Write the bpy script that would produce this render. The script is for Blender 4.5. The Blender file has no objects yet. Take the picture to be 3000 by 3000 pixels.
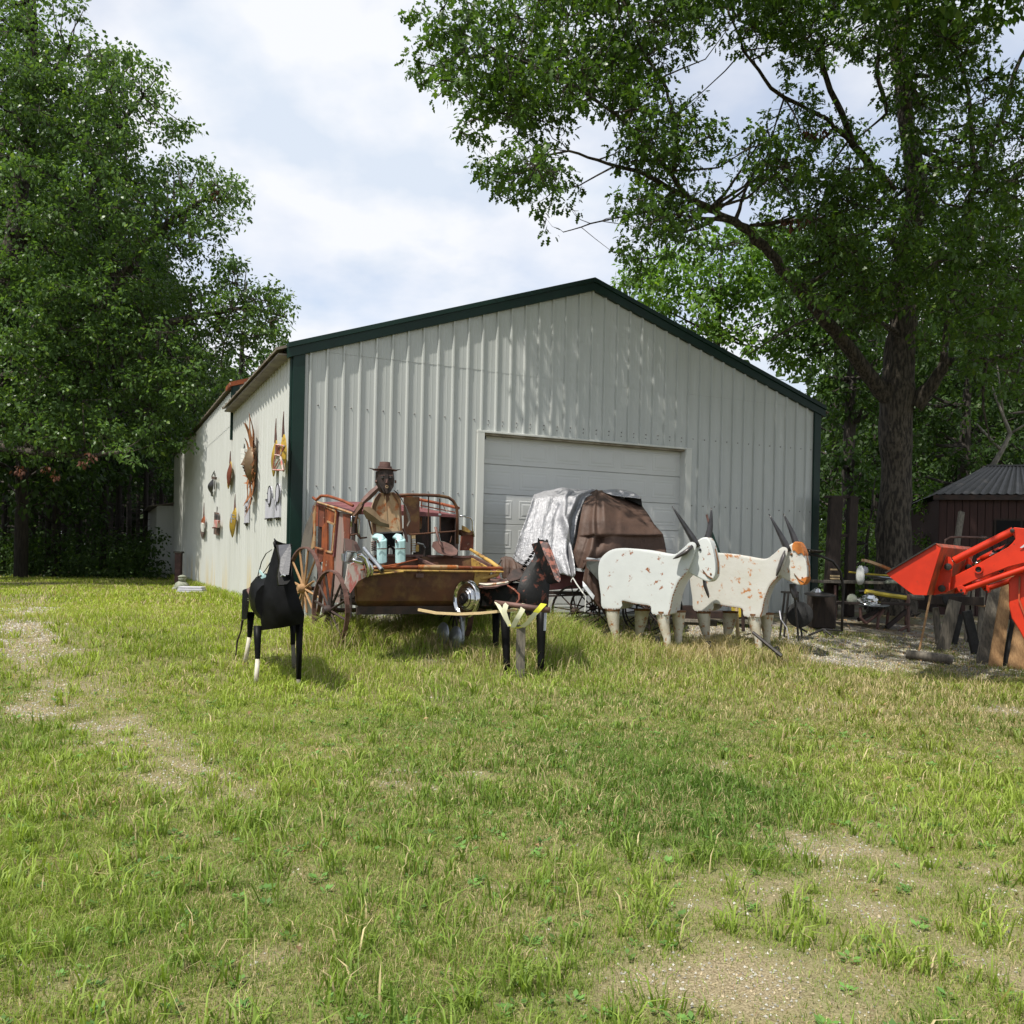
import bpy, math, random
import numpy as np
from mathutils import Vector, Matrix

# ---------------------------------------------------------------- camera, light, sky
SC = bpy.context.scene
COL = SC.collection
FPX, ROLL, CYP, EYE = 2652.0, 0.0205, 1640.0, 0.96      # focal length and horizon of the 3000 px photograph
cam_d = bpy.data.cameras.new("camera")
cam = bpy.data.objects.new("camera", cam_d)
COL.objects.link(cam)
cam_d.sensor_width = 36.0
cam_d.lens = 36.0 * FPX / 3000.0
cam_d.shift_y = (CYP - 1500.0) / 3000.0
cam_d.clip_start, cam_d.clip_end = 0.05, 3000.0
_c, _s = math.cos(ROLL), math.sin(ROLL)
cam.matrix_world = Matrix(((_c, -_s, 0, 0), (0, 0, -1, 0), (_s, _c, 0, EYE), (0, 0, 0, 1)))
SC.camera = cam

SUN_EL = math.radians(62)
SUN_H = Vector((-0.70, -0.714, 0)).normalized()         # horizontal direction towards the sun
SUN_DIR = Vector((SUN_H.x * math.cos(SUN_EL), SUN_H.y * math.cos(SUN_EL), math.sin(SUN_EL)))
sd = bpy.data.lights.new("sun", 'SUN')
sd.energy, sd.angle, sd.color = 5.0, math.radians(0.6), (1.0, 0.95, 0.86)
sun = bpy.data.objects.new("sun", sd)
COL.objects.link(sun)
sun.rotation_euler = SUN_DIR.to_track_quat('Z', 'Y').to_euler()

world = bpy.data.worlds.new("World")
SC.world = world
world.use_nodes = True
wt = world.node_tree
wt.nodes.clear()
def wn(t, **k):
    n = wt.nodes.new(t)
    for a, b in k.items(): setattr(n, a, b)
    return n
w_out = wn('ShaderNodeOutputWorld'); w_bg = wn('ShaderNodeBackground')
sky = wn('ShaderNodeTexSky', sky_type='NISHITA', sun_disc=False, sun_elevation=SUN_EL,
         sun_rotation=math.atan2(SUN_H.x, SUN_H.y), altitude=200.0, air_density=1.0, dust_density=0.7, ozone_density=1.0)
tc = wn('ShaderNodeTexCoord')
sep = wn('ShaderNodeSeparateXYZ'); wt.links.new(tc.outputs['Generated'], sep.inputs[0])
def wmath(op, a, b):
    n = wn('ShaderNodeMath', operation=op)
    for i, v in enumerate((a, b)):
        if v is None: continue
        if isinstance(v, (int, float)): n.inputs[i].default_value = v
        else: wt.links.new(v, n.inputs[i])
    return n.outputs[0]
den = wmath('ADD', wmath('MAXIMUM', sep.outputs[2], 0.0), 0.32)     # flat cloud deck seen in perspective
cx_ = wmath('DIVIDE', sep.outputs[0], den); cy_ = wmath('DIVIDE', sep.outputs[1], den)
cmb = wn('ShaderNodeCombineXYZ'); wt.links.new(cx_, cmb.inputs[0]); wt.links.new(cy_, cmb.inputs[1])
n1 = wn('ShaderNodeTexNoise'); n1.inputs['Scale'].default_value = 2.1; n1.inputs['Detail'].default_value = 6
n1.inputs['Roughness'].default_value = 0.52; n1.inputs['Distortion'].default_value = 0.15
mp = wn('ShaderNodeMapping'); mp.inputs['Location'].default_value = (3.7, 1.9, 0.0)
wt.links.new(cmb.outputs[0], mp.inputs[0]); wt.links.new(mp.outputs[0], n1.inputs['Vector'])
rp = wn('ShaderNodeValToRGB'); rp.color_ramp.elements[0].position = 0.36; rp.color_ramp.elements[1].position = 0.56
rp.color_ramp.elements[0].color = (0.52, 0.52, 0.52, 1)
wt.links.new(n1.outputs['Fac'], rp.inputs[0])
n2 = wn('ShaderNodeTexNoise'); n2.inputs['Scale'].default_value = 4.6; n2.inputs['Detail'].default_value = 5
wt.links.new(mp.outputs[0], n2.inputs['Vector'])
rp2 = wn('ShaderNodeValToRGB')                                       # grey undersides to white tops
rp2.color_ramp.elements[0].position = 0.36; rp2.color_ramp.elements[0].color = (0.74, 0.82, 0.94, 1)
rp2.color_ramp.elements[1].position = 0.55; rp2.color_ramp.elements[1].color = (0.95, 0.97, 1.02, 1)
wt.links.new(n2.outputs['Fac'], rp2.inputs[0])
sk = wn('ShaderNodeVectorMath', operation='SCALE'); sk.inputs['Scale'].default_value = 0.19
wt.links.new(sky.outputs[0], sk.inputs[0])
mx = wn('ShaderNodeMix', data_type='RGBA')
wt.links.new(rp.outputs[0], mx.inputs[0]); wt.links.new(sk.outputs[0], mx.inputs[6]); wt.links.new(rp2.outputs[0], mx.inputs[7])
wt.links.new(mx.outputs[2], w_bg.inputs[0]); w_bg.inputs[1].default_value = 0.79
wt.links.new(w_bg.outputs[0], w_out.inputs[0])
vs = SC.view_settings
vs.view_transform, vs.look, vs.exposure, vs.gamma, vs.use_curve_mapping = 'Standard', 'None', 0.35, 1.0, False
SC.cycles.max_bounces = 8
SC.cycles.transparent_max_bounces = 8
SC.cycles.sample_clamp_indirect = 4.0

rnd = random.Random(7)
npr = np.random.default_rng(11)

# ---------------------------------------------------------------- geometry helpers
O2 = Vector((-3.49, 14.184)); TH = 0.4335                # near corner of the barn and its bearing
U = Vector((math.cos(TH), math.sin(TH), 0)); V = Vector((-math.sin(TH), math.cos(TH), 0)); NF = -V
W, EAVE, APEX, WA, D1, D2, DH = 10.76, 4.27, 6.06, 5.34, 3.21, 7.50, 3.14

def P(px, py, D):
    dx, dy = px - 1500.0, py - CYP
    return Vector(((dx * _c + dy * _s) / FPX * D, D, EYE - (-dx * _s + dy * _c) / FPX * D))
def pix(p):
    X, Y = p[0] / p[1] * FPX, -(p[2] - EYE) / p[1] * FPX
    return (1500 + X * _c - Y * _s, CYP + X * _s + Y * _c)
def onplane(px, py, p0, n):
    o = Vector((0, 0, EYE)); d = P(px, py, 1.0) - o
    return o + d * ((Vector(p0) - o).dot(n) / d.dot(n))
def F3(w, out, z): return Vector((O2.x, O2.y, 0)) + U * w + NF * out + Vector((0, 0, z))
def S3(t, out, z): return Vector((O2.x, O2.y, 0)) + V * t - U * out + Vector((0, 0, z))
SA = np.array([-40, 0, 1, 2.5, 4.5, 7, 11, 30.0]); SZ = -np.array([0, 0, .05, .22, .46, .57, .64, .66])
def gz_np(x, y):
    s = (x - O2.x) * NF.x + (y - O2.y) * NF.y
    z = np.interp(s, SA, SZ)
    return z + 0.012 * np.sin(x * 1.7 + 0.6 * y) * np.cos(y * 1.3 - 0.4 * x) * np.clip(s, 0, 1) + 0.02 * np.sin(x * .43 + 1) * np.sin(y * .5) * np.clip(s, 0, 1)
def gz(x, y): return float(gz_np(np.array(x), np.array(y)))
def G(px, py):
    lo = 2.5
    D = lo
    while D < 120:
        p = P(px, py, D)
        if p.z <= gz(p.x, p.y): break
        D += 0.02 * D ** .5
    return Vector((p.x, p.y, gz(p.x, p.y)))

class MB:
    def __init__(s): s.v = []; s.f = []; s.m = []
    def add(s, vs_, fs_, mi=0):
        b = len(s.v); s.v += [tuple(q) for q in vs_]
        s.f += [tuple(b + i for i in f) for f in fs_]; s.m += [mi] * len(fs_)
        return s
    def box(s, c, size, ax=None, mi=0, bev=0):
        ax = ax or (Vector((1, 0, 0)), Vector((0, 1, 0)), Vector((0, 0, 1)))
        c = Vector(c); h = [d / 2 for d in size]
        vs_ = [c + ax[0] * (h[0] * i) + ax[1] * (h[1] * j) + ax[2] * (h[2] * k) for i in (-1, 1) for j in (-1, 1) for k in (-1, 1)]
        return s.add(vs_, [(0, 1, 3, 2), (4, 6, 7, 5), (0, 4, 5, 1), (2, 3, 7, 6), (0, 2, 6, 4), (1, 5, 7, 3)], mi)
    def beam(s, a, b, w, h, up=Vector((0, 0, 1)), mi=0):
        a, b = Vector(a), Vector(b); d = (b - a); L = d.length; d.normalize()
        x = d.cross(up)
        if x.length < 1e-3: x = d.cross(Vector((0, 1, 0)))
        x.normalize(); z = x.cross(d).normalized()
        return s.box((a + b) / 2, (L, w, h), (d, x, z), mi)
    def tube(s, pts, r, seg=8, mi=0, cap=True, sq=1.0):
        pts = [Vector(p) for p in pts]; n = len(pts)
        rs = r if isinstance(r, (list, tuple)) else [r] * n
        vs_ = []; prev = None
        for i, p in enumerate(pts):
            d = (pts[min(i + 1, n - 1)] - pts[max(i - 1, 0)]).normalized()
            if prev is None:
                a = d.cross(Vector((0, 0, 1)))
                if a.length < 1e-3: a = d.cross(Vector((1, 0, 0)))
            else: a = prev - d * prev.dot(d)
            a.normalize(); prev = a; b = d.cross(a)
            for k in range(seg):
                t = 2 * math.pi * k / seg
                vs_.append(p + (a * math.cos(t) + b * (math.sin(t) * sq)) * rs[i])
        fs_ = [(i * seg + k, i * seg + (k + 1) % seg, (i + 1) * seg + (k + 1) % seg, (i + 1) * seg + k) for i in range(n - 1) for k in range(seg)]
        if cap: fs_ += [tuple(range(seg))[::-1], tuple((n - 1) * seg + k for k in range(seg))]
        return s.add(vs_, fs_, mi)
    def prism(s, poly, ext, mi=0, bulge=0):
        """poly: 3D points of one face, ext: extrusion vector"""
        n = len(poly); poly = [Vector(p) for p in poly]
        a = poly; b = [p + ext for p in poly]
        return s.add(a + b, [tuple(range(n)), tuple(range(2 * n - 1, n - 1, -1))] + [(i, i + n, (i + 1) % n + n, (i + 1) % n) for i in range(n)], mi)
    def loft(s, secs, mi=0, cap=True):
        n = len(secs[0]); vs_ = [p for q in secs for p in q]
        fs_ = [(i * n + k, i * n + (k + 1) % n, (i + 1) * n + (k + 1) % n, (i + 1) * n + k) for i in range(len(secs) - 1) for k in range(n)]
        if cap: fs_ += [tuple(range(n))[::-1], tuple((len(secs) - 1) * n + k for k in range(n))]
        return s.add(vs_, fs_, mi)
    def lathe(s, c, axis, prof, seg=20, mi=0):
        c = Vector(c); axis = Vector(axis).normalized(); a = axis.orthogonal().normalized(); b = axis.cross(a)
        secs = [[c + axis * h + (a * math.cos(2 * math.pi * k / seg) + b * math.sin(2 * math.pi * k / seg)) * r for k in range(seg)] for r, h in prof]
        return s.loft(secs, mi)
    def ring(s, c, axis, R, w, th, seg=28, mi=0):
        return s._ring(c, axis, R, w, th, seg, mi)
    def _ring(s, c, axis, R, w, th, seg, mi):
        c = Vector(c); axis = Vector(axis).normalized(); a = Vector((0, 0, 1)); a = (a - axis * a.dot(axis)).normalized(); b = axis.cross(a)
        vs_ = []
        for k in range(seg):
            e = a * math.cos(2 * math.pi * k / seg) + b * math.sin(2 * math.pi * k / seg)
            for rr, hh in ((R, w / 2), (R, -w / 2), (R - th, -w / 2), (R - th, w / 2)): vs_.append(c + e * rr + axis * hh)
        fs_ = [(k * 4 + j, ((k + 1) % seg) * 4 + j, ((k + 1) % seg) * 4 + (j + 1) % 4, k * 4 + (j + 1) % 4) for k in range(seg) for j in range(4)]
        return s.add(vs_, fs_, mi)
    def grid(s, rows, mi=0):
        n = len(rows[0]); vs_ = [p for r in rows for p in r]
        return s.add(vs_, [(i * n + k, i * n + k + 1, (i + 1) * n + k + 1, (i + 1) * n + k) for i in range(len(rows) - 1) for k in range(n - 1)], mi)
    def build(s, name, mats, parent=None, smooth=False, bevel=0, loc=None, **tags):
        me = bpy.data.meshes.new(name)
        o = bpy.data.objects.new(name, me); COL.objects.link(o)
        base = Vector((0, 0, 0))
        q = parent
        while q is not None: base += q.location; q = q.parent
        if parent is None:
            xs = np.array(s.v)
            base = Vector(loc) if loc is not None else Vector((float(xs[:, 0].mean()), float(xs[:, 1].mean()), float(xs[:, 2].min())))
            o.location = base
        vv = [(a - base.x, b - base.y, c - base.z) for a, b, c in s.v]
        me.from_pydata(vv, [], s.f)
        if not isinstance(mats, (list, tuple)): mats = [mats]
        for m in mats: me.materials.append(m)
        if len(mats) > 1: me.polygons.foreach_set('material_index', s.m)
        if smooth:
            me.polygons.foreach_set('use_smooth', [True] * len(me.polygons))
            if smooth is not True:
                me.set_sharp_from_angle(angle=smooth)
                for pl in me.polygons:
                    if len(pl.vertices) > 14: pl.use_smooth = False
        if bevel:
            md = o.modifiers.new("bevel", 'BEVEL'); md.width = bevel; md.segments = 1; md.limit_method = 'ANGLE'; md.angle_limit = 0.6
        if parent is not None: o.parent = parent
        for k, v_ in tags.items(): o[k] = v_
        return o
def thing(name, loc, label, cat, group=None, kind=None):
    o = bpy.data.objects.new(name, None); COL.objects.link(o); o.location = loc
    o.empty_display_size = 0.2
    o['label'] = label; o['category'] = cat
    if group: o['group'] = group
    return o
def npmesh(name, verts, tris, mat, colors=None, parent=None, base=Vector((0, 0, 0)), smooth=False, **tags):
    me = bpy.data.meshes.new(name)
    off = Vector(base); q = parent
    nv, nt = len(verts), len(tris)
    me.vertices.add(nv); me.vertices.foreach_set('co', (verts - np.array(off)[None]).astype(np.float32).ravel())
    me.loops.add(nt * 3); me.loops.foreach_set('vertex_index', tris.astype(np.int32).ravel())
    me.polygons.add(nt); me.polygons.foreach_set('loop_start', np.arange(0, nt * 3, 3, dtype=np.int32))
    if colors is not None:
        at = me.color_attributes.new('Col', 'FLOAT_COLOR', 'POINT')
        at.data.foreach_set('color', colors.astype(np.float32).ravel())
    me.materials.append(mat)
    me.update(calc_edges=True)
    if smooth: me.polygons.foreach_set('use_smooth', [True] * nt)
    o = bpy.data.objects.new(name, me); COL.objects.link(o)
    if parent is not None: o.parent = parent
    else: o.location = off
    for k, v_ in tags.items(): o[k] = v_
    return o

# ---------------------------------------------------------------- materials
class NT:
    def __init__(s, name):
        s.m = bpy.data.materials.new(name); s.m.use_nodes = True; s.t = s.m.node_tree
        s.b = s.t.nodes['Principled BSDF']; s.tc = s.n('ShaderNodeTexCoord')
    def n(s, t, **k):
        n = s.t.nodes.new(t)
        for a, b in k.items(): setattr(n, a, b)
        return n
    def l(s, a, b): s.t.links.new(a, b)
    def noise(s, scale, detail=4, rough=.55, vec=None, stretch=None, dist=0):
        n = s.n('ShaderNodeTexNoise'); n.inputs['Scale'].default_value = scale; n.inputs['Detail'].default_value = detail
        n.inputs['Roughness'].default_value = rough; n.inputs['Distortion'].default_value = dist
        v_ = vec or s.tc.outputs['Object']
        if stretch:
            m = s.n('ShaderNodeMapping'); m.inputs['Scale'].default_value = stretch; s.l(v_, m.inputs[0]); v_ = m.outputs[0]
        s.l(v_, n.inputs['Vector']); return n.outputs['Fac']
    def ramp(s, fac, lo, hi, a=(0, 0, 0), b=(1, 1, 1)):
        r = s.n('ShaderNodeValToRGB'); e = r.color_ramp.elements
        e[0].position, e[1].position = lo, hi; e[0].color = (*a, 1); e[1].color = (*b, 1)
        s.l(fac, r.inputs[0]); return r.outputs[0]
    def mix(s, fac, a, b, mode='MIX'):
        m = s.n('ShaderNodeMix', data_type='RGBA', blend_type=mode)
        for i, v_ in ((0, fac), (6, a), (7, b)):
            if isinstance(v_, (int, float)): m.inputs[i].default_value = v_
            elif isinstance(v_, tuple): m.inputs[i].default_value = (*v_, 1)
            else: s.l(v_, m.inputs[i])
        return m.outputs[2]
    def bump(s, fac, st, d=0.01):
        b = s.n('ShaderNodeBump'); b.inputs['Strength'].default_value = st; b.inputs['Distance'].default_value = d
        s.l(fac, b.inputs['Height']); s.l(b.outputs[0], s.b.inputs['Normal'])
    def fin(s, col, rough=.6, metal=0.0, spec=.5):
        if isinstance(col, tuple): s.b.inputs['Base Color'].default_value = (*col, 1)
        else: s.l(col, s.b.inputs['Base Color'])
        for k, v_ in (('Roughness', rough), ('Metallic', metal)):
            if isinstance(v_, (int, float)): s.b.inputs[k].default_value = v_
            else: s.l(v_, s.b.inputs[k])
        s.b.inputs['Specular IOR Level'].default_value = spec
        return s.m
def two(name, a, b, scale=8, lo=.4, hi=.6, rough=.6, metal=0, bump=.2, stretch=None, c=None, clo=.55, chi=.65, cs=25, spec=.5, bd=.01):
    """two-tone surface with an optional third tone of spots"""
    t = NT(name)
    col = t.mix(t.ramp(t.noise(scale, 5, stretch=stretch), lo, hi), a, b)
    if c: col = t.mix(t.ramp(t.noise(cs, 5, .65), clo, chi), col, c)
    if bump: t.bump(t.noise(scale * 5, 4, stretch=stretch), bump, bd)
    return t.fin(col, rough, metal, spec)
M = {}
M['white_siding'] = two('white_painted_metal_siding', (.58, .59, .56), (.52, .53, .50), 1.3, .35, .7, .42, 0, .05, (3, 3, .5), spec=.5)
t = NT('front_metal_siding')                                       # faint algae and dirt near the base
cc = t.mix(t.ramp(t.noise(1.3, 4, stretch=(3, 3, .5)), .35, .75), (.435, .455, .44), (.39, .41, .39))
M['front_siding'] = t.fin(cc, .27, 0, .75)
t = NT('side_metal_siding')
geo = t.n('ShaderNodeNewGeometry'); sp = t.n('ShaderNodeSeparateXYZ'); t.l(geo.outputs['Position'], sp.inputs[0])
cc = t.mix(t.ramp(t.noise(1.2, 4, stretch=(2, 2, .3)), .35, .7), (.56, .57, .54), (.51, .52, .485))
zr = t.ramp(sp.outputs[2], .05, 1.5, (1, 1, 1), (0, 0, 0))
st_ = t.mix(1.0, t.ramp(t.noise(1.1, 3, .5, vec=geo.outputs['Position'], stretch=(1, 1, .12)), .53, .62), zr, 'MULTIPLY')
cc = t.mix(st_, cc, (.55, .43, .20))
M['side_siding'] = t.fin(cc, .30, 0, .7)
M['green_trim'] = two('dark_green_trim', (.004, .020, .015), (.005, .025, .018), 3, rough=.4, bump=.03, spec=.3)
M['door_white'] = two('white_garage_door', (.59, .60, .59), (.545, .555, .545), 1.5, .3, .7, .5, 0, .03)
M['soffit'] = two('stained_soffit', (.30, .27, .21), (.20, .17, .12), 5, rough=.8)
M['roof_metal'] = two('weathered_roof_underside', (.20, .17, .13), (.13, .10, .08), 4, rough=.6, stretch=(1, 1, 1))
M['screw'] = two('screw_steel', (.12, .12, .12), (.2, .19, .18), 20, rough=.5, bump=0)
M['rust_red'] = two('red_rust', (.20, .045, .018), (.10, .03, .018), 4, .35, .65, .75, .1, .3, c=(.42, .30, .22), clo=.62, chi=.68, cs=9)
M['rust_orange'] = two('orange_rust', (.27, .065, .014), (.13, .032, .012), 6, .35, .65, .75, .1, .3, c=(.42, .36, .27), clo=.64, chi=.7, cs=7)
M['rust_brown'] = two('brown_rusted_steel', (.105, .038, .014), (.06, .024, .012), 3.5, .35, .65, .7, .1, .25, c=(.13, .07, .022), clo=.5, chi=.66, cs=5)
M['rust_dull'] = two('mauve_rusted_iron', (.16, .085, .07), (.09, .05, .042), 7, .4, .6, .65, .3, .3)
M['rust_dark'] = two('dark_rust', (.045, .025, .02), (.022, .015, .013), 9, .4, .6, .7, .2, .3)
M['maroon'] = two('faded_maroon_sheet', (.12, .03, .035), (.18, .06, .06), 5, rough=.6, bump=.1)
M['pink_peel'] = two('peeling_pink_paint', (.48, .14, .12), (.50, .42, .38), 14, .45, .55, .6, 0, .35, stretch=(1, 1, .35))
M['greypink'] = two('weathered_grey_pink_boards', (.28, .17, .15), (.20, .16, .14), 6, .4, .6, .8, 0, .3, stretch=(3, 3, .4))
M['grey_rusty'] = two('grey_rusty_sheet', (.17, .15, .13), (.12, .105, .095), 5, .4, .65, .55, .3, .15, c=(.28, .12, .06), clo=.62, chi=.7, cs=9)
M['yellow_paint'] = two('faded_yellow_paint', (.42, .27, .06), (.30, .18, .05), 6, rough=.55, c=(.12, .05, .02), clo=.54, chi=.64, cs=12)
M['cream_rust'] = two('cream_and_rust_shirt_steel', (.42, .30, .18), (.33, .20, .10), 5, .4, .6, .5, .15, .08, (1, 1, .4), c=(.34, .10, .02), clo=.50, chi=.60, cs=6)
M['blue_paint'] = two('pale_blue_paint', (.34, .52, .53), (.40, .58, .58), 8, rough=.45, bump=.15, c=(.20, .12, .07), clo=.72, chi=.76, cs=18)
M['black_paint'] = two('glossy_black_paint', (.004, .004, .004), (.007, .007, .0075), 7, rough=.45, bump=.12, spec=.10)
M['grey_black'] = two('grey_and_sunlit_black_paint', (.055, .055, .062), (.04, .04, .046), 9, rough=.33, bump=.15)
M['black_rusty'] = two('black_paint_with_rust', (.006, .006, .006), (.009, .009, .009), 6, rough=.55, spec=.2, bump=.4, c=(.11, .038, .026), clo=.57, chi=.64, cs=9)
M['face_rusty'] = two('peeled_red_brown_face', (.03, .014, .012), (.05, .02, .016), 6, rough=.6, bump=.4, c=(.22, .075, .05), clo=.52, chi=.6, cs=12)
M['iron'] = two('dark_iron', (.02, .019, .018), (.035, .03, .028), 12, rough=.55, metal=.4, bump=.2)
M['chrome'] = two('worn_chrome', (.62, .62, .62), (.5, .5, .49), 6, rough=.14, metal=1, bump=.04)
M['galv'] = two('galvanised_pipe', (.42, .44, .46), (.32, .34, .36), 14, rough=.3, metal=.8, bump=.05)
M['ox_white'] = two('chalky_white_paint_with_rust', (.57, .59, .58), (.52, .54, .53), 3, .3, .7, .5, 0, .10, c=(.25, .085, .025), clo=.62, chi=.67, cs=10, bd=.02)
M['ox_white2'] = two('cream_white_paint_with_rust_streaks', (.56, .55, .52), (.50, .49, .44), 3, .3, .7, .5, 0, .10, c=(.42, .17, .05), clo=.585, chi=.66, cs=11, bd=.03)
M['ox_leg'] = two('rust_streaked_white_leg', (.56, .54, .47), (.44, .39, .29), 8, .35, .65, .6, 0, .3, c=(.30, .12, .03), clo=.56, chi=.64, cs=12)
M['orange_face'] = two('orange_brown_forehead_patch', (.50, .17, .03), (.40, .12, .02), 8, rough=.5)
M['weld'] = two('rusted_weld_seam', (.22, .09, .03), (.10, .05, .02), 40, rough=.7, bump=.5)
M['horn'] = two('horn_black', (.018, .017, .018), (.035, .033, .035), 10, rough=.3, bump=.1)
M['ear'] = two('dark_grey_ear', (.06, .055, .055), (.10, .09, .09), 6, rough=.35, metal=.4)
t = NT('silver_tarp')
cc = t.mix(t.ramp(t.noise(22, 6, .65), .35, .65), (.44, .44, .46), (.30, .30, .315))
b1 = t.n('ShaderNodeMath', operation='ADD'); t.l(t.noise(16, 6, .6, dist=1.6, stretch=(1.6, 1.6, .7)), b1.inputs[0]); t.l(t.noise(5, 4, stretch=(2.5, 2.5, .4)), b1.inputs[1])
t.bump(b1.outputs[0], .5, .05); M['silver_tarp'] = t.fin(cc, .44, .4, .4)
t = NT('brown_tarp')
cc = t.mix(t.ramp(t.noise(5, 4), .35, .65), (.078, .045, .032), (.056, .033, .024))
t.bump(t.noise(9, 6, .6, dist=.6), .5, .03); M['brown_tarp'] = t.fin(cc, .62, 0, .35)
M['tarp_hem'] = two('white_tarp_hem', (.5, .52, .54), (.4, .42, .44), 20, rough=.5)
M['tarp_olive'] = two('dull_green_tarp_underside', (.05, .055, .045), (.035, .04, .035), 8, rough=.5)
M['tractor'] = two('orange_red_tractor_paint', (.55, .028, .006), (.44, .022, .005), 3, rough=.42, bump=.03, spec=.4, c=(.20, .035, .015), clo=.64, chi=.72, cs=16)
M['tractor_worn'] = two('worn_orange_bucket_steel', (.42, .06, .015), (.20, .05, .02), 7, rough=.6, bump=.15)
M['rubber'] = two('black_rubber', (.012, .012, .012), (.02, .02, .02), 15, rough=.8)
M['wood_grey'] = two('weathered_grey_wood', (.16, .14, .11), (.09, .08, .065), 6, rough=.85, stretch=(6, 6, 1), bump=.4)
M['wood_tan'] = two('tan_plank', (.34, .20, .09), (.25, .14, .06), 6, rough=.8, stretch=(9, 9, .8), bump=.25)
M['wood_pale'] = two('pale_new_wood', (.62, .47, .26), (.52, .38, .20), 8, rough=.7, stretch=(1, 8, 8))
M['wood_dark'] = two('dark_brown_timber', (.022, .015, .012), (.035, .024, .018), 5, rough=.9, stretch=(6, 6, 1), bump=.4)
M['wood_red'] = two('dark_red_board_wall', (.040, .014, .011), (.028, .010, .008), 5, rough=.8, stretch=(8, 8, .5), bump=.3)
M['shed_roof'] = two('grey_metal_shed_roof', (.05, .047, .044), (.036, .034, .032), 6, rough=.5, bump=.1)
M['dark_glass'] = two('dark_window', (.004, .004, .005), (.007, .007, .008), 2, rough=.5, bump=0, spec=.1)
M['yellow_bright'] = two('yellow_painted_pole', (.55, .42, .04), (.42, .32, .04), 8, rough=.5)
M['ribbon'] = two('white_and_yellow_ribbon', (.68, .68, .50), (.62, .60, .40), 3, .35, .65, .35, 0, .02)
M['ribbon_y'] = two('bright_yellow_ribbon', (.70, .68, .03), (.62, .62, .10), 3, rough=.35, bump=0)
M['stone'] = two('grey_cast_stone', (.26, .27, .22), (.18, .20, .15), 14, rough=.9, bump=.5)
M['plaque'] = two('pale_grey_sign_board', (.47, .47, .52), (.43, .43, .48), 5, rough=.5, bump=.02)
M['ink'] = two('black_print', (.02, .02, .03), (.03, .03, .04), 5, rough=.5, bump=0)
M['white_plain'] = two('white_painted_metal', (.74, .74, .70), (.68, .68, .64), 5, rough=.5)
M['art_yellow'] = two('mustard_painted_steel', (.40, .27, .03), (.30, .19, .03), 5, rough=.5, c=(.14, .06, .03), clo=.6, chi=.7, cs=8)
M['art_bronze'] = two('bronze_brown_face_metal', (.16, .11, .06), (.12, .075, .04), 5, rough=.5, metal=.3, c=(.20, .07, .04), clo=.56, chi=.66, cs=5)
M['art_flame'] = two('orange_rust_flame_metal', (.36, .14, .05), (.20, .08, .03), 9, rough=.6, bump=.2)
M['art_grey'] = two('grey_brown_scrap_metal', (.16, .13, .12), (.10, .08, .075), 14, rough=.5, metal=.3, c=(.35, .16, .10), clo=.55, chi=.62, cs=16)
M['art_mirror'] = two('pale_iridescent_glass', (.42, .50, .46), (.40, .33, .20), 7, .45, .55, .2, 0, 0)
M['rope'] = two('white_rope', (.6, .6, .57), (.5, .5, .47), 30, rough=.8)
M['bark'] = two('rough_grey_oak_bark', (.15, .125, .095), (.035, .028, .022), 9, .40, .58, .95, 0, 1.0, stretch=(2.6, 2.6, .6), bd=.07)
M['bark_dark'] = two('dark_forest_bark', (.060, .050, .042), (.030, .026, .022), 8, .4, .6, .95, 0, .6, stretch=(3, 3, .5), bd=.03)
M['bark_pale'] = two('pale_dead_wood', (.22, .20, .17), (.13, .12, .10), 10, rough=.9, bump=.3)
def leafmat(name, mul=(1, 1, 1), tr=.35, rough=.36):
    m = bpy.data.materials.new(name); m.use_nodes = True; t_ = m.node_tree; b = t_.nodes['Principled BSDF']; out = t_.nodes['Material Output']
    a = t_.nodes.new('ShaderNodeVertexColor'); a.layer_name = 'Col'
    mm = t_.nodes.new('ShaderNodeMix'); mm.data_type = 'RGBA'; mm.blend_type = 'MULTIPLY'; mm.inputs[0].default_value = 1; mm.inputs[7].default_value = (*mul, 1)
    t_.links.new(a.outputs[0], mm.inputs[6]); t_.links.new(mm.outputs[2], b.inputs['Base Color'])
    b.inputs['Roughness'].default_value = rough; b.inputs['Specular IOR Level'].default_value = .22
    tb = t_.nodes.new('ShaderNodeBsdfTranslucent')
    m2 = t_.nodes.new('ShaderNodeMix'); m2.data_type = 'RGBA'; m2.blend_type = 'MULTIPLY'; m2.inputs[0].default_value = 1; m2.inputs[7].default_value = (1.6, 1.7, .7, 1)
    t_.links.new(mm.outputs[2], m2.inputs[6]); t_.links.new(m2.outputs[2], tb.inputs[0])
    ms = t_.nodes.new('ShaderNodeMixShader'); ms.inputs[0].default_value = tr
    t_.links.new(b.outputs[0], ms.inputs[1]); t_.links.new(tb.outputs[0], ms.inputs[2]); t_.links.new(ms.outputs[0], out.inputs[0])
    return m
M['leaf'] = leafmat('oak_leaves', (.9, .9, .9)); M['leaf_far'] = leafmat('forest_leaves', tr=.35, rough=.5)
M['grass'] = leafmat('grass_blades', (.98, .96, .98), tr=.25, rough=.55)
M['litter'] = leafmat('dry_leaves', tr=.1, rough=.7)
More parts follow.
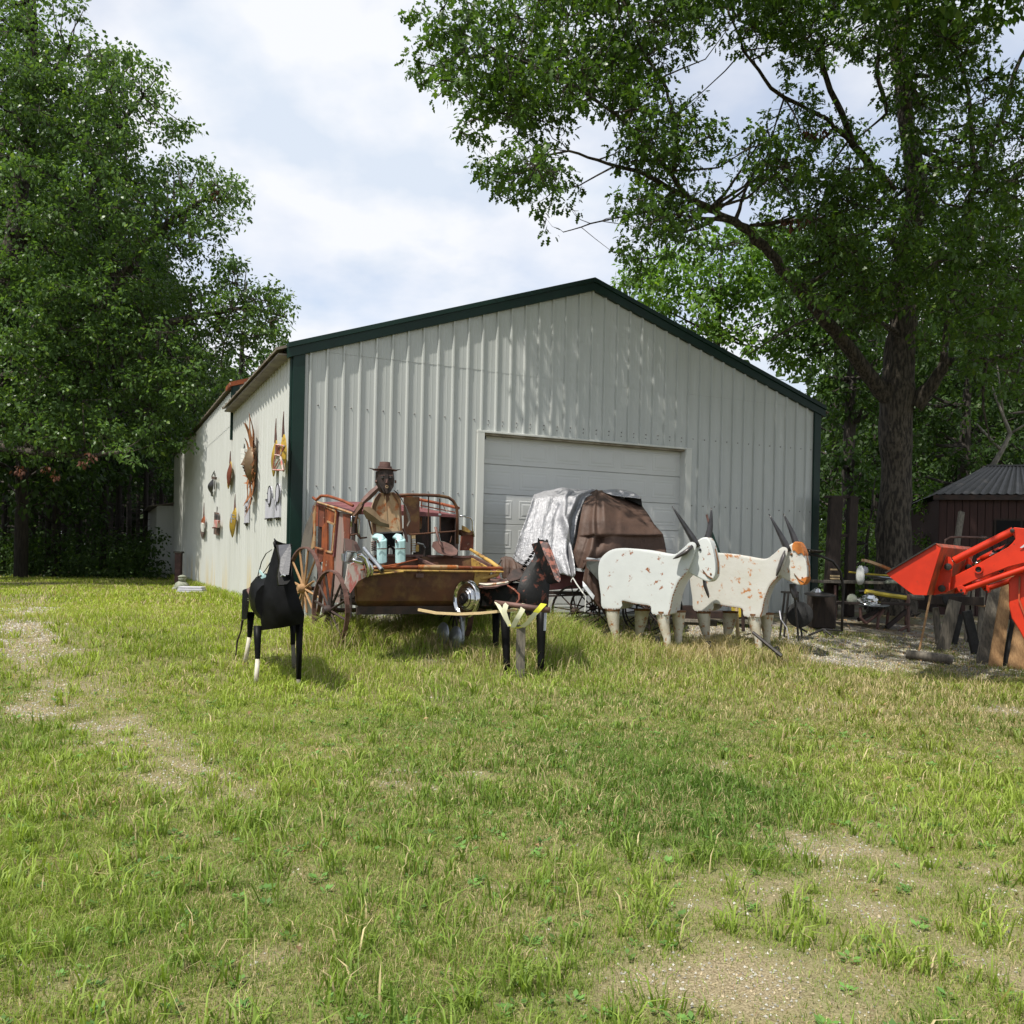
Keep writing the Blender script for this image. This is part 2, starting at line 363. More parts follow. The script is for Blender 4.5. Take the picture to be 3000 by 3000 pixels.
# ---------------------------------------------------------------- ground
def vnoise(x, y, s, seed=0):
    x = x * s + seed * 17.3; y = y * s - seed * 9.1
    xi, yi = np.floor(x), np.floor(y); fx, fy = x - xi, y - yi
    fx = fx * fx * (3 - 2 * fx); fy = fy * fy * (3 - 2 * fy)
    def h(a, b):
        v_ = np.sin(a * 127.1 + b * 311.7 + seed * 74.7) * 43758.5453
        return v_ - np.floor(v_)
    return (h(xi, yi) * (1 - fx) + h(xi + 1, yi) * fx) * (1 - fy) + (h(xi, yi + 1) * (1 - fx) + h(xi + 1, yi + 1) * fx) * fy
def fbm(x, y, s, seed=0): return (vnoise(x, y, s, seed) + .5 * vnoise(x, y, s * 2.1, seed + 1) + .25 * vnoise(x, y, s * 4.3, seed + 2)) / 1.75
def ell(x, y, cx, cy, rx, ry, a=0):
    c, s = math.cos(a), math.sin(a); dx, dy = x - cx, y - cy
    return 1 - np.sqrt(((dx * c + dy * s) / rx) ** 2 + ((-dx * s + dy * c) / ry) ** 2)
GPC = {}
def gp(px, py):
    if (px, py) not in GPC: q = G(px, py); GPC[(px, py)] = (q.x, q.y)
    return GPC[(px, py)]
def bare(x, y):
    """1 where soil and gravel show, 0 under thick grass"""
    b = np.zeros_like(x)
    def blob(px, py, rx, ry, a=0, amt=1.0):
        nonlocal b
        cx, cy = gp(px, py); b = np.maximum(b, np.clip(ell(x, y, cx, cy, rx, ry, a) * 1.8, 0, 1) * amt)
    b = np.maximum(b, np.clip(rut(x, y, 1) * 1.5, 0, 1) * .72); blob(190, 2060, .8, 1.3, .25, .85); blob(420, 2180, .8, .7, .3, .7); blob(470, 2250, .45, .25, 0, .7)
    blob(700, 2110, .9, .3, .2, .6); blob(1100, 2280, 1.2, .45, 0, .45)
    blob(2200, 2900, 1.0, .5, -.2, .9); blob(2850, 2620, .9, .3, -.3, .9); blob(1500, 2620, .28, .16, -.3, .65); blob(2600, 2520, 1.0, .24, -.3, .95); blob(2500, 2700, 1.5, .9, -.3, .46); blob(2000, 2850, 1.2, .5, -.2, .5); blob(1600, 2700, .5, .3, 0, .5)
    blob(2350, 2460, .6, .18, -.2, .7); blob(1700, 2700, .8, .22, -.3, .55); blob(2900, 2850, .8, .4, 0, .7); blob(1900, 2760, 1.2, .25, -.3, .7)
    blob(820, 2790, .22, .14, 0, .7); blob(170, 2900, .25, .2, 0, .7); blob(1650, 2950, .5, .15, 0, .7); blob(2100, 2250, .9, .35, 0, .55)
    blob(2750, 2010, 1.0, .4, -.1, .95); blob(2950, 2080, .6, .5, 0, .9); blob(2500, 2080, 1.4, .4, 0, .45); blob(2850, 2200, 1.4, .5, 0, .4)
    s = (x - O2.x) * NF.x + (y - O2.y) * NF.y; w = (x - O2.x) * U.x + (y - O2.y) * U.y
    # gravel strip in front of the barn and yard to the right
    lim = np.interp(w, [-2, 0, 1.5, 3, 4.5, 5.6, 6.4, 7.2, 8, 11, 20], [0, .2, 1.3, 1.9, 2.5, 3.0, 3.8, 5.2, 6.1, 6.9, 8]) + .5 * (fbm(x, y, 1.2, 5) - .5)
    g = np.clip((lim - s) / .5, 0, 1) * (w > -.3) * (s > -22)
    b = np.maximum(b, g * np.where(w > 10.9, .95, .97))
    b = b * (.05 + 1.35 * fbm(x, y, 1.9, 3)) * (.35 + .75 * vnoise(x, y, 6, 12) + .5 * vnoise(x, y, 19, 13)) + 1.7 * np.clip(fbm(x, y, 2.6, 9) - .58 + .07 * np.clip((x + .5) / 1.5, 0, 1) * np.clip((8 - y) / 3, 0, 1), 0, 1)
    # dirt track by the far left wood edge
    b = np.maximum(b, np.clip(ell(x, y, -14.5, 25.5, 7.5, 1.3, .12) * 2, 0, 1) * .9)
    return np.clip(b, 0, 1)
def seg_d(x, y, pts):
    d = np.full_like(x, 1e9)
    for (ax, ay), (bx, by) in zip(pts[:-1], pts[1:]):
        dx, dy = bx - ax, by - ay; t = np.clip(((x - ax) * dx + (y - ay) * dy) / (dx * dx + dy * dy), 0, 1); d = np.minimum(d, np.hypot(x - ax - t * dx, y - ay - t * dy))
    return d
RUT1 = [gp(*q) for q in ((640, 2340), (450, 2210), (260, 2080), (150, 1960), (90, 1860), (60, 1790), (90, 1745))]
RUT2 = [gp(*q) for q in ((1200, 2090), (930, 2000), (700, 1905), (560, 1850), (420, 1800), (330, 1765), (300, 1740))]
def rut(x, y, k): return np.clip(1 - seg_d(x, y, RUT1 if k == 1 else RUT2) / (.45 + .02 * y), 0, 1)
def make_ground():
    xs = np.concatenate([[-600, -300, -150, -80, -50, -35, -26], np.arange(-20, 14, .14), [16, 20, 26, 35, 50, 80, 150, 300, 600]])
    ys = np.concatenate([[-300, -120, -50, -20, -8, -3, 0, 1.2], np.arange(2.2, 22, .14), np.arange(22, 40, .7), [45, 55, 70, 100, 160, 300, 600, 1200]])
    X, Y = np.meshgrid(xs, ys); Z = gz_np(X, Y)
    n, m = X.shape
    v = np.stack([X.ravel(), Y.ravel(), Z.ravel()], 1)
    i = np.arange(n * m).reshape(n, m)
    a, b, c, d = i[:-1, :-1].ravel(), i[:-1, 1:].ravel(), i[1:, 1:].ravel(), i[1:, :-1].ravel()
    tr = np.concatenate([np.stack([a, b, c], 1), np.stack([a, c, d], 1)])
    B = bare(X, Y).ravel()
    S = (X.ravel() - O2.x) * NF.x + (Y.ravel() - O2.y) * NF.y; Wd = (X.ravel() - O2.x) * U.x + (Y.ravel() - O2.y) * U.y
    yard = np.clip((Wd - .0) * 1.0, 0, 1) * np.clip((6 - S) / 1.5, 0, 1)
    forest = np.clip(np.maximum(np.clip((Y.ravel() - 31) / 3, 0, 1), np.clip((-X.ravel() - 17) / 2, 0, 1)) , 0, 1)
    colr = np.stack([B, yard, forest, np.ones_like(B)], 1)
    t = NT('meadow_soil_and_gravel')
    vc = t.n('ShaderNodeVertexColor'); vc.layer_name = 'Col'; sp = t.n('ShaderNodeSeparateColor'); t.l(vc.outputs[0], sp.inputs[0])
    gr = t.mix(t.ramp(t.noise(3, 5), .35, .65), (.115, .140, .040), (.19, .172, .075))
    gr = t.mix(t.ramp(t.noise(45, 4, .7), .52, .64), gr, (.055, .042, .024))
    di = t.mix(t.ramp(t.noise(120, 3, .6), .38, .62), (.125, .10, .058), (.31, .26, .165))
    gv = t.mix(t.ramp(t.noise(60, 3, .8), .4, .62), (.10, .088, .078), (.30, .27, .25))
    gv = t.mix(t.ramp(t.noise(1.5, 4), .45, .62), gv, t.mix(t.ramp(t.noise(50, 3, .8), .45, .6), (.10, .07, .045), (.22, .17, .12)))
    di = t.mix(sp.outputs[1], di, gv)
    col = t.mix(sp.outputs[0], gr, di)
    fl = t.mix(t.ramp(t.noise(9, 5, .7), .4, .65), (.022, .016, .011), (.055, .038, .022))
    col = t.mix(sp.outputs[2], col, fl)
    t.bump(t.noise(35, 5, .6), .45, .02)
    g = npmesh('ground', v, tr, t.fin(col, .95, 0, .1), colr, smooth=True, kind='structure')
make_ground()

# ---------------------------------------------------------------- grass
def blades(pos, hgt, wid, lean, col, jit=.25):
    n = len(pos)
    az = npr.uniform(0, 2 * np.pi, n); fa = npr.uniform(0, 2 * np.pi, n)
    side = np.stack([np.cos(fa), np.sin(fa), np.zeros(n)], 1); ld = np.stack([np.cos(az), np.sin(az), np.zeros(n)], 1)
    up = np.array([[0, 0, 1.0]])
    h, w, l = hgt[:, None], wid[:, None], lean[:, None]
    b0 = pos - side * w; b1 = pos + side * w
    m = pos + up * h * .62 + ld * l * h * .3
    m0, m1 = m - side * w * .8, m + side * w * .8
    tip = pos + up * h * (1 - .25 * l) + ld * l * h
    v = np.stack([b0, b1, m0, m1, tip], 1).reshape(-1, 3)
    i = np.arange(n)[:, None] * 5
    t = np.concatenate([i + [[0, 1, 3]], i + [[0, 3, 2]], i + [[2, 3, 4]]], 1).reshape(-1, 3)
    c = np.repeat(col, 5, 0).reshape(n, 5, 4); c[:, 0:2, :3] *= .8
    return v, t, c.reshape(-1, 4)
def scatter(n, x0, x1, y0, y1):
    """points in the wedge the camera can plausibly see, per square metre uniform"""
    y = np.sqrt(npr.uniform(y0 * y0, y1 * y1, n)); k = npr.uniform(x0, x1, n)
    return k * y, y
def grasscol(x, y, n, straw=.2):
    a = (fbm(x, y, .55, 21) + .16 * np.clip((y - 6.5) / 4, 0, 1) - .05 * np.clip((6 - y) / 3, 0, 1))[:, None]; b2 = npr.random((n, 1))
    green = np.array([[.100, .185, .030]]); lime = np.array([[.270, .360, .058]]); dry = np.array([[.50, .42, .23]])
    a = a + .22 * rut(x, y, 2)[:, None] + .12 * rut(x, y, 1)[:, None]
    c = green + (lime - green) * np.clip((a - .3) * 1.7 + .22 + .4 * (b2 - .5), 0.05, 1)
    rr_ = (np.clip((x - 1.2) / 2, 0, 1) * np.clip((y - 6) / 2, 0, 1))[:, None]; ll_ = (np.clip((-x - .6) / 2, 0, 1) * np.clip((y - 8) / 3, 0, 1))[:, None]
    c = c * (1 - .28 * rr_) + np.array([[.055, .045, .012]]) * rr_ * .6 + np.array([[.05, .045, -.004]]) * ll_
    s = (npr.random(n) < straw * (.35 + 2.4 * np.clip(fbm(x, y, 1.1, 33) - .3, 0, 1) + .8 * rr_[:, 0]))[:, None]
    c = np.where(s, dry * npr.uniform(.7, 1.15, (n, 1)), c) * npr.uniform(.75, 1.2, (n, 1))
    return np.concatenate([c, np.ones((n, 1))], 1)
def inbarn(x, y):
    s = (x - O2.x) * NF.x + (y - O2.y) * NF.y; w = (x - O2.x) * U.x + (y - O2.y) * U.y
    return (w > -.05) & (w < W + .05) & (s < .02)
parts = []
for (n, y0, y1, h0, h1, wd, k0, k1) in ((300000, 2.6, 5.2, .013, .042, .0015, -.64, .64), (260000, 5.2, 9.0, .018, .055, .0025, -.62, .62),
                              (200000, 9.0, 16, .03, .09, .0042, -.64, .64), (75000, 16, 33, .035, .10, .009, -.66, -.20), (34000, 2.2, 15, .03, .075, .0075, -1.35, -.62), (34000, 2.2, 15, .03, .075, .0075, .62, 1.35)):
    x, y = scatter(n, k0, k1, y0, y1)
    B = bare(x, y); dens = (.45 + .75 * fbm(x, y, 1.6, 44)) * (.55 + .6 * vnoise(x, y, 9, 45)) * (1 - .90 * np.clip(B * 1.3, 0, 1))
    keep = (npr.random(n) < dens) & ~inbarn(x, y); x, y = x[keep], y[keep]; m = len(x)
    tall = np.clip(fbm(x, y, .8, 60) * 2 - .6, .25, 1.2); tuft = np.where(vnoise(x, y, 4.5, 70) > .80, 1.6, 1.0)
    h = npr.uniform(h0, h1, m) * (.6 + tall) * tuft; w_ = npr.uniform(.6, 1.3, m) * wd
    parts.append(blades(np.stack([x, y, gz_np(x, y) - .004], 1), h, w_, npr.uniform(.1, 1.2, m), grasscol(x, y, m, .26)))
# tufts of broad-bladed grass and seed stems
for k in range(1500):
    x, y = scatter(1, -.62, .62, 2.7, 7 if k % 2 else 12); x, y = x[0], y[0]
    if bare(np.array([x]), np.array([y]))[0] > .5: continue
    m = rnd.randint(8, 22); sc = rnd.uniform(.6, 1.25)
    xx = x + npr.normal(0, .035 * sc, m); yy = y + npr.normal(0, .035 * sc, m)
    parts.append(blades(np.stack([xx, yy, gz_np(xx, yy)], 1), npr.uniform(.06, .16, m) * sc, npr.uniform(.0025, .0055, m) * max(1, y / 6), npr.uniform(.2, 1.3, m), grasscol(xx, yy, m, .08)))
x, y = scatter(420, -.6, .6, 2.8, 13); m = len(x)
parts.append(blades(np.stack([x, y, gz_np(x, y)], 1), npr.uniform(.12, .30, m), npr.uniform(.0011, .0018, m) * np.maximum(1, y / 5), npr.uniform(.6, 1.6, m), np.concatenate([np.array([[.50, .46, .22]]) * npr.uniform(.6, 1.1, (m, 1)), np.ones((m, 1))], 1)))
# tall weedy fringe round the sculptures and along the barn foot
def fringe(n, px0, px1, pyf, h0, h1, straw=.3, dd=.5, lean=.9):
    px = npr.uniform(px0, px1, n); pts = []
    for a in np.linspace(px0, px1, 24): q = G(a, pyf(a)); pts.append((q.x, q.y))
    pts = np.array(pts); k = (px - px0) / (px1 - px0) * 23
    x = np.interp(k, np.arange(24), pts[:, 0]) + npr.normal(0, dd * .3, n); y = np.interp(k, np.arange(24), pts[:, 1]) + npr.normal(0, dd, n)
    dn = (.3 + .9 * (fbm(x, y, 1.9, 80))) ; kp = (npr.random(n) < dn) & ~inbarn(x, y); x, y = x[kp], y[kp]; m = len(x)
    hh = npr.uniform(h0, h1, m) * (.5 + vnoise(x, y, 1.5, 81))
    parts.append(blades(np.stack([x, y, gz_np(x, y)], 1), hh, npr.uniform(.002, .0045, m), npr.uniform(.2, lean, m), grasscol(x, y, m, straw)))
fringe(17000, 880, 1720, lambda a: 1880, .16, .46, .42, .42, 1.2)
fringe(3500, 1180, 1420, lambda a: 1850, .25, .5, .30, .25, 1.3); fringe(3500, 1400, 1680, lambda a: 1935, .16, .36, .45, .3, 1.2)
fringe(9000, 1700, 2330, lambda a: 1922, .12, .32, .5, .35, 1.1)
fringe(9000, 900, 2200, lambda a: 1960, .08, .19, .25, .6)
fringe(3000, 700, 900, lambda a: 2010, .06, .15, .1, .6)
fringe(2600, 2150, 2900, lambda a: 2010, .06, .16, .5, .35)
xx = npr.uniform(0, 22, 5000); oo = npr.uniform(.02, .35, 5000) ** 1.3
pp = np.array([[O2.x, O2.y]]) + xx[:, None] * np.array([[V.x, V.y]]) - oo[:, None] * np.array([[U.x, U.y]])
parts.append(blades(np.concatenate([pp, np.zeros((5000, 1))], 1), npr.uniform(.06, .25, 5000), npr.uniform(.004, .008, 5000), npr.uniform(.2, .9, 5000), grasscol(pp[:, 0], pp[:, 1], 5000, .2)))
off = 0; vv, tt, c2 = [], [], []
for v, t, c in parts: vv.append(v); tt.append(t + off); c2.append(c); off += len(v)
npmesh('grass', np.concatenate(vv), np.concatenate(tt), M['grass'], np.concatenate(c2), kind='stuff', label='short patchy meadow grass with straw coloured stems', category='grass')
# low broad-leaved weeds and dead thatch lying in the turf
def weeds():
    n = 1300; x, y = scatter(n, -.62, .62, 2.8, 9); B = bare(x, y); k = B < .5; x, y = x[k], y[k]; n = len(x); per = 9; N = n * per
    cx, cy = np.repeat(x, per), np.repeat(y, per); a = npr.uniform(0, 6.28, N); L = npr.uniform(.012, .034, N) * np.repeat(npr.uniform(.6, 1.3, n), per)
    d = np.stack([np.cos(a), np.sin(a), npr.uniform(.1, .7, N)], 1); sd_ = np.stack([-np.sin(a), np.cos(a), np.zeros(N)], 1)
    p = np.stack([cx + d[:, 0] * .012, cy + d[:, 1] * .012, gz_np(cx, cy) + npr.uniform(.004, .022, N)], 1)
    v = np.stack([p, p + d * L[:, None] * .55 + sd_ * L[:, None] * .36, p + d * L[:, None] * 1.0, p + d * L[:, None] * .55 - sd_ * L[:, None] * .36], 1)
    i = np.arange(N)[:, None] * 4; t = np.concatenate([i + [[0, 1, 2]], i + [[0, 2, 3]]], 1).reshape(-1, 3)
    c = np.array([[.10, .20, .045]]) * np.repeat(npr.uniform(.7, 1.5, (n, 1)), per, 0) * npr.uniform(.85, 1.15, (N, 1))
    npmesh('weeds', v.reshape(-1, 3), t, M['grass'], np.repeat(np.concatenate([c, np.ones((N, 1))], 1), 4, 0), kind='stuff', label='low round-leaved weeds growing through the near grass', category='weeds')
    n = 26000; x, y = scatter(n, -.62, .62, 2.7, 11); a = npr.uniform(0, 6.28, n); L = npr.uniform(.02, .07, n); w = .0011 * np.maximum(1, y / 4.5)
    d = np.stack([np.cos(a), np.sin(a), npr.uniform(-.05, .35, n)], 1); s_ = np.stack([-np.sin(a), np.cos(a), np.zeros(n)], 1); p = np.stack([x, y, gz_np(x, y) + npr.uniform(.003, .02, n)], 1)
    v = np.stack([p - s_ * w[:, None], p + s_ * w[:, None], p + d * L[:, None]], 1); t = np.arange(n * 3).reshape(-1, 3)
    c = np.where(npr.random((n, 1)) < .45, np.array([[.22, .12, .07]]), np.array([[.48, .40, .22]])) * npr.uniform(.6, 1.1, (n, 1))
    npmesh('thatch', v.reshape(-1, 3), t, M['litter'], np.repeat(np.concatenate([c, np.ones((n, 1))], 1), 3, 0), kind='stuff', label='dead brown and straw coloured thatch lying in the grass', category='thatch')
weeds()
# gravel stones on the bare patches
def stones():
    n = 330000; x, y = scatter(n, -.62, .62, 2.7, 16); B = bare(x, y)
    s = (x - O2.x) * NF.x + (y - O2.y) * NF.y
    keep = (npr.random(n) < np.clip(B - .28, 0, 1) * .75) & ~inbarn(x, y); x, y, s = x[keep], y[keep], s[keep]; m = len(x)
    r = npr.uniform(.0035, .011, m) * np.interp(y, [3, 8, 16], [.9, 1.3, 2.0])
    base = np.array([[1, 0, 0], [-.3, .9, 0], [-.5, -.8, 0], [.1, .1, .8], [0, 0, -.6]]) 
    a = npr.uniform(0, 6.28, m); ca, sa = np.cos(a), np.sin(a)
    b = base[None] * npr.uniform(.6, 1.3, (m, 5, 1)) * r[:, None, None]
    v = np.stack([b[..., 0] * ca[:, None] - b[..., 1] * sa[:, None] + x[:, None], b[..., 0] * sa[:, None] + b[..., 1] * ca[:, None] + y[:, None], b[..., 2] + gz_np(x, y)[:, None] + .002], 2)
    i = np.arange(m)[:, None] * 5
    t = np.concatenate([i + [[0, 1, 3]], i + [[1, 2, 3]], i + [[2, 0, 3]]], 1).reshape(-1, 3)
    g = npr.uniform(.18, .50, (m, 1)); tint = np.where(npr.random((m, 1)) < .35, np.array([[1, .82, .55]]), np.array([[1, .96, .84]]))
    c = np.repeat(np.concatenate([g * tint, np.ones((m, 1))], 1), 5, 0)
    npmesh('gravel', v.reshape(-1, 3), t, M['litter'], c, kind='stuff', label='small pale gravel stones showing through thin grass', category='gravel')
stones()
def litter():
    n = 300; x, y = scatter(n, -.6, .62, 3.4, 16)
    wx = (x / y + .6); keep = npr.random(n) < (.15 + .7 * np.clip(wx, 0, 1)); x, y = x[keep], y[keep]
    far = npr.random((260,)); 
    xr = npr.uniform(5, 10, 700); yr = npr.uniform(13, 19, 700); kb = ~inbarn(xr, yr); x = np.concatenate([x, xr[kb]]); y = np.concatenate([y, yr[kb]]); m = len(x)
    a = npr.uniform(0, 6.28, m); L = npr.uniform(.025, .065, m); tl = npr.uniform(-.4, .8, m)
    d = np.stack([np.cos(a), np.sin(a), tl], 1); sd_ = np.stack([-np.sin(a), np.cos(a), npr.uniform(-.5, .5, m)], 1)
    p = np.stack([x, y, gz_np(x, y) + .025], 1)
    v = np.stack([p - d * L[:, None] * .5, p + sd_ * L[:, None] * .3 + [[0, 0, .012]], p + d * L[:, None] * .5, p - sd_ * L[:, None] * .3 + [[0, 0, .012]]], 1)
    i = np.arange(m)[:, None] * 4; t = np.concatenate([i + [[0, 1, 2]], i + [[0, 2, 3]]], 1).reshape(-1, 3)
    c = np.array([[.30, .19, .10]]) * npr.uniform(.4, 1.3, (m, 1)); c = np.concatenate([c, np.ones((m, 1))], 1)
    npmesh('fallen_leaves', v.reshape(-1, 3), t, M['litter'], np.repeat(c, 4, 0), kind='stuff', label='scattered dry brown oak leaves lying on the grass', category='leaves')
litter()

# ---------------------------------------------------------------- trees
def leaves(cent, rad, per, L0, L1, tmpl, colr, droop=.45, yel=.07, flat=False):
    """leaf clusters: cent (n,3); returns arrays"""
    n = len(cent); N = n * per
    c = np.repeat(cent, per, 0); r = np.repeat(rad, per)[:, None]
    d = npr.normal(0, 1, (N, 3)); d /= np.linalg.norm(d, axis=1)[:, None]
    p = c + d * r * npr.uniform(.25, 1, (N, 1)) * np.array([[1, 1, .75]])
    dr = d * .8 + npr.normal(0, .45, (N, 3)); dr[:, 2] -= droop; dr /= np.linalg.norm(dr, axis=1)[:, None]
    nrm = npr.normal(0, .5, (N, 3)) + np.array([[0, 0, 1.0]]); sd_ = np.cross(dr, nrm); sd_ /= np.linalg.norm(sd_, axis=1)[:, None] + 1e-9
    up = np.cross(sd_, dr)
    L = npr.uniform(L0, L1, N)[:, None]
    us, ws, hs, tr = tmpl
    v = p[:, None, :] + (dr[:, None, :] * us[None, :, None] + sd_[:, None, :] * ws[None, :, None] + up[:, None, :] * hs[None, :, None]) * L[:, None, :]
    k = len(us); t = (np.arange(N)[:, None, None] * k + tr[None]).reshape(-1, 3)
    cb = np.repeat(npr.uniform(.82, 1.18, (n, 1)), per, 0) * npr.uniform(.85, 1.15, (N, 1))
    col = np.array([colr]) * cb; yl = (npr.random((N, 1)) < yel); col = np.where(yl, col * np.array([[1.7, 1.45, 1.0]]), col)
    col = np.concatenate([col, np.ones((N, 1))], 1)
    return v.reshape(-1, 3), t, np.repeat(col, k, 0)
def strip(us, ws, bend=.12):
    u, w, tr = [us[0]], [0], []
    for a, b in zip(us[1:-1], ws): u += [a, a - .03]; w += [b, -b * .9]
    u.append(us[-1]); w.append(0); n = len(us) - 2
    tr.append((0, 1, 2))
    for i in range(n - 1): a = 1 + 2 * i; tr += [(a, a + 2, a + 3), (a, a + 3, a + 1)]
    tr.append((2 * n - 1, 2 * n + 1, 2 * n)); u = np.array(u); return u, np.array(w), -bend * u ** 2 * 2, np.array(tr)
T_OAK = strip([0, .2, .36, .5, .66, .78, 1], [.22, .08, .34, .12, .22])
T_MID = strip([0, .35, .6, 1], [.30, .24])
T_FAR = strip([0, .5, 1], [.34])
def join(ps):
    vv, tt, cc_ = [], [], []; o_ = 0
    for v, t, c in ps: vv.append(v); tt.append(t + o_); cc_.append(c); o_ += len(v)
    return np.concatenate(vv), np.concatenate(tt), np.concatenate(cc_)
def wob(pts, r, n=4, amp=.06):
    """subdivide a limb with small kinks"""
    out, rr = [], []
    for i in range(len(pts) - 1):
        for k in range(n):
            f = k / n; q = pts[i].lerp(pts[i + 1], f)
            if not (i == 0 and k == 0): q = q + Vector((rnd.uniform(-1, 1), rnd.uniform(-1, 1), rnd.uniform(-.5, .5))) * amp
            out.append(q); rr.append((r[i] + (r[i + 1] - r[i]) * f) * rnd.uniform(.94, 1.07))
    out.append(pts[-1]); rr.append(r[-1]); return out, rr
def inpoly(x, y, poly):
    c = False; n = len(poly); j = n - 1
    for i in range(n):
        xi, yi = poly[i]; xj, yj = poly[j]
        if (yi > y) != (yj > y) and x < (xj - xi) * (y - yi) / (yj - yi) + xi: c = not c
        j = i
    return c
def edge_d(x, y, poly):
    m = 1e9; n = len(poly)
    for i in range(n):
        ax, ay = poly[i]; bx, by = poly[(i + 1) % n]; dx, dy = bx - ax, by - ay
        t = max(0, min(1, ((x - ax) * dx + (y - ay) * dy) / (dx * dx + dy * dy + 1e-9))); m = min(m, math.hypot(x - ax - t * dx, y - ay - t * dy))
    return m
def crown_blobs(poly, Df, rpx, num, sep=.75, tries=4000):
    """centres of foliage masses spread through a crown; Df gives distance"""
    xs = [p[0] for p in poly]; ys = [p[1] for p in poly]; out = []
    for _ in range(tries):
        if len(out) >= num: break
        x, y = rnd.uniform(min(xs), max(xs)), rnd.uniform(min(ys), max(ys))
        if not inpoly(x, y, poly): continue
        e = edge_d(x, y, poly); r = min(rpx * rnd.uniform(.75, 1.2), max(e, rpx * .35))
        if e < rpx * .3: continue
        if any(math.hypot(x - a, y - b) < sep * min(r, c_) for a, b, c_, _d in out): continue
        D = Df(x, y); out.append((x, y, r, D))
    return out
def oak(root, limbs, blobs, per_m2, rcl, per, L0, L1, tmpl, colr, twigs=True, bark='bark', flat=.62, seg=9, extra=(), mat='leaf', twr=1.0):
    tb = MB(); pool = []
    for pts, rs in limbs:
        q, r = wob(pts, rs, 4, .35 * min(rs[-1] + .04, .16)); tb.tube(q, r, seg)
        pool += list(zip(q, r))
    PA = np.array([[*p] for p, r in pool]); PR = np.array([r for p, r in pool])
    cents, rads = [], []; tw = MB()
    for (x, y, rp, D) in blobs:
        c = P(x, y, D); R = rp / FPX * D
        d = np.linalg.norm(PA - np.array(c)[None], axis=1) + PA[:, 2].clip(0) * 0
        j = int(np.argmin(d)); a = Vector(PA[j]); ra = min(PR[j] * .6, .05 * twr + .02)
        nn = max(3, int(per_m2 * R * R))
        if twigs:
            mid = a.lerp(c, .5) + Vector((rnd.uniform(-.15, .15), rnd.uniform(-.15, .15), -.08 * d[j])) * min(1, d[j])
            if .25 < d[j] < 1.7: tw.tube([a, a.lerp(mid, .5) + Vector((rnd.uniform(-.05, .05), rnd.uniform(-.05, .05), 0)), mid, mid.lerp(c, .6), c], [ra, ra * .8, ra * .62, ra * .45, ra * .3], 5)
        for k in range(nn):
            v = Vector((rnd.gauss(0, 1), rnd.gauss(0, 1), rnd.gauss(0, 1))).normalized() * (R * rnd.uniform(.35, 1) ** .6)
            v.z *= flat; q = c + v; cents.append(q); rads.append(rcl * rnd.uniform(.6, 1.25))
            if twigs and rnd.random() < .55:
                tw.tube([c, c + v * .5 + Vector((0, 0, -.03)), q], [.011 * twr, .008 * twr, .004 * twr], 3, cap=False)
    for (q, r) in extra: cents.append(q); rads.append(r)
    tb.build('trunk', M[bark], root, smooth=True)
    if twigs: tw.build('branches', M[bark], root, kind='stuff')
    A = leaves(np.array([[*c] for c in cents]), np.array(rads), per, L0, L1, tmpl, colr)
    return npmesh('crown', *A[:2], M[mat], A[2], parent=root, base=root.location, kind='stuff')

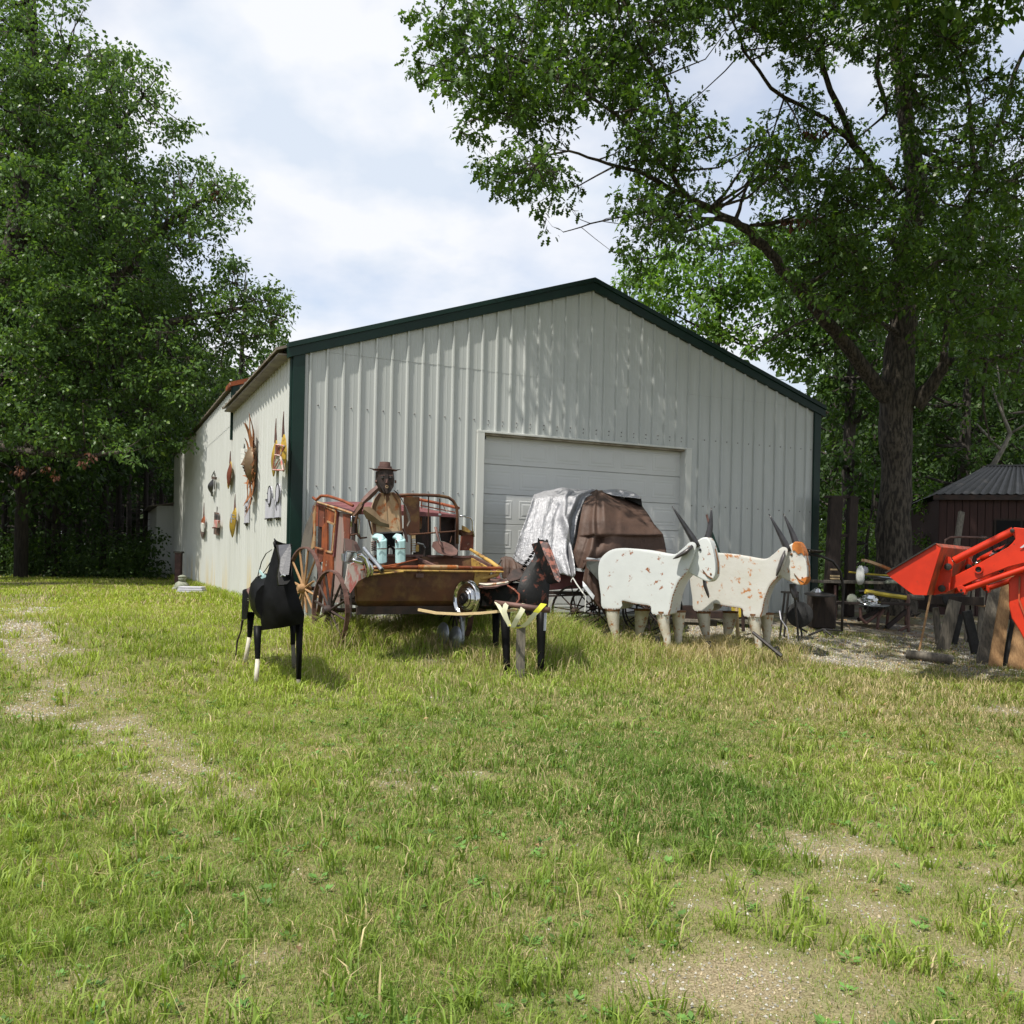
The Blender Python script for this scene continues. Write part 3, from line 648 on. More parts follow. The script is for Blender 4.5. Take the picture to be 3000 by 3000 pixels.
# --- large oak on the right, over the yard
def dm(d): return 13.2 + (d - 11.3) * 1.38
def limbpx(pts, f=lambda d: d): return [P(a, b, f(d)) for a, b, d, r in pts], [r / FPX * f(d) for a, b, d, r in pts]
def oak_right():
    base = P(2622, 1640, dm(15.6)); base.z = 0
    root = thing('oak_tree', base, 'large grey barked oak spreading its limbs over the barn and the yard on the right', 'tree')
    L = []
    q_, r_ = limbpx([(2622, 1560, 15.6, 49), (2622, 1350, 15.6, 43), (2630, 1150, 15.6, 50), (2640, 1000, 15.6, 40), (2650, 860, 15.6, 36), (2660, 700, 15.7, 30), (2690, 520, 15.8, 29), (2650, 330, 15.9, 22), (2620, 120, 16, 17), (2615, -100, 16, 12)], dm)
    L.append(([base + Vector((0, 0, -.1)), base + Vector((0, 0, .35))] + q_, [.55, .41] + r_))
    def lim(*pts): L.append(limbpx([(a, b, d, r * .58) for a, b, d, r in pts], dm))
    lim((2640, 1200, 15.6, 60), (2560, 1120, 15.5, 40), (2440, 960, 15.1, 34), (2350, 860, 14.7, 30), (2270, 760, 14.4, 26), (2200, 680, 14.1, 23), (2130, 640, 13.8, 20))
    lim((2130, 640, 13.8, 18), (2060, 600, 13.5, 15), (1980, 562, 13.2, 14), (1875, 502, 12.8, 11), (1780, 480, 12.5, 8), (1668, 440, 12.2, 6), (1560, 470, 12, 4), (1480, 560, 11.9, 2.5))
    lim((2000, 560, 13.2, 13), (1960, 500, 13, 12), (1823, 347, 12.4, 10), (1700, 262, 12, 8), (1560, 190, 11.7, 6), (1409, 124, 11.4, 4), (1290, 60, 11.3, 2.5))
    lim((1975, 500, 13, 11), (1978, 362, 13, 9), (1952, 259, 12.9, 8), (1875, 130, 12.7, 7), (1823, 0, 12.6, 6), (1790, -90, 12.5, 4))
    lim((2130, 645, 13.8, 12), (2060, 640, 13.4, 8), (1900, 620, 12.9, 5), (1760, 648, 12.6, 4), (1650, 680, 12.4, 2.5))
    lim((2590, 880, 15.5, 26), (2530, 800, 15.2, 22), (2450, 700, 14.8, 19), (2380, 640, 14.5, 16), (2290, 650, 14.2, 12), (2200, 660, 14, 9))
    lim((2620, 560, 15.8, 20), (2500, 420, 15.5, 18), (2450, 300, 15.3, 15), (2390, 150, 15.1, 12), (2280, 20, 14.9, 10), (2240, -60, 14.8, 8))
    lim((2510, 430, 15.5, 12), (2420, 350, 15.2, 10), (2260, 260, 14.6, 9), (2180, 150, 14.2, 7), (2130, 20, 14, 5))
    lim((2660, 330, 15.8, 18), (2640, 200, 15.7, 14), (2660, 60, 15.6, 12), (2650, -60, 15.6, 10))
    lim((2600, 330, 15.9, 12), (2570, 210, 15.7, 10), (2580, 60, 15.6, 8), (2540, -60, 15.5, 6))
    lim((2680, 1190, 15.5, 48), (2745, 1110, 15.3, 30), (2770, 1058, 15.2, 24), (2860, 1062, 14.9, 19), (2950, 1045, 14.6, 16), (3060, 1010, 14.2, 13))
    lim((2765, 1060, 15.2, 20), (2780, 900, 15.2, 17), (2820, 700, 15.1, 14), (2860, 520, 15, 15), (2850, 400, 15, 12), (2830, 230, 14.9, 9), (2780, 120, 14.8, 7))
    lim((2860, 520, 15, 13), (2930, 350, 14.9, 11), (2990, 170, 14.8, 10), (3050, 60, 14.7, 8))
    lim((2640, 980, 15.5, 12), (2555, 930, 15, 9), (2460, 905, 14.6, 7), (2330, 950, 14.2, 5), (2190, 1040, 13.9, 3))
    poly_near = [(1185, -60), (1190, 40), (1215, 90), (1195, 150), (1205, 260), (1240, 300), (1330, 340), (1315, 370), (1335, 420), (1400, 470), (1395, 590), (1440, 610), (1520, 605), (1545, 640), (1550, 690), (1610, 705), (1680, 650), (1800, 670), (1790, 740), (1840, 800),
                 (2000, 730), (2200, 790), (2350, 880), (2480, 1000), (2560, 1010), (2700, 1080), (2760, 990), (2850, 1150), (3080, 1250), (3080, -80)]
    def Df(x, y): return dm(np.interp(x, [1150, 1500, 2000, 2500, 3050], [11.3, 12.0, 13.4, 15.0, 14.4]) + rnd.uniform(-1.3, 1.3) * np.interp(x, [1150, 1700, 2600], [.55, 1.0, 1.7]))
    bl = crown_blobs(poly_near, Df, 98, 430, .32, 24000)
    skyholes = [(2190, 300, 60), (2480, 250, 55), (2120, 590, 30), (2210, 250, 55), (2970, 110, 45), (1760, 560, 45), (1700, 400, 22), (2070, 190, 60), (2540, 330, 30)]
    bl = [b for b in bl if not any(math.hypot(b[0] - h[0], b[1] - h[1]) < h[2] + b[2] * .75 for h in skyholes)]
    for (x, y, r, D) in [(1235, 40, 60, 11.3), (1260, 190, 65, 11.4), (1230, 245, 45, 11.4), (1350, 385, 55, 11.8), (1420, 500, 60, 12), (1460, 570, 60, 12.1), (1600, 640, 60, 12.3), (1880, 760, 90, 13.2), (2000, 690, 90, 13.5), (1870, 690, 50, 13), (2100, 560, 60, 12.6), (2720, 1000, 60, 14.4), (2700, 830, 80, 13.9), (2800, 900, 85, 13.8), (2620, 760, 70, 13.9), (2920, 980, 80, 13.6), (2760, 700, 80, 14), (2560, 880, 60, 14.2), (2880, 780, 90, 13.8), (2960, 1130, 60, 14), (2450, 780, 60, 14.2), (2250, 380, 70, 13), (2330, 90, 60, 13.5), (2900, 1290, 40, 14.9)]:
        bl.append((x, y, r, dm(D)))
    up = []
    for _ in range(150):                                               # the rest of the crown, above the top of the photograph
        q = Vector((rnd.uniform(.2, 12), rnd.uniform(6.5, 20), 0)); q.x += 1.6 * (q.y < 13.5); q.z = max(.96 + .64 * q.y + .7, rnd.uniform(8.5, 13.5))
        for _k in range(30): up.append((q.x + rnd.gauss(0, .55), q.y + rnd.gauss(0, .55), q.z + rnd.gauss(0, .35)))
    oak(root, L, bl, 52, .17, 10, .07, .155, T_OAK, (.066, .125, .024))
    A = leaves(np.array(up), np.full(len(up), .28), 9, .14, .22, T_MID, (.066, .125, .024)); npmesh('upper_crown', A[0], A[1], M['leaf'], A[2], parent=root, base=root.location, kind='stuff')
oak_right()
def dead_clusters():
    k = 0
    root = thing('dead_leaf_cluster', P(2385, 380, 14.2), 'brown dead leaf cluster hanging high in the right oak among green leaves', 'dead leaves', 'dead leaf clusters in the oaks')
    spots = [(2385, 380, 16.8, 'brown dead leaf cluster hanging high in the right oak beside the upper sky gap'), (2330, 640, 16.6, 'brown dead leaf cluster on the horizontal limb of the right oak'),
             (70, 1365, 22.6, 'pair of dead brown leaf sprays low in the left oak near the photo edge'), (150, 1375, 22.5, 'largest dead reddish leaf spray hanging low under the left oak'),
             (265, 1345, 22.5, 'small orange dead leaf spray beside the bright low green bough'), (650, 565, 25, 'tiny rust coloured leaf spray at the outer edge of the left oak crown')]
    COL.objects.unlink(root); bpy.data.objects.remove(root)
    for (x, y, D, lab) in spots:
        c = P(x, y, D); n = 2
        cs = np.array([[c.x + rnd.uniform(-.18, .18), c.y + rnd.uniform(-.1, .1), c.z + rnd.uniform(-.18, .1)] for _ in range(n)])
        A = leaves(cs, np.full(n, .16), 16, .08, .13, T_MID, (.085, .034, .02), droop=1.2, yel=.1)
        npmesh('dead_leaf_spray', A[0], A[1], M['litter'], A[2], base=c, kind='stuff', label=lab, category='dead leaves', group='dead leaf sprays in the oaks')
dead_clusters()

# --- big oak on the left
def oak_left():
    base = P(-90, 1640, 27.5); base.z = 0
    root = thing('oak_tree', base, 'tall leafy oak filling the upper left beside the barn wall', 'tree')
    dl = lambda d: d + 4.2
    L = [([base, P(-80, 1300, 27.5), P(-40, 1000, 27.3), P(40, 700, 27), P(90, 350, 27), P(90, 0, 27), P(80, -200, 27)], [.48, .38, .33, .26, .20, .13, .06])]
    def lim(*pts): L.append(limbpx(pts, dl))
    lim((-40, 1020, 23.3, 22), (300, 900, 22.4, 18), (420, 720, 22, 12), (520, 630, 21.6, 8), (640, 560, 21.3, 4))
    lim((-50, 1120, 23.3, 20), (330, 1060, 22.5, 16), (430, 960, 22.3, 12), (560, 930, 22, 9), (720, 900, 21.7, 5), (840, 930, 21.5, 2.5))
    lim((40, 720, 23, 17), (260, 560, 22.5, 13), (330, 400, 22.3, 9), (420, 280, 22.1, 4))
    lim((115, 500, 23, 13), (60, 330, 22.3, 10), (200, 150, 22, 5))
    lim((-75, 1290, 23.3, 14), (120, 1330, 21, 9), (260, 1335, 20.5, 6), (380, 1320, 19.5, 3))
    poly = [(-80, -60), (262, -60), (262, 50), (245, 90), (300, 95), (400, 120), (470, 170), (512, 260), (500, 320), (560, 320), (578, 400), (545, 450), (620, 450), (730, 500), (738, 590), (715, 670), (690, 740),
            (790, 790), (850, 850), (878, 930), (862, 1000), (760, 1090), (660, 1180), (560, 1300), (520, 1400), (440, 1400), (400, 1340), (300, 1370), (150, 1380), (-80, 1400)]
    def Df(x, y): return 4.2 + np.interp(x, [0, 450, 870], [21.5, 22.2, 21.8]) + rnd.uniform(-2.4, 2.4) * np.interp(x, [0, 500, 870], [1, .8, .35])
    bl = crown_blobs(poly, Df, 84, 330, .40, 14000)
    bl = [b for b in bl if not any(math.hypot(b[0] - h[0], b[1] - h[1]) < h[2] + b[2] * .5 for h in [(470, 730, 28), (440, 470, 18), (590, 790, 14)])]
    bl += [(x, y, r, D + 4.2) for x, y, r, D in [(245, 30, 30, 21.5), (480, 270, 40, 22), (555, 360, 36, 21.8), (700, 540, 42, 21.7), (700, 600, 40, 21.5), (830, 940, 48, 21.5), (790, 850, 45, 21.6), (340, 1330, 50, 18.8), (380, 1350, 36, 18.6), (60, 880, 80, 19.6), (90, 930, 70, 19.4), (20, 980, 60, 19.5)]]
    oak(root, L, bl, 21, .27, 19, .075, .165, T_MID, (.084, .150, .042), twr=1.2)
oak_left()
# --- bright pine-like tree behind the barn ridge and fir tops
def simple_tree(name, label, px, D, ztop, poly, colr, num, rpx, trunk_r=.2, dsp=1.5, per_m2=16, rcl=.35, per=12, L0=.18, L1=.3, bark='bark_dark', grp=None, tmpl=T_FAR, kind='tree'):
    base = P(px, 1640, D); base.z = 0
    root = thing(name, base, label, kind, grp)
    L = [([base, base + Vector((0, 0, ztop * .5)), base + Vector((.2, .1, ztop))], [trunk_r, trunk_r * .75, trunk_r * .2])]
    bl = crown_blobs(poly, lambda x, y: D + rnd.uniform(-dsp, dsp), rpx, num, .55, 4000)
    oak(root, L, bl, per_m2, rcl, per, L0, L1, tmpl, colr, bark=bark, seg=7, mat='leaf_far', twr=1.3)
    return root
simple_tree('pine_tree', 'bright green pine rising behind the right slope of the barn roof', 2080, 27, 10.5, [(1800, 900), (1790, 830), (1850, 760), (1960, 700), (2100, 640), (2300, 640), (2380, 760), (2420, 950), (2400, 1120), (2150, 1040), (1900, 940)], (.100, .190, .032), 90, 75, per_m2=15, rcl=.40, per=24, L0=.10, L1=.20)
simple_tree('hickory_tree', 'mid green tree behind the barn between the pine and the oak trunk', 2480, 24, 9.5, [(2250, 640), (2550, 600), (2600, 900), (2600, 1450), (2450, 1500), (2420, 1150), (2250, 1000)], (.046, .092, .020), 64, 75, per_m2=16, rcl=.36, per=24, L0=.11, L1=.19)
simple_tree('maple_tree', 'shaded leafy tree between the oak trunk and the red shed', 2820, 26, 9, [(2640, 600), (2880, 560), (2900, 1000), (2900, 1380), (2720, 1480), (2640, 1500)], (.038, .076, .018), 60, 78, per_m2=15, rcl=.38, per=24, L0=.11, L1=.19)
simple_tree('forest_tree', 'dense dark tree rising behind the red shed at the right edge', 3010, 25, 9, [(2880, 520), (3120, 500), (3120, 1420), (2900, 1380)], (.034, .068, .018), 40, 80, per_m2=15, rcl=.38, per=24, L0=.11, L1=.19)
simple_tree('pine_tree', 'feathery pine crown showing over the rusty roof step of the barn', 690, 40, 13, [(560, 1300), (600, 1130), (660, 990), (740, 900), (800, 930), (860, 1010), (800, 1150), (640, 1300)], (.060, .115, .030), 30, 48, per_m2=9, rcl=.5, per=14, L0=.16, L1=.28)
# young trees and brush catching light between the yard posts
simple_tree('sapling', 'sunlit young tree seen between the dark posts and the oak trunk', 2540, 20.5, 3.0, [(2390, 1450), (2560, 1420), (2570, 1700), (2400, 1700)], (.11, .20, .03), 14, 42, .05, .7, 30, .22, 16, .07, .12, tmpl=T_MID)
simple_tree('sapling', 'sunlit young tree seen between the oak trunk and the red shed', 2715, 21, 2.8, [(2680, 1420), (2750, 1400), (2760, 1640), (2680, 1660)], (.09, .17, .03), 10, 42, .05, .7, 30, .22, 16, .07, .12, tmpl=T_MID)
# forest: pines in the left wood (bare lower stems) and mixed trees behind everything
def forest_proto(kind, seedn):
    """one forest tree at the origin; copies share its meshes"""
    rr = random.Random(seedn)
    H = 17 if kind == 'pine' else 13
    root = thing(kind + '_tree', Vector((0, 0, 0)), 'x', 'tree')
    tb = MB(); r0 = .125 if kind == 'pine' else .2
    tb.tube([Vector((0, 0, -.3)), Vector((rr.uniform(-.1, .1), 0, H * .3)), Vector((rr.uniform(-.25, .25), 0, H * .65)), Vector((0, 0, H))], [r0, r0 * .82, r0 * .5, .04], 8)
    z0 = 4.6 if kind == 'pine' else 2.6; cents, rads = [], []
    for k in range(46 if kind == 'pine' else 60):
        z = z0 + (H - z0) * rr.random() ** .9; f = (z - z0) / (H - z0); R = (2.6 if kind == 'pine' else 3.2) * (1 - .75 * f) * (.5 + .5 * min(1, f * 5))
        a = rr.uniform(0, 6.28); q = Vector((math.cos(a) * R * rr.uniform(.5, 1), math.sin(a) * R * rr.uniform(.5, 1), z))
        tb.tube([Vector((0, 0, z - .5)), q * .5 + Vector((0, 0, (z - .3) * .5)), q], [.05, .035, .015], 4, cap=False)
        for j in range(4):
            cents.append(q * rr.uniform(.75, 1) + Vector((0, 0, z * 0)) + Vector((rr.uniform(-.5, .5), rr.uniform(-.5, .5), rr.uniform(-.35, .35) + z * (0)))); rads.append(rr.uniform(.35, .6))
    for k in range(26 if kind == 'pine' else 8):                     # dead lower twigs
        z = rr.uniform(1.2, z0 + 1); a = rr.uniform(0, 6.28); l = rr.uniform(.5, 1.5); tb.tube([Vector((0, 0, z)), Vector((math.cos(a) * l, math.sin(a) * l, z - .1 + rr.uniform(0, .3)))], [.018, .006], 3, cap=False)
    tb.build('trunk', M['bark_dark'], root, smooth=True)
    A = leaves(np.array([[*c] for c in cents]), np.array(rads), 26, .14, .24, T_FAR, (.034, .068, .018) if kind == 'pine' else (.036, .070, .018))
    npmesh('crown', A[0], A[1], M['leaf_far'], A[2], parent=root, kind='stuff')
    return root
def copytree(r, loc, rz, sc, label, grp):
    c = r.copy(); COL.objects.link(c); c.location = loc; c.rotation_euler = (0, 0, rz); c.scale = (sc, sc, sc * rnd.uniform(.9, 1.12)); c['label'] = label; c['group'] = grp
    for ch in list(r.children):
        d = ch.copy(); COL.objects.link(d); d.parent = c
    return c
pines = [forest_proto('pine', 1), forest_proto('pine', 2)]; broads = [forest_proto('broadleaf', 3), forest_proto('broadleaf', 4)]
used = set()
ORD = ['first', 'second', 'third', 'fourth', 'fifth', 'sixth', 'seventh', 'eighth', 'ninth', 'tenth', 'eleventh', 'twelfth', 'thirteenth', 'fourteenth', 'fifteenth', 'sixteenth', 'seventeenth', 'eighteenth', 'nineteenth', 'twentieth', 'twenty-first', 'twenty-second', 'twenty-third', 'twenty-fourth', 'twenty-fifth', 'twenty-sixth', 'twenty-seventh', 'twenty-eighth', 'twenty-ninth', 'thirtieth', 'thirty-first', 'thirty-second', 'thirty-third']
def place_tree(kind, x, y, i, lab):
    pr = (pines if kind == 0 else broads)[i % 2]; grp = ('pine stems of the left wood', 'trees of the wood behind')[kind]
    sc = rnd.uniform(.85, 1.15)
    if (kind, i % 2) not in used:
        used.add((kind, i % 2)); pr.location = (x, y, 0); pr.rotation_euler = (0, 0, rnd.uniform(0, 6)); pr['label'] = lab; pr['group'] = grp; return
    copytree(pr, (x, y, 0), rnd.uniform(0, 6.28), sc, lab, grp)
i = 0
PS = sorted([(8, 33), (55, 36), (62, 31), (92, 34), (118, 38), (140, 33), (165, 41), (186, 36), (203, 45), (232, 35), (255, 43), (276, 39), (300, 34.5), (322, 48), (345, 37), (352, 46), (378, 42), (402, 50), (424, 38), (432, 45), (452, 52), (468, 44), (-40, 34), (-70, 31), (20, 44), (100, 50), (480, 55), (75, 58), (170, 60), (290, 60), (395, 62)])
for px, D in PS:
    q = P(px, 1640, D); dist = 'near' if D < 37 else 'middle distance' if D < 48 else 'far'
    place_tree(0, q.x, q.y, i, '%s pine stem of the left wood, %s counting from the left' % (dist, ORD[i])); i += 1
BL = [(62, 29.5), (165, 32), (-160, 42), (-60, 52), (30, 60), (110, 64), (210, 58), (300, 66), (390, 60), (450, 64), (520, 58), (560, 50), (620, 62), (700, 70)]
for j, (x_, y_) in enumerate([(-17.2, 21.5), (-19.5, 25), (-17.5, 18)]): place_tree(1, x_, y_, i, ['leafy tree just beyond the left edge, beside the lane', 'leafy tree beyond the left edge, farthest back along the lane', 'leafy tree beyond the left edge, nearest the lawn'][j]); i += 1
BR = [(2440, 40), (2500, 48), (2560, 38), (2620, 44), (2690, 36), (2740, 46), (2800, 38), (2860, 33), (2920, 42), (2985, 36), (3060, 32), (3140, 40), (2420, 52), (2650, 55), (2780, 52), (2900, 54), (3020, 50)]
for lst, fmt in ((BL, 'leafy dark tree behind the pine stems on the left, %s counting from the left'), (BR, 'leafy dark tree behind the right yard and shed, %s counting from the barn')):
    for j, (px, D) in enumerate(sorted(lst)):
        q = P(px, 1640, D); place_tree(1, q.x, q.y, i, fmt % ORD[j]); i += 1
# undergrowth and the far wood edge: one mass of leaves
def woods():
    cs = []
    for _ in range(2600):
        a = rnd.uniform(-1.1, 1.1); R = rnd.uniform(62, 84); x, y = math.sin(a) * R, math.cos(a) * R
        cs.append((x, y, rnd.uniform(0, 14) ** 1.0))
    A = leaves(np.array(cs), np.full(len(cs), 1.9), 22, .7, 1.2, T_FAR, (.035, .062, .020))
    npmesh('far_wood', A[0], A[1], M['leaf_far'], A[2], kind='stuff', label='far shaded wood edge closing off the view behind the trees', category='woods')
    cs = []
    for _ in range(1900):
        if rnd.random() < .5: px, D = rnd.uniform(-120, 470), 31 + 24 * rnd.random() ** 1.6
        else: px, D = rnd.uniform(2380, 3100), rnd.uniform(22, 40)
        q = P(px, 1640, D); cs.append((q.x, q.y, rnd.uniform(0, 1) ** 1.6 * (1.6 if px < 1000 else 2.6)))
    A = leaves(np.array(cs), np.full(len(cs), .45), 26, .09, .17, T_FAR, (.040, .075, .020))
    npmesh('undergrowth', A[0], A[1], M['leaf_far'], A[2], kind='stuff', label='low shaded brush growing under the trees', category='undergrowth')
woods()
def birch():
    b = P(2900, 1640, 22.5); b.z = 0
    root = thing('dead_tree', b, 'thin pale bare tree with forked crooked branches above the red shed roof', 'tree')
    m = MB()
    def l(*p): q, r = limbpx(p); m.tube(q, r, 6)
    l((2895, 1640, 22.5, 10), (2905, 1500, 22.5, 9), (2905, 1370, 22.5, 9), (2935, 1320, 22.5, 7), (2960, 1270, 22.5, 6), (2940, 1220, 22.5, 4), (2900, 1120, 22.5, 3))
    l((2935, 1320, 22.5, 5), (2905, 1290, 22.5, 4), (2860, 1240, 22.5, 2)); l((2960, 1270, 22.5, 4), (3010, 1240, 22.5, 3), (3060, 1230, 22.5, 2)); l((2940, 1220, 22.5, 3), (2920, 1060, 22.5, 2))
    m.build('trunk', M['bark_pale'], root, smooth=True)
birch()
# ---------------------------------------------------------------- barn
barn = thing('metal_barn', F3(0, 0, 0), 'long white metal barn with dark green trim and ribbed siding', 'barn')
def gable(w): return (EAVE + (APEX - EAVE) * w / WA if w < WA else APEX - (APEX - EAVE) * (w - WA) / (W - WA)) - .06
PITCH = .2675
def sheet(fn, a0, a1, zlo, zhi, off=0.0, phase=0.0, simple=False):
    """ribbed sheet between a0 and a1; fn(a, out, z)"""
    mb = MB(); k0 = int(math.floor((a0 - phase) / PITCH)) - 1; prof = []
    for k in range(k0, k0 + int((a1 - a0) / PITCH) + 4):
        c = phase + k * PITCH
        pr = [(-.030, 0), (-.013, .036), (.013, .036), (.030, 0)]
        if not simple: pr += [(.090, 0), (.100, .0022), (.108, .0022), (.118, 0), (.152, 0), (.162, .0022), (.170, .0022), (.180, 0)]
        prof += [(c + a, h) for a, h in pr]
    pts = [(a0, None)] + [(a, h) for a, h in prof if a0 + .002 < a < a1 - .002] + [(a1, None)]
    def hh(a):
        x = [q[0] for q in prof]; y = [q[1] for q in prof]; return float(np.interp(a, x, y))
    if callable(zhi) and a0 < WA < a1: pts = sorted(pts + [(WA, None)], key=lambda q: q[0])
    row = [(a, hh(a) if h is None else h) for a, h in pts]
    lo = [fn(a, h + off, zlo) for a, h in row]; hi = [fn(a, h + off, zhi(a) if callable(zhi) else zhi) for a, h in row]
    mb.grid([lo, hi]); return mb
fb = [0, 1.07, 2.14, D1 - .0]
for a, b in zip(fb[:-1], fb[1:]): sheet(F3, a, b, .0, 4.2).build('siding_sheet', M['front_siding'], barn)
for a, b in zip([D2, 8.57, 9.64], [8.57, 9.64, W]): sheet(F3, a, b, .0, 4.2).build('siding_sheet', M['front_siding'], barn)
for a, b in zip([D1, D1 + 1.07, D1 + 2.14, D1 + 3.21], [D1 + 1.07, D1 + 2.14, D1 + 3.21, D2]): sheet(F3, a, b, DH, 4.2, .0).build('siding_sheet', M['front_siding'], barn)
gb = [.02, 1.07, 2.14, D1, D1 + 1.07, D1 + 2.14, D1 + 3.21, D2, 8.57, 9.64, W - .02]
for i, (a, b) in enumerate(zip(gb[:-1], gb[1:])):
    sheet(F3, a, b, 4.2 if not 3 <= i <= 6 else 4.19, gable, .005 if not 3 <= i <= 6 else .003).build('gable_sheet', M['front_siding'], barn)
for k in range(6): sheet(S3, k * 1.08, (k + 1) * 1.08, 0, 4.16).build('siding_sheet', M['side_siding'], barn)
T1 = 6.48
for k in range(15):
    a, b = T1 + .12 + k * 1.06, T1 + .12 + (k + 1) * 1.06
    sheet(S3, a, b, 0, 3.86, .0, simple=k > 5).build('siding_sheet', M['side_siding'], barn); sheet(S3, a, b, 3.86, 4.62, .012, simple=k > 5).build('siding_sheet', M['side_siding'], barn)
TE = T1 + .12 + 15 * 1.06
m = MB()
for z in (.62, 2.07, 3.35):                                          # screw rows
    a = .134
    while a < W - .1:
        if not (D1 - .12 < a < D2 + .1 and z < 3.2):
            m.lathe(F3(a + .0, .0, z + .0), NF, [(.013, 0), (.013, .006), (.007, .012)], 6)
        a += PITCH
for w_ in np.arange(D1 + .13, D2, PITCH): m.lathe(F3(float(w_), 0, 3.28), NF, [(.011, 0), (.011, .006), (.006, .01)], 6)
m.build('screws', M['screw'], barn, kind='stuff')
# green corner posts and rake trim
m = MB(); m.box(F3(.085, .025, 2.13), (.19, .05, 4.26), (U, NF, Vector((0, 0, 1)))); m.box(S3(.03, .02, 2.13), (.07, .04, 4.26), (V, -U, Vector((0, 0, 1)))); m.build('corner_trim', M['green_trim'], barn, bevel=.004)
m = MB(); m.box(F3(W - .06, .028, 2.13), (.17, .05, 4.26), (U, NF, Vector((0, 0, 1)))); m.box(F3(W + .03, -.08, 2.13), (.04, .2, 4.26), (U, NF, Vector((0, 0, 1)))); m.build('corner_trim', M['green_trim'], barn, bevel=.004)
for (a, za, b, zb) in ((-.10, EAVE - .035, WA, APEX), (WA, APEX, W + .12, EAVE - .035)):
    m = MB(); pl = [F3(a, .075, za), F3(b, .075, zb), F3(b, .075, zb - .20), F3(a, .075, za - .20)]; m.prism(pl, -NF * .09)
    pl = [F3(a, .105, za + .03), F3(b, .105, zb + .03), F3(b, .105, zb - .05), F3(a, .105, za - .05)]; m.prism(pl, -NF * .35); m.build('rake_trim', M['green_trim'], barn, bevel=.003)
# roofs
def roof(t0, t1, dz, name='roof_panel'):
    for (wa, za, wb, zb) in ((-.26 if dz == 0 else -.12, EAVE - (.087 if dz == 0 else .04), WA, APEX), (WA, APEX, W + .3, EAVE - .1)):
        m = MB(); A = lambda w, t, z: Vector((O2.x, O2.y, 0)) + U * w + V * t + Vector((0, 0, z + dz))
        pl = [A(wa, t0, za), A(wb, t0, zb), A(wb, t0, zb - .03), A(wa, t0, za - .03)]; m.prism(pl, V * (t1 - t0))
        t = t0 + .1
        while t < t1: m.beam(A(wa, t, za + .01), A(wb, t, zb + .01), .05, .03); t += PITCH * 2
        m.build(name, M['roof_metal'], barn)
roof(.02, T1 + .1, .0); roof(T1 + .12, TE + .02, .47)
# corrugated edge closure seen as teeth under the eave + purlin
m = MB(); m.box(S3(T1 / 2, .125, 4.10), (T1 - .1, .20, .03), (V, -U, Vector((0, 0, 1)))); m.build('eave_soffit', M['roof_metal'], barn)
m = MB()
A = lambda w, t, z: Vector((O2.x, O2.y, 0)) + U * w + V * t + Vector((0, 0, z))
m.prism([A(0, T1 + .12, 4.0), A(0, T1 + .12, 4.70), A(WA, T1 + .12, APEX + .42), A(W, T1 + .12, 4.70), A(W, T1 + .12, 4.0)], V * .05); m.build('upper_gable_wall', M['front_siding'], barn)
m = MB(); m.box(S3(T1 + .1, .012, 4.1), (.1, .12, 1.2), (V, -U, Vector((0, 0, 1)))); m.box(A(.25, T1 + .04, 4.55), (.6, .06, .3), (U, V, Vector((0, 0, 1)))); m.build('step_trim', M['green_trim'], barn)
m = MB(); m.prism([A(-.12, T1 - .02, 4.66), A(.55, T1 - .02, 4.88), A(.55, T1 - .02, 4.98), A(-.12, T1 - .02, 4.76)], V * .7); m.build('rusty_flashing', M['rust_orange'], barn)
# rear, far side, inside darkness
m = MB(); m.prism([A(W, 0, 0), A(W, 0, 4.2), A(W, TE, 4.2), A(W, TE, 0)], -U * .05); m.prism([A(0, TE, 0), A(0, TE, 4.6), A(WA, TE, APEX + .4), A(W, TE, 4.6), A(W, TE, 0)], -V * .05); m.build('far_walls', M['side_siding'], barn)
# annex beyond
an = thing('lean_to', S3(TE, 0, 0), 'low pale metal lean-to at the far end of the barn side', 'shed')
m = MB()
m.grid([[S3(TE + .03 + .0, o_ + .0, z) for o_ in np.linspace(-.3, .62, 8)] for z in (0, 2.75)]); m.build('front_wall', M['side_siding'], an)
sheet(lambda a, o_, z: S3(a, o_ + .6, z), TE + .03, TE + 8, 0, 2.7, simple=True).build('side_wall', M['side_siding'], an)
m = MB(); m.prism([S3(TE - .1, .9, 2.68), S3(TE - .1, -1.5, 3.1), S3(TE - .1, -1.5, 3.14), S3(TE - .1, .9, 2.73)], V * 8.3); m.build('roof', M['roof_metal'], an)
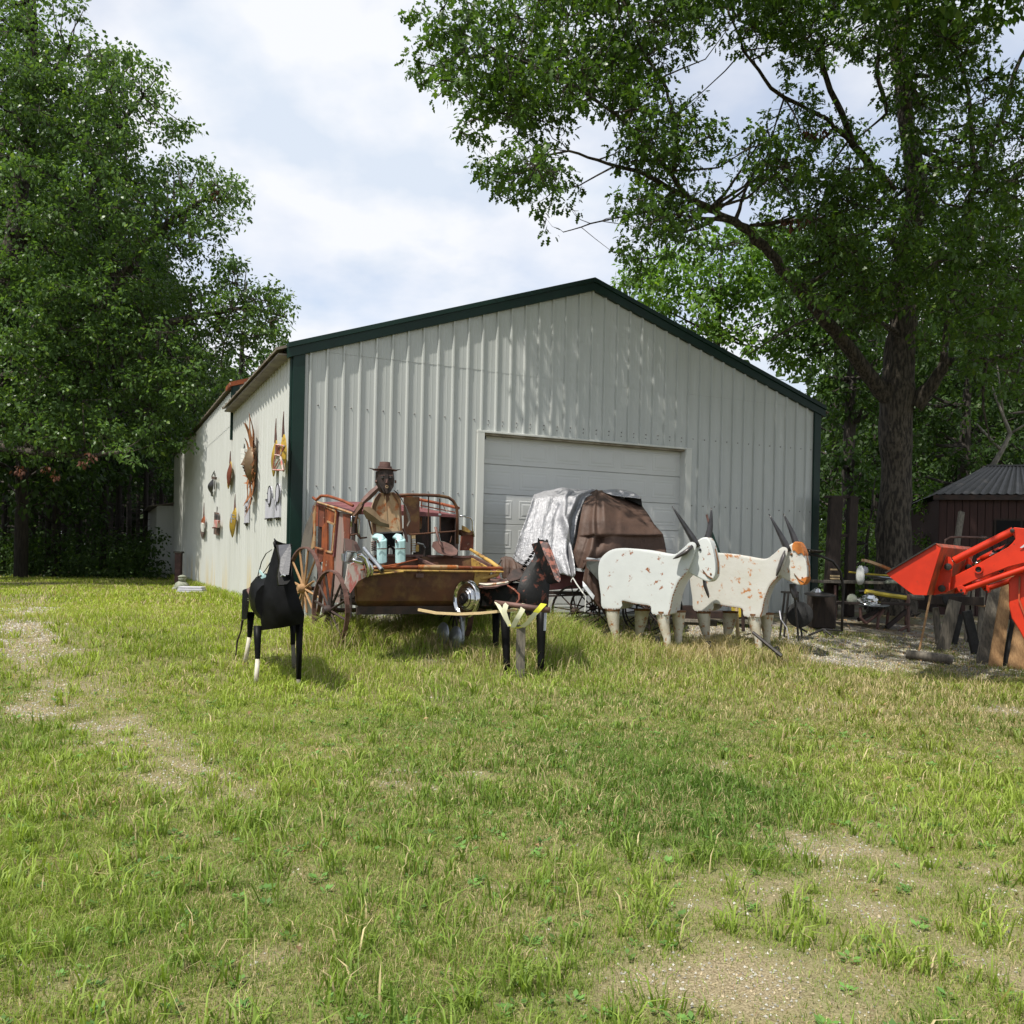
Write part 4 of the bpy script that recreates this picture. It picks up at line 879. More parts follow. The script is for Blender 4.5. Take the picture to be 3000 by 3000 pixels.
# ---- garage door
def FD(w, out, z): return F3(w, out - .17, z)
gd = MB(); gd.box(F3((D1 + D2) / 2, -.22, 1.55), (D2 - D1, .06, 3.1), (U, NF, Vector((0, 0, 1)))); gdo = gd.build('garage_door', M['door_white'], barn)
seams = [0.02, .54, 1.06, 1.58, 2.10, 2.62, 3.13]
L0_, R0_ = D1 + .06, D2 - .06; pw = (R0_ - L0_) / 6
for r in range(6):
    z0, z1 = seams[r] + .004, seams[r + 1] - .004
    m = MB(); m.box(FD((D1 + D2) / 2, .0, (z0 + z1) / 2), (D2 - D1 - .02, .03, z1 - z0), (U, NF, Vector((0, 0, 1)))); sec = m.build('door_section', M['door_white'], gdo, bevel=.004)
me_p = None
for r in range(6):
    for c in range(6):
        wc = L0_ + pw * (c + .5); zc = (seams[r] + seams[r + 1]) / 2; hw, hh_ = pw * .405, .165
        if me_p is None:
            m = MB(); R = lambda a, b, o_: [Vector((-a, -o_, -b)), Vector((a, -o_, -b)), Vector((a, -o_, b)), Vector((-a, -o_, b))]
            rings = [R(hw, hh_, .0152), R(hw - .012, hh_ - .012, .019), R(hw - .03, hh_ - .03, .0185), R(hw - .045, hh_ - .045, .0162), R(hw - .075, hh_ - .075, .021)]
            m.loft(rings, cap=False); m.f.append((16, 17, 18, 19)); m.m.append(0)
            me_p = bpy.data.meshes.new('raised_panel'); me_p.from_pydata(m.v, [], m.f); me_p.materials.append(M['door_white'])
        o = bpy.data.objects.new('raised_panel', me_p); COL.objects.link(o); o.parent = gdo
        o.location = FD(wc, 0, zc) - barn.location; o.rotation_euler = (0, 0, TH); o.location -= gdo.location
m = MB(); m.box(F3(D1 - .01, .018, 1.57), (.13, .05, 3.16), (U, NF, Vector((0, 0, 1)))); m.box(F3(D1 + .045, -.09, 1.57), (.03, .22, 3.14), (U, NF, Vector((0, 0, 1)))); m.build('door_jamb', M['white_siding'], barn, bevel=.003)
m = MB(); m.box(F3(D2 + .01, .018, 1.57), (.13, .05, 3.16), (U, NF, Vector((0, 0, 1)))); m.box(F3(D2 - .045, -.09, 1.57), (.03, .22, 3.14), (U, NF, Vector((0, 0, 1)))); m.build('door_jamb', M['white_siding'], barn, bevel=.003)
m = MB(); m.box(F3((D1 + D2) / 2, .0, DH + .01), (D2 - D1 + .16, .09, .035), (U, NF, Vector((0, 0, 1)))); m.build('door_header', M['white_siding'], barn, bevel=.003)
m = MB(); m.box(F3((D1 + D2) / 2, -.10, DH - .025), (D2 - D1 - .06, .19, .03), (U, NF, Vector((0, 0, 1)))); m.build('door_soffit', M['soffit'], barn)
m = MB(); m.box(F3(D1 + .09, -.08, DH - .08), (.06, .06, .05), (U, NF, Vector((0, 0, 1)))); m.build('door_bracket', M['iron'], barn)
m = MB(); m.box(F3(W / 2, -.12, -.05), (W, .3, .1), (U, NF, Vector((0, 0, 1)))); m.box(F3((D1 + D2) / 2, .25, -.06), (D2 - D1, .5, .12), (U, NF, Vector((0, 0, 1)))); m.build('concrete_sill', M['stone'], barn)

# ---------------------------------------------------------------- metal art on the side wall
NS = -U
def SW(px, py, out=0.0):
    """point on the side wall (or out from it) seen at a pixel"""
    return onplane(px, py, S3(0, out, 0), NS)
def sid(pxs, out, th, mi=0, mb=None):
    mb = mb or MB(); mb.prism([SW(x, y, out) for x, y in pxs], -NS * th, mi); return mb
def z5(*q): return [(450 + x / 2.973, 1100 + y / 2.973) for x, y in q]
def z6(*q): return [(550 + x / 4.83, 1200 + y / 4.83) for x, y in q]
GA = 'metal ornaments hung on the barn side wall'
def art(name, label, cat, at, grp=GA):
    return thing(name, SW(*z6(at)[0], .05), label, cat, grp)
# sun face with flames
r = art('sun_face', 'large sun face sculpture in profile with rusty orange flames on the barn side wall', 'sculpture', (960, 760), None)
fc = SW(*z6((985, 770))[0], .0)
m = MB(); Z = Vector((0, 0, 1))
secs = []
for k in range(9):                                                   # shallow dome, oval
    f = k / 8; rr_ = math.cos(f * math.pi / 2 * .94); o_ = .05 + .19 * math.sin(f * math.pi / 2)
    secs.append([fc + NS * o_ + V * (.27 * rr_ * math.cos(a)) + Z * ((.34 if math.sin(a) > 0 else .36) * rr_ * math.sin(a)) for a in np.linspace(0, 2 * math.pi, 25)[:-1]])
m.loft(secs); m.build('face', M['art_bronze'], r, smooth=True)
m = MB(); m.loft([[fc + NS * o_ + V * (s_ * .035) + Z * z for s_ in (-1, 1)] + [fc + NS * (o_ + dd) + Z * z] for z, o_, dd in ((.12, .22, .02), (.04, .22, .05), (-.03, .22, .09), (-.06, .21, .03))]); m.build('nose', M['art_bronze'], r)
for zz in (-.11, -.14):
    m = MB(); m.tube([fc + NS * .20 + V * -.06 + Z * (zz + .01), fc + NS * .23 + Z * zz, fc + NS * .20 + V * .06 + Z * (zz + .01)], [.008, .02, .008], 6); m.build('lip', M['rust_dark'], r)
for sg in (-1, 1):
    m = MB(); m.tube([fc + NS * .18 + V * (sg * .16) + Z * .07, fc + NS * .215 + V * (sg * .09) + Z * .09, fc + NS * .23 + V * (sg * .04) + Z * .07], [.006, .016, .006], 6); m.build('eye', M['rust_dark'], r)
for k in range(20):
    a = 2 * math.pi * k / 20 + rnd.uniform(-.08, .08); up_ = max(0, math.sin(a)); dn_ = max(0, -math.sin(a))
    L = .26 + .42 * up_ ** 2 * rnd.uniform(.6, 1.3) + .42 * dn_ ** 2 * rnd.uniform(.6, 1.3)
    p0 = fc + NS * .08 + V * (.24 * math.cos(a)) + Z * (.32 * math.sin(a)); dv = V * math.cos(a) * .75 + Z * math.sin(a); sv = V * -math.sin(a) + Z * math.cos(a) * .62
    ph = rnd.uniform(0, 3); n = 8; A_, B_ = [], []
    for j in range(n + 1):
        f = j / n; w_ = .085 * (1 - f ** 2.2) * (.7 + .5 * math.sin(f * 5 + ph) ** 2) + .006; c = p0 + dv * (L * f) + sv * (.07 * math.sin(f * 6 + ph)) + NS * (.10 * f + .03 * math.sin(f * 5 + ph))
        A_.append(c + sv * w_); B_.append(c - sv * w_)
    m = MB(); poly = A_ + B_[::-1]; m.grid([A_, B_]); m.grid([[q + NS * .008 for q in B_], [q + NS * .008 for q in A_]]); m.build('flame', M['art_flame'], r)
# yellow pair of leaf shapes with little house frame
def lens(pa, pb, wid, out, mat, root, name, stem=.2, th=.02, dome=.05):
    a, b = SW(*pa, out), SW(*pb, out); d = b - a; m = MB(); n = 12; A_, B_, C_ = [], [], []
    for j in range(n + 1):
        f = j / n; w_ = wid * math.sin(math.pi * f) ** .75 + .004; c = a + d * f; A_.append(c + V * w_); B_.append(c - V * w_); C_.append(c + NS * dome * math.sin(math.pi * f))
    m.grid([A_, C_, B_]); m.grid([[q - NS * th for q in B_], [q - NS * th for q in A_]]); m.grid([A_[::-1], [q - NS * th for q in A_[::-1]]]); m.grid([B_, [q - NS * th for q in B_]]); m.build(name, mat, root)
    if stem:
        m = MB(); m.tube([a + Z * -.05, a + Z * stem * .5 + V * .02, a + Z * stem], [.025, .014, .006], 6); m.build('hanger', M['rust_dull'], root)
r = art('wall_ornament', 'pair of mustard yellow leaf shapes with a small mirrored house frame beside the corner post', 'ornament', (1290, 650))
lens(z6((1245, 425))[0], z6((1205, 945))[0], .17, .10, M['art_yellow'], r, 'yellow_leaf', .35)
lens(z6((1352, 345))[0], z6((1350, 880))[0], .19, .14, M['art_yellow'], r, 'yellow_leaf', .35)
sid(z6((1250, 495), (1355, 510), (1330, 640), (1245, 640)), .17, .04).build('house_box', M['rust_red'], r)
sid(z6((1235, 640), (1320, 650), (1345, 855), (1205, 850)), .18, .04).build('mirror_panel', M['art_mirror'], r)
for q0, q1 in (((1250, 495), (1360, 512)), ((1235, 640), (1312, 652)), ((1205, 852), (1348, 860)), ((1250, 495), (1235, 640)), ((1235, 640), (1205, 852)), ((1360, 512), (1312, 652)), ((1312, 652), (1348, 860)), ((1220, 840), (1300, 690))):
    m = MB(); m.tube([SW(*z6(q0)[0], .20), SW(*z6(q1)[0], .20)], .012, 5); m.build('frame_rod', M['pink_peel'], r)
r = art('wall_ornament', 'oval rust brown plate ornament with pale rim left of the sun face', 'ornament', (590, 900))
lens(z6((602, 730))[0], z6((568, 1120))[0], .30, .10, M['art_yellow'], r, 'rim_plate', .22, dome=.04)
lens(z6((598, 765))[0], z6((572, 1085))[0], .22, .135, M['rust_red'], r, 'inner_plate', 0, dome=.05)
r = art('wall_ornament', 'dark grey owl shaped scrap ornament hanging on a wire, highest on the far side', 'ornament', (345, 1080))
lens(z6((352, 985))[0], z6((330, 1190))[0], .20, .12, M['grey_black'], r, 'body', 0, dome=.10)
sid(z6((335, 945), (385, 955), (380, 990), (335, 980)), .14, .05).build('head', M['art_grey'], r)
m = MB(); m.tube([SW(*z6((340, 945))[0], .05), SW(*z6((378, 870))[0], .03), SW(*z6((388, 960))[0], .05), SW(*z6((375, 1130))[0], .06)], .012, 5); m.build('hanger', M['iron'], r)
sid(z6((322, 1150), (345, 1160), (340, 1230), (325, 1220)), .1, .03).build('tail', M['galv'], r)
r = art('wall_ornament', 'white and rust red fish shaped ornament, farthest along the barn wall', 'ornament', (215, 1640))
lens(z6((228, 1500))[0], z6((212, 1700))[0], .24, .10, M['rust_orange'], r, 'upper_body', .35, dome=.06); lens(z6((208, 1620))[0], z6((212, 1840))[0], .20, .09, M['art_grey'], r, 'lower_body', 0, dome=.06)
sid(z6((190, 1600), (212, 1610), (208, 1730), (192, 1720)), .16, .04).build('belly_patch', M['white_plain'], r)
r = art('wall_ornament', 'grey lattice figure ornament holding a pinkish bird, low on the barn wall', 'ornament', (395, 1600))
sid(z6((375, 1450), (425, 1460), (425, 1780), (365, 1760)), .08, .03).build('back_plate', M['art_grey'], r)
sid(z6((370, 1560), (425, 1570), (415, 1670), (365, 1660)), .15, .06).build('figure', M['pink_peel'], r); m = MB(); m.beam(SW(*z6((350, 1672))[0], .2), SW(*z6((410, 1672))[0], .1), .05, .03); m.build('perch', M['rust_red'], r)
m = MB(); m.tube([SW(*z6((412, 1460))[0], .04), SW(*z6((414, 1375))[0], .03)], .012, 5); m.build('hanger', M['iron'], r)
for k in range(5): sid(z6((378, 1475 + k * 18), (422, 1482 + k * 18), (422, 1488 + k * 18), (378, 1481 + k * 18)), .10, .02).build('slat', M['galv'], r)
r = art('wall_ornament', 'olive yellow leaf ornament with small bent brackets, lower row', 'ornament', (655, 1600))
lens(z6((668, 1385))[0], z6((625, 1810))[0], .26, .11, M['art_yellow'], r, 'yellow_leaf', .28, dome=.08)
for q in ((618, 1480), (615, 1530)):
    m = MB(); m.tube([SW(*z6((660, q[1] + 20))[0], .14), SW(*z6(q)[0], .22), SW(*z6((q[0], q[1] + 70))[0], .22)], .014, 5); m.build('bracket', M['galv'], r)
r = art('birdhouse', 'small white stacked box hanging on the wall left of the sun face', 'birdhouse', (775, 690), None)
for za_, zb_ in ((550, 620), (630, 690), (700, 805)): sid(z6((750, za_), (800, za_ + 6), (798, zb_), (748, zb_ - 4)), .14, .11).build('box', M['white_plain'], r)
m = MB(); m.tube([SW(*z6((802, 470))[0], .02), SW(*z6((795, 600))[0], .04)], [.006, .016], 5); m.build('hanger', M['iron'], r); sid(z6((765, 800), (795, 804), (782, 835)), .08, .03).build('drip', M['iron'], r)
GP = 'pale grey sign boards on the barn side wall'
for (l, t_, rr_, b_, lab) in ((1100, 1165, 1195, 1545, 'wide pale grey sign board with round emblem, left of the pair beside the corner post'), (1232, 1135, 1300, 1535, 'narrow pale grey sign board with round emblem, nearest the green corner post'), (805, 1275, 852, 1612, 'narrow pale grey sign board with small dark script below and left of the sun face')):
    r = art('sign_board', lab, 'sign', ((l + rr_) / 2, (t_ + b_) / 2), GP)
    tp = t_ + (95 if l > 900 else 0)
    sid(z6((l, tp), (rr_ - 4, tp - 4), (rr_ - 8, b_ - 10), (l - 8, b_)), .06, .035).build('board', M['plaque'], r)
    m = MB(); m.tube([SW(*z6((l - 8, b_ + 4))[0], .06), SW(*z6((rr_ - 8, b_ - 6))[0], .06)], .012, 5); m.build('bottom_rail', M['iron'], r)
    for e in (.3, .75): sid(z6((l + (rr_ - l) * e - 14, b_ + 2), (l + (rr_ - l) * e + 2, b_), (l + (rr_ - l) * e - 4, b_ + 34)), .05, .02).build('hook', M['iron'], r)
    if l > 900:
        cx, cy = (l + rr_) / 2 + (6 if l < 1200 else 2), t_ + 48
        m = MB(); c0 = SW(*z6((cx, cy))[0], .075); m.lathe(c0 - NS * .03, NS, [(.155, 0), (.155, .03)], 20); m.build('round_emblem', M['plaque'], r)
        m = MB(); m.ring(c0, NS, .165, .012, .016, 24); m.build('emblem_ring', M['ink'], r)
        if l < 1200:
            for q in (((l + 20, tp + 10), (l - 2, tp + 18)), ((l + 24, t_ + 18), (l + 34, t_ + 40))): m = MB(); m.tube([SW(*z6(q[0])[0], .07), SW(*z6(q[1])[0], .07)], .01, 4); m.build('scroll', M['ink'], r)
            m = MB(); m.tube([SW(*z6((1152, 1320))[0], .066), SW(*z6((1140, 1345))[0], .066), SW(*z6((1156, 1358))[0], .066), SW(*z6((1148, 1375))[0], .066)], .007, 4); m.build('printed_mark', M['ink'], r)
        else:
            m = MB(); m.tube([SW(*z6((1256, 1310))[0], .066), SW(*z6((1250, 1365))[0], .066), SW(*z6((1254, 1425))[0], .066)], [.006, .016, .006], 5); m.build('printed_mark', M['ink'], r)
    else:
        for q in (((826, 1285), (845, 1290), (830, 1312)), ((815, 1362), (835, 1378), (818, 1392)), ((818, 1402), (842, 1400), (840, 1416)), ((812, 1428), (840, 1424), (838, 1444), (812, 1440))):
            m = MB(); m.tube([SW(*z6(e)[0], .066) for e in q], .009, 4); m.build('printed_mark', M['ink'], r)
# things at the foot of the side wall
q = G(522, 1711)
r = thing('timber_post', q, 'short rust brown timber post standing by the far barn wall', 'post'); m = MB(); m.box(q + Z * .47, (.19, .16, .98)); m.build('post', M['rust_dull'], r, bevel=.01); m = MB(); m.box(q + Z * .98, (.27, .22, .06)); m.build('cap', M['wood_grey'], r, bevel=.01)
q = G(532, 1730)
r = thing('garden_statue', q, 'small grey stone kneeling figure at the foot of the barn wall', 'statue')
m = MB(); m.lathe(q, Z, [(.10, 0), (.17, .02), (.19, .10), (.15, .19), (.08, .24)], 12); m.tube([q + Vector((-.05, -.12, .08)), q + Vector((-.17, -.10, .03)), q + Vector((-.2, 0, .02))], [.06, .05, .03], 7); m.build('body', M['stone'], r, smooth=True)
m = MB(); m.lathe(q + Vector((.02, -.02, .22)), Z, [(.03, 0), (.085, .03), (.10, .09), (.075, .15), (.02, .18)], 12); m.build('head', M['stone'], r, smooth=True)
m = MB(); m.lathe(q + Vector((.02, -.02, .33)), Z, [(.10, 0), (.11, .03), (.06, .06), (.01, .07)], 12); m.build('hat', M['stone'], r, smooth=True)
m = MB(); q = G(562, 1737)
for k in range(3): m.box(q + Z * (.03 + .05 * k), (.62 - .04 * k, .45 - .03 * k, .045), (Vector((1, .1, 0)).normalized(), Vector((-.1, 1, 0)).normalized(), Z))
m.build('stone_slabs', M['plaque'], None, bevel=.008, label='low stack of pale thin slabs lying in grass by the barn wall', category='slabs')
# ---------------------------------------------------------------- helpers for the sculptures
def frame(base, fwd):
    """local frame: x forward, y to the animal's left, z up"""
    f = Vector((fwd[0], fwd[1], 0)).normalized(); l = Vector((-f.y, f.x, 0))
    return lambda x, y, z: base + f * x + l * y + Vector((0, 0, z))
def curve(ctrl, n=5):
    """smooth closed outline through 2D control points"""
    out = []; m = len(ctrl)
    for i in range(m):
        p0, p1, p2, p3 = [np.array(ctrl[(i + k - 1) % m], float) for k in range(4)]
        for k in range(n):
            t = k / n; out.append(tuple(.5 * ((2 * p1) + (-p0 + p2) * t + (2 * p0 - 5 * p1 + 4 * p2 - p3) * t * t + (-p0 + 3 * p1 - 3 * p2 + p3) * t ** 3)))
    return out
def hull(mb, F, prof, half, bulge=.04, mi=0):
    """body of two bowed side plates closed by a welded strip; prof in (x, z); half may depend on (x, z)"""
    n = len(prof); cx = sum(p[0] for p in prof) / n; cz = sum(p[1] for p in prof) / n; H = half if callable(half) else (lambda x, z: half)
    secs = []
    for s, fs, dy in ((1, .93, bulge * .7), (1, .98, bulge * .4), (1, 1.0, 0), (-1, 1.0, 0), (-1, .98, bulge * .4), (-1, .93, bulge * .7)):
        secs.append([F(cx + (x - cx) * fs, s * (H(x, z) + dy), cz + (z - cz) * fs) for x, z in prof])
    return mb.loft(secs, mi)
def plate(mb, F, prof, y0, y1, mi=0):
    a = [F(x, y0, z) for x, z in prof]; b = [F(x, y1, z) for x, z in prof]; n = len(a)
    return mb.add(a + b, [tuple(range(n)), tuple(range(2 * n - 1, n - 1, -1))] + [(i, i + n, (i + 1) % n + n, (i + 1) % n) for i in range(n)], mi)

# ---------------------------------------------------------------- white oxen
def ox(px, py, D, head, body_m, label, spot, s=1.0, legc=0, seedx=0):
    base = P(px, py, D); base.z = gz(base.x, base.y)
    root = thing('ox_sculpture', base, label, 'sculpture')
    a = math.radians(-24 if s >= 0 else -24); F0 = frame(base, (math.cos(a), math.sin(a)))
    F = lambda x, y, z: F0(x * .98, y, z)
    T = lambda X, Y: ((X - 330) / 548, (1345 - Y) / 590)
    prof = curve([T(*q) for q in ((60, 900), (35, 720), (50, 600), (130, 520), (240, 497), (400, 508), (640, 545), (720, 505), (790, 440), (835, 470), (800, 600), (765, 690), (700, 770), (655, 900), (640, 1000), (625, 1052), (500, 1052), (478, 985), (360, 968), (232, 950), (222, 1018), (82, 1020))], 4)
    F1 = lambda x, y, z: F(x, y + .12, z)
    m = MB(); hull(m, F1, prof, lambda x, z: .31, .006)
    b = m.build('body', M[body_m], root, smooth=math.radians(16), bevel=.008)
    m = MB()                                                          # rusted weld seam along the chest edge and belly
    for s_ in (-1,):
        pts = [F(*T(*q)[:1], s_ * .262, T(*q)[1]) for q in ((765, 690), (705, 770), (660, 900), (644, 1000), (628, 1050))]
        pts = [F(T(*q)[0], s_ * .205, T(*q)[1]) for q in ((765, 692), (705, 772), (660, 900), (644, 1000), (628, 1050))]
        for i in range(len(pts) - 1):
            for k in range(9):
                c = pts[i].lerp(pts[i + 1], (k + rnd.uniform(0, .8)) / 9); m.box(c, (rnd.uniform(.008, .02), .012, rnd.uniform(.008, .022)))
    for q0, q1 in (((640, 1052), (500, 1052)), ((478, 985), (232, 952)), ((222, 1020), (84, 1022))):
        A_, B_ = F(T(*q0)[0], -.203, T(*q0)[1]), F(T(*q1)[0], -.203, T(*q1)[1]); L = (B_ - A_).length
        for k in range(int(L / .035)): m.box(A_.lerp(B_, (k + rnd.random() * .7) * .035 / L), (rnd.uniform(.010, .028), .012, .010))
    m.build('weld_seam', M['weld'], b, kind='stuff')
    for (xt, xb, y, f0, f1) in ((148, 178, -.10, .108, .044), (565, 608, -.10, .100, .050), (330, 305, .33, .118, .050), (640, 640, .33, .105, .052)):
        x0, x1 = T(xt, 0)[0], T(xb, 0)[0]; zt = T(0, 1035)[1]
        m = MB(); m.tube([F(x0, y, zt), F((x0 * .6 + x1 * .4), y, zt * .62), F(x1, y, zt * .30), F(x1 + .01, y, -.03)], [f0, f0 * .78, f1 * 1.1, f1], 12)
        lg = m.build('leg', M['ox_leg'], root, smooth=math.radians(50))
        m = MB(); m.tube([F(x0, y, zt + .015), F(x0, y, zt - .012)], [f0 + .005, f0 + .004], 12); m.build('knee_weld', M['weld'], lg)
    # head: wedge turned a little towards the viewer
    ha = math.radians(-34); hb = F(T(850, 0)[0] * .98 + .02, -.02, 0); HF = frame(hb, (math.cos(ha), math.sin(ha)))
    K = lambda X, Y: ((X - 850) / 500 * 1.0, (1345 - Y) / 590)
    hp = curve([K(*q) for q in ((812, 470), (850, 420), (890, 398), (925, 408), (955, 480), (978, 600), (982, 690), (968, 735), (930, 765), (860, 735), (780, 682), (795, 600))], 3)
    m = MB(); hull(m, HF, hp, lambda x, z: .085, .008)
    h = m.build('head', M[body_m], root, smooth=math.radians(24), bevel=.008)
    m = MB(); m.tube([HF(*(lambda t: (t[0], -.104, t[1]))(K(*q))) for q in ((890, 665), (925, 715), (962, 738))], [.005, .010, .012], 5); m.tube([HF(*(lambda t: (t[0], -.0, t[1]))(K(*q))) for q in ((960, 490), (985, 600), (988, 700))], .011, 5); m.build('mouth_line', M['weld'], h)
    for s_ in (-1, 1):
        m = MB(); x, z = K(868, 500); m.lathe(HF(x, s_ * .100, z), HF(0, s_, 0) - HF(0, 0, 0), [(.0, -.01), (.02, .0), (.012, .01), (.001, .012)], 8); m.build('eye', M['weld'] if spot else M['horn'], h)
        m = MB(); x, z = K(950, 700); m.lathe(HF(x, s_ * .098, z), HF(0, s_, 0) - HF(0, 0, 0), [(.016, 0), (.008, .006)], 6); m.build('nostril', M['weld'], h)
        y = s_ * .10
        tip = (-.36, -.20, 1.355 + .69) if s_ < 0 else (.11, .10, 1.355 + .68)
        if spot: tip = (-.30, -.13, 2.02) if s_ < 0 else (-.16, .10, 2.04)
        m = MB(); pts = []
        b0 = Vector((-.015, y * .7, 1.47)) if s_ < 0 else Vector((.06, y * .9, 1.55)); tv = Vector(tip); mid = b0.lerp(tv, .5) + Vector((.035 if s_ < 0 else .03, s_ * .02, -.02))
        for k in range(9):
            f = k / 8; q = b0 * (1 - f) ** 2 + mid * 2 * f * (1 - f) + tv * f * f; pts.append(HF(q.x, q.y, q.z))
        m.tube(pts, [.058, .054, .049, .043, .037, .030, .023, .016, .007], 10); m.build('horn', M['horn'], root, smooth=True)
    # ears: folded dark cones
    if not spot:
        e0, e1 = F(T(815, 0)[0], -.235, T(0, 470)[1]), F(T(668, 0)[0], -.30, T(0, 583)[1])
        m = MB(); m.tube([e0, e0.lerp(e1, .35) + Vector((0, 0, -.025)), e0.lerp(e1, .8) + Vector((0, 0, -.01)), e1], [.05, .082, .05, .008], 10, sq=.45); m.build('ear', M['ear'], root, smooth=True)
        e0 = HF(*(lambda t: (t[0], .12, t[1]))(K(860, 735))); e1 = HF(*(lambda t: (t[0], .14, t[1]))(K(892, 905)))
    else:
        e0, e1 = F(T(815, 0)[0], -.235, T(0, 470)[1]), F(T(755, 0)[0], -.27, T(0, 690)[1])
        m = MB(); m.tube([e0, e0.lerp(e1, .3), e0.lerp(e1, .75), e1], [.03, .085, .085, .03], 9, sq=.3); m.build('ear', M['ear'], root, smooth=True)
        e0 = HF(*(lambda t: (t[0], .12, t[1]))(K(850, 760))); e1 = HF(*(lambda t: (t[0], .10, t[1]))(K(880, 900)))
        m = MB(); fp = curve([K(*q) for q in ((872, 425), (890, 392), (925, 400), (955, 470), (962, 515), (942, 485), (918, 500), (890, 465), (876, 470))], 2)
        hull(m, HF, fp, .102, .008); m.build('forehead_patch', M['orange_face'], h)
        m = MB(); fp = curve([K(*q) for q in ((905, 690), (935, 715), (982, 690), (972, 740), (940, 762))], 2); hull(m, HF, fp, .101, .008); m.build('muzzle_patch', M['orange_face'], h)
    m = MB(); m.tube([e0, e0.lerp(e1, .4) + Vector((-.015, 0, 0)), e0.lerp(e1, .8), e1], [.055, .052, .042, .012], 8, sq=.35); m.build('ear', M['ear'], root, smooth=True)
    return F
ox(1861, 1895, 13.25, 0, 'ox_white', 'nearer white ox sculpture with rust specks and dark horns spread apart', False)
ox(2126, 1891, 13.75, 0, 'ox_white2', 'farther cream white ox sculpture with orange forehead and rust streaks', True)
# dark props by the oxen's feet
q0, q1 = P(2205, 1852, 12.9), P(2290, 1922, 12.6); m = MB(); m.tube([q0, q1], [.022, .03], 6); m.build('tow_bar', M['iron'], None, label='dark tapered bar leaning in the grass by the far ox front foot', category='bar')
for (px, py, lab) in ((2075, 1890, 'dark iron foot in grass under the farther ox hind leg'), (2275, 1918, 'dark iron foot in grass by the farther ox front leg'), (1925, 1885, 'dark pointed iron shard in grass by the nearer ox front leg')):
    q = P(px, py, 13); q.z = gz(q.x, q.y); m = MB(); m.tube([q + Vector((0, 0, .22)), q + Vector((.02, 0, .08)), q + Vector((.14, -.05, 0))], [.035, .05, .02], 6); m.build('iron_scrap', M['iron'], None, label=lab, category='scrap', group='iron feet under the oxen')

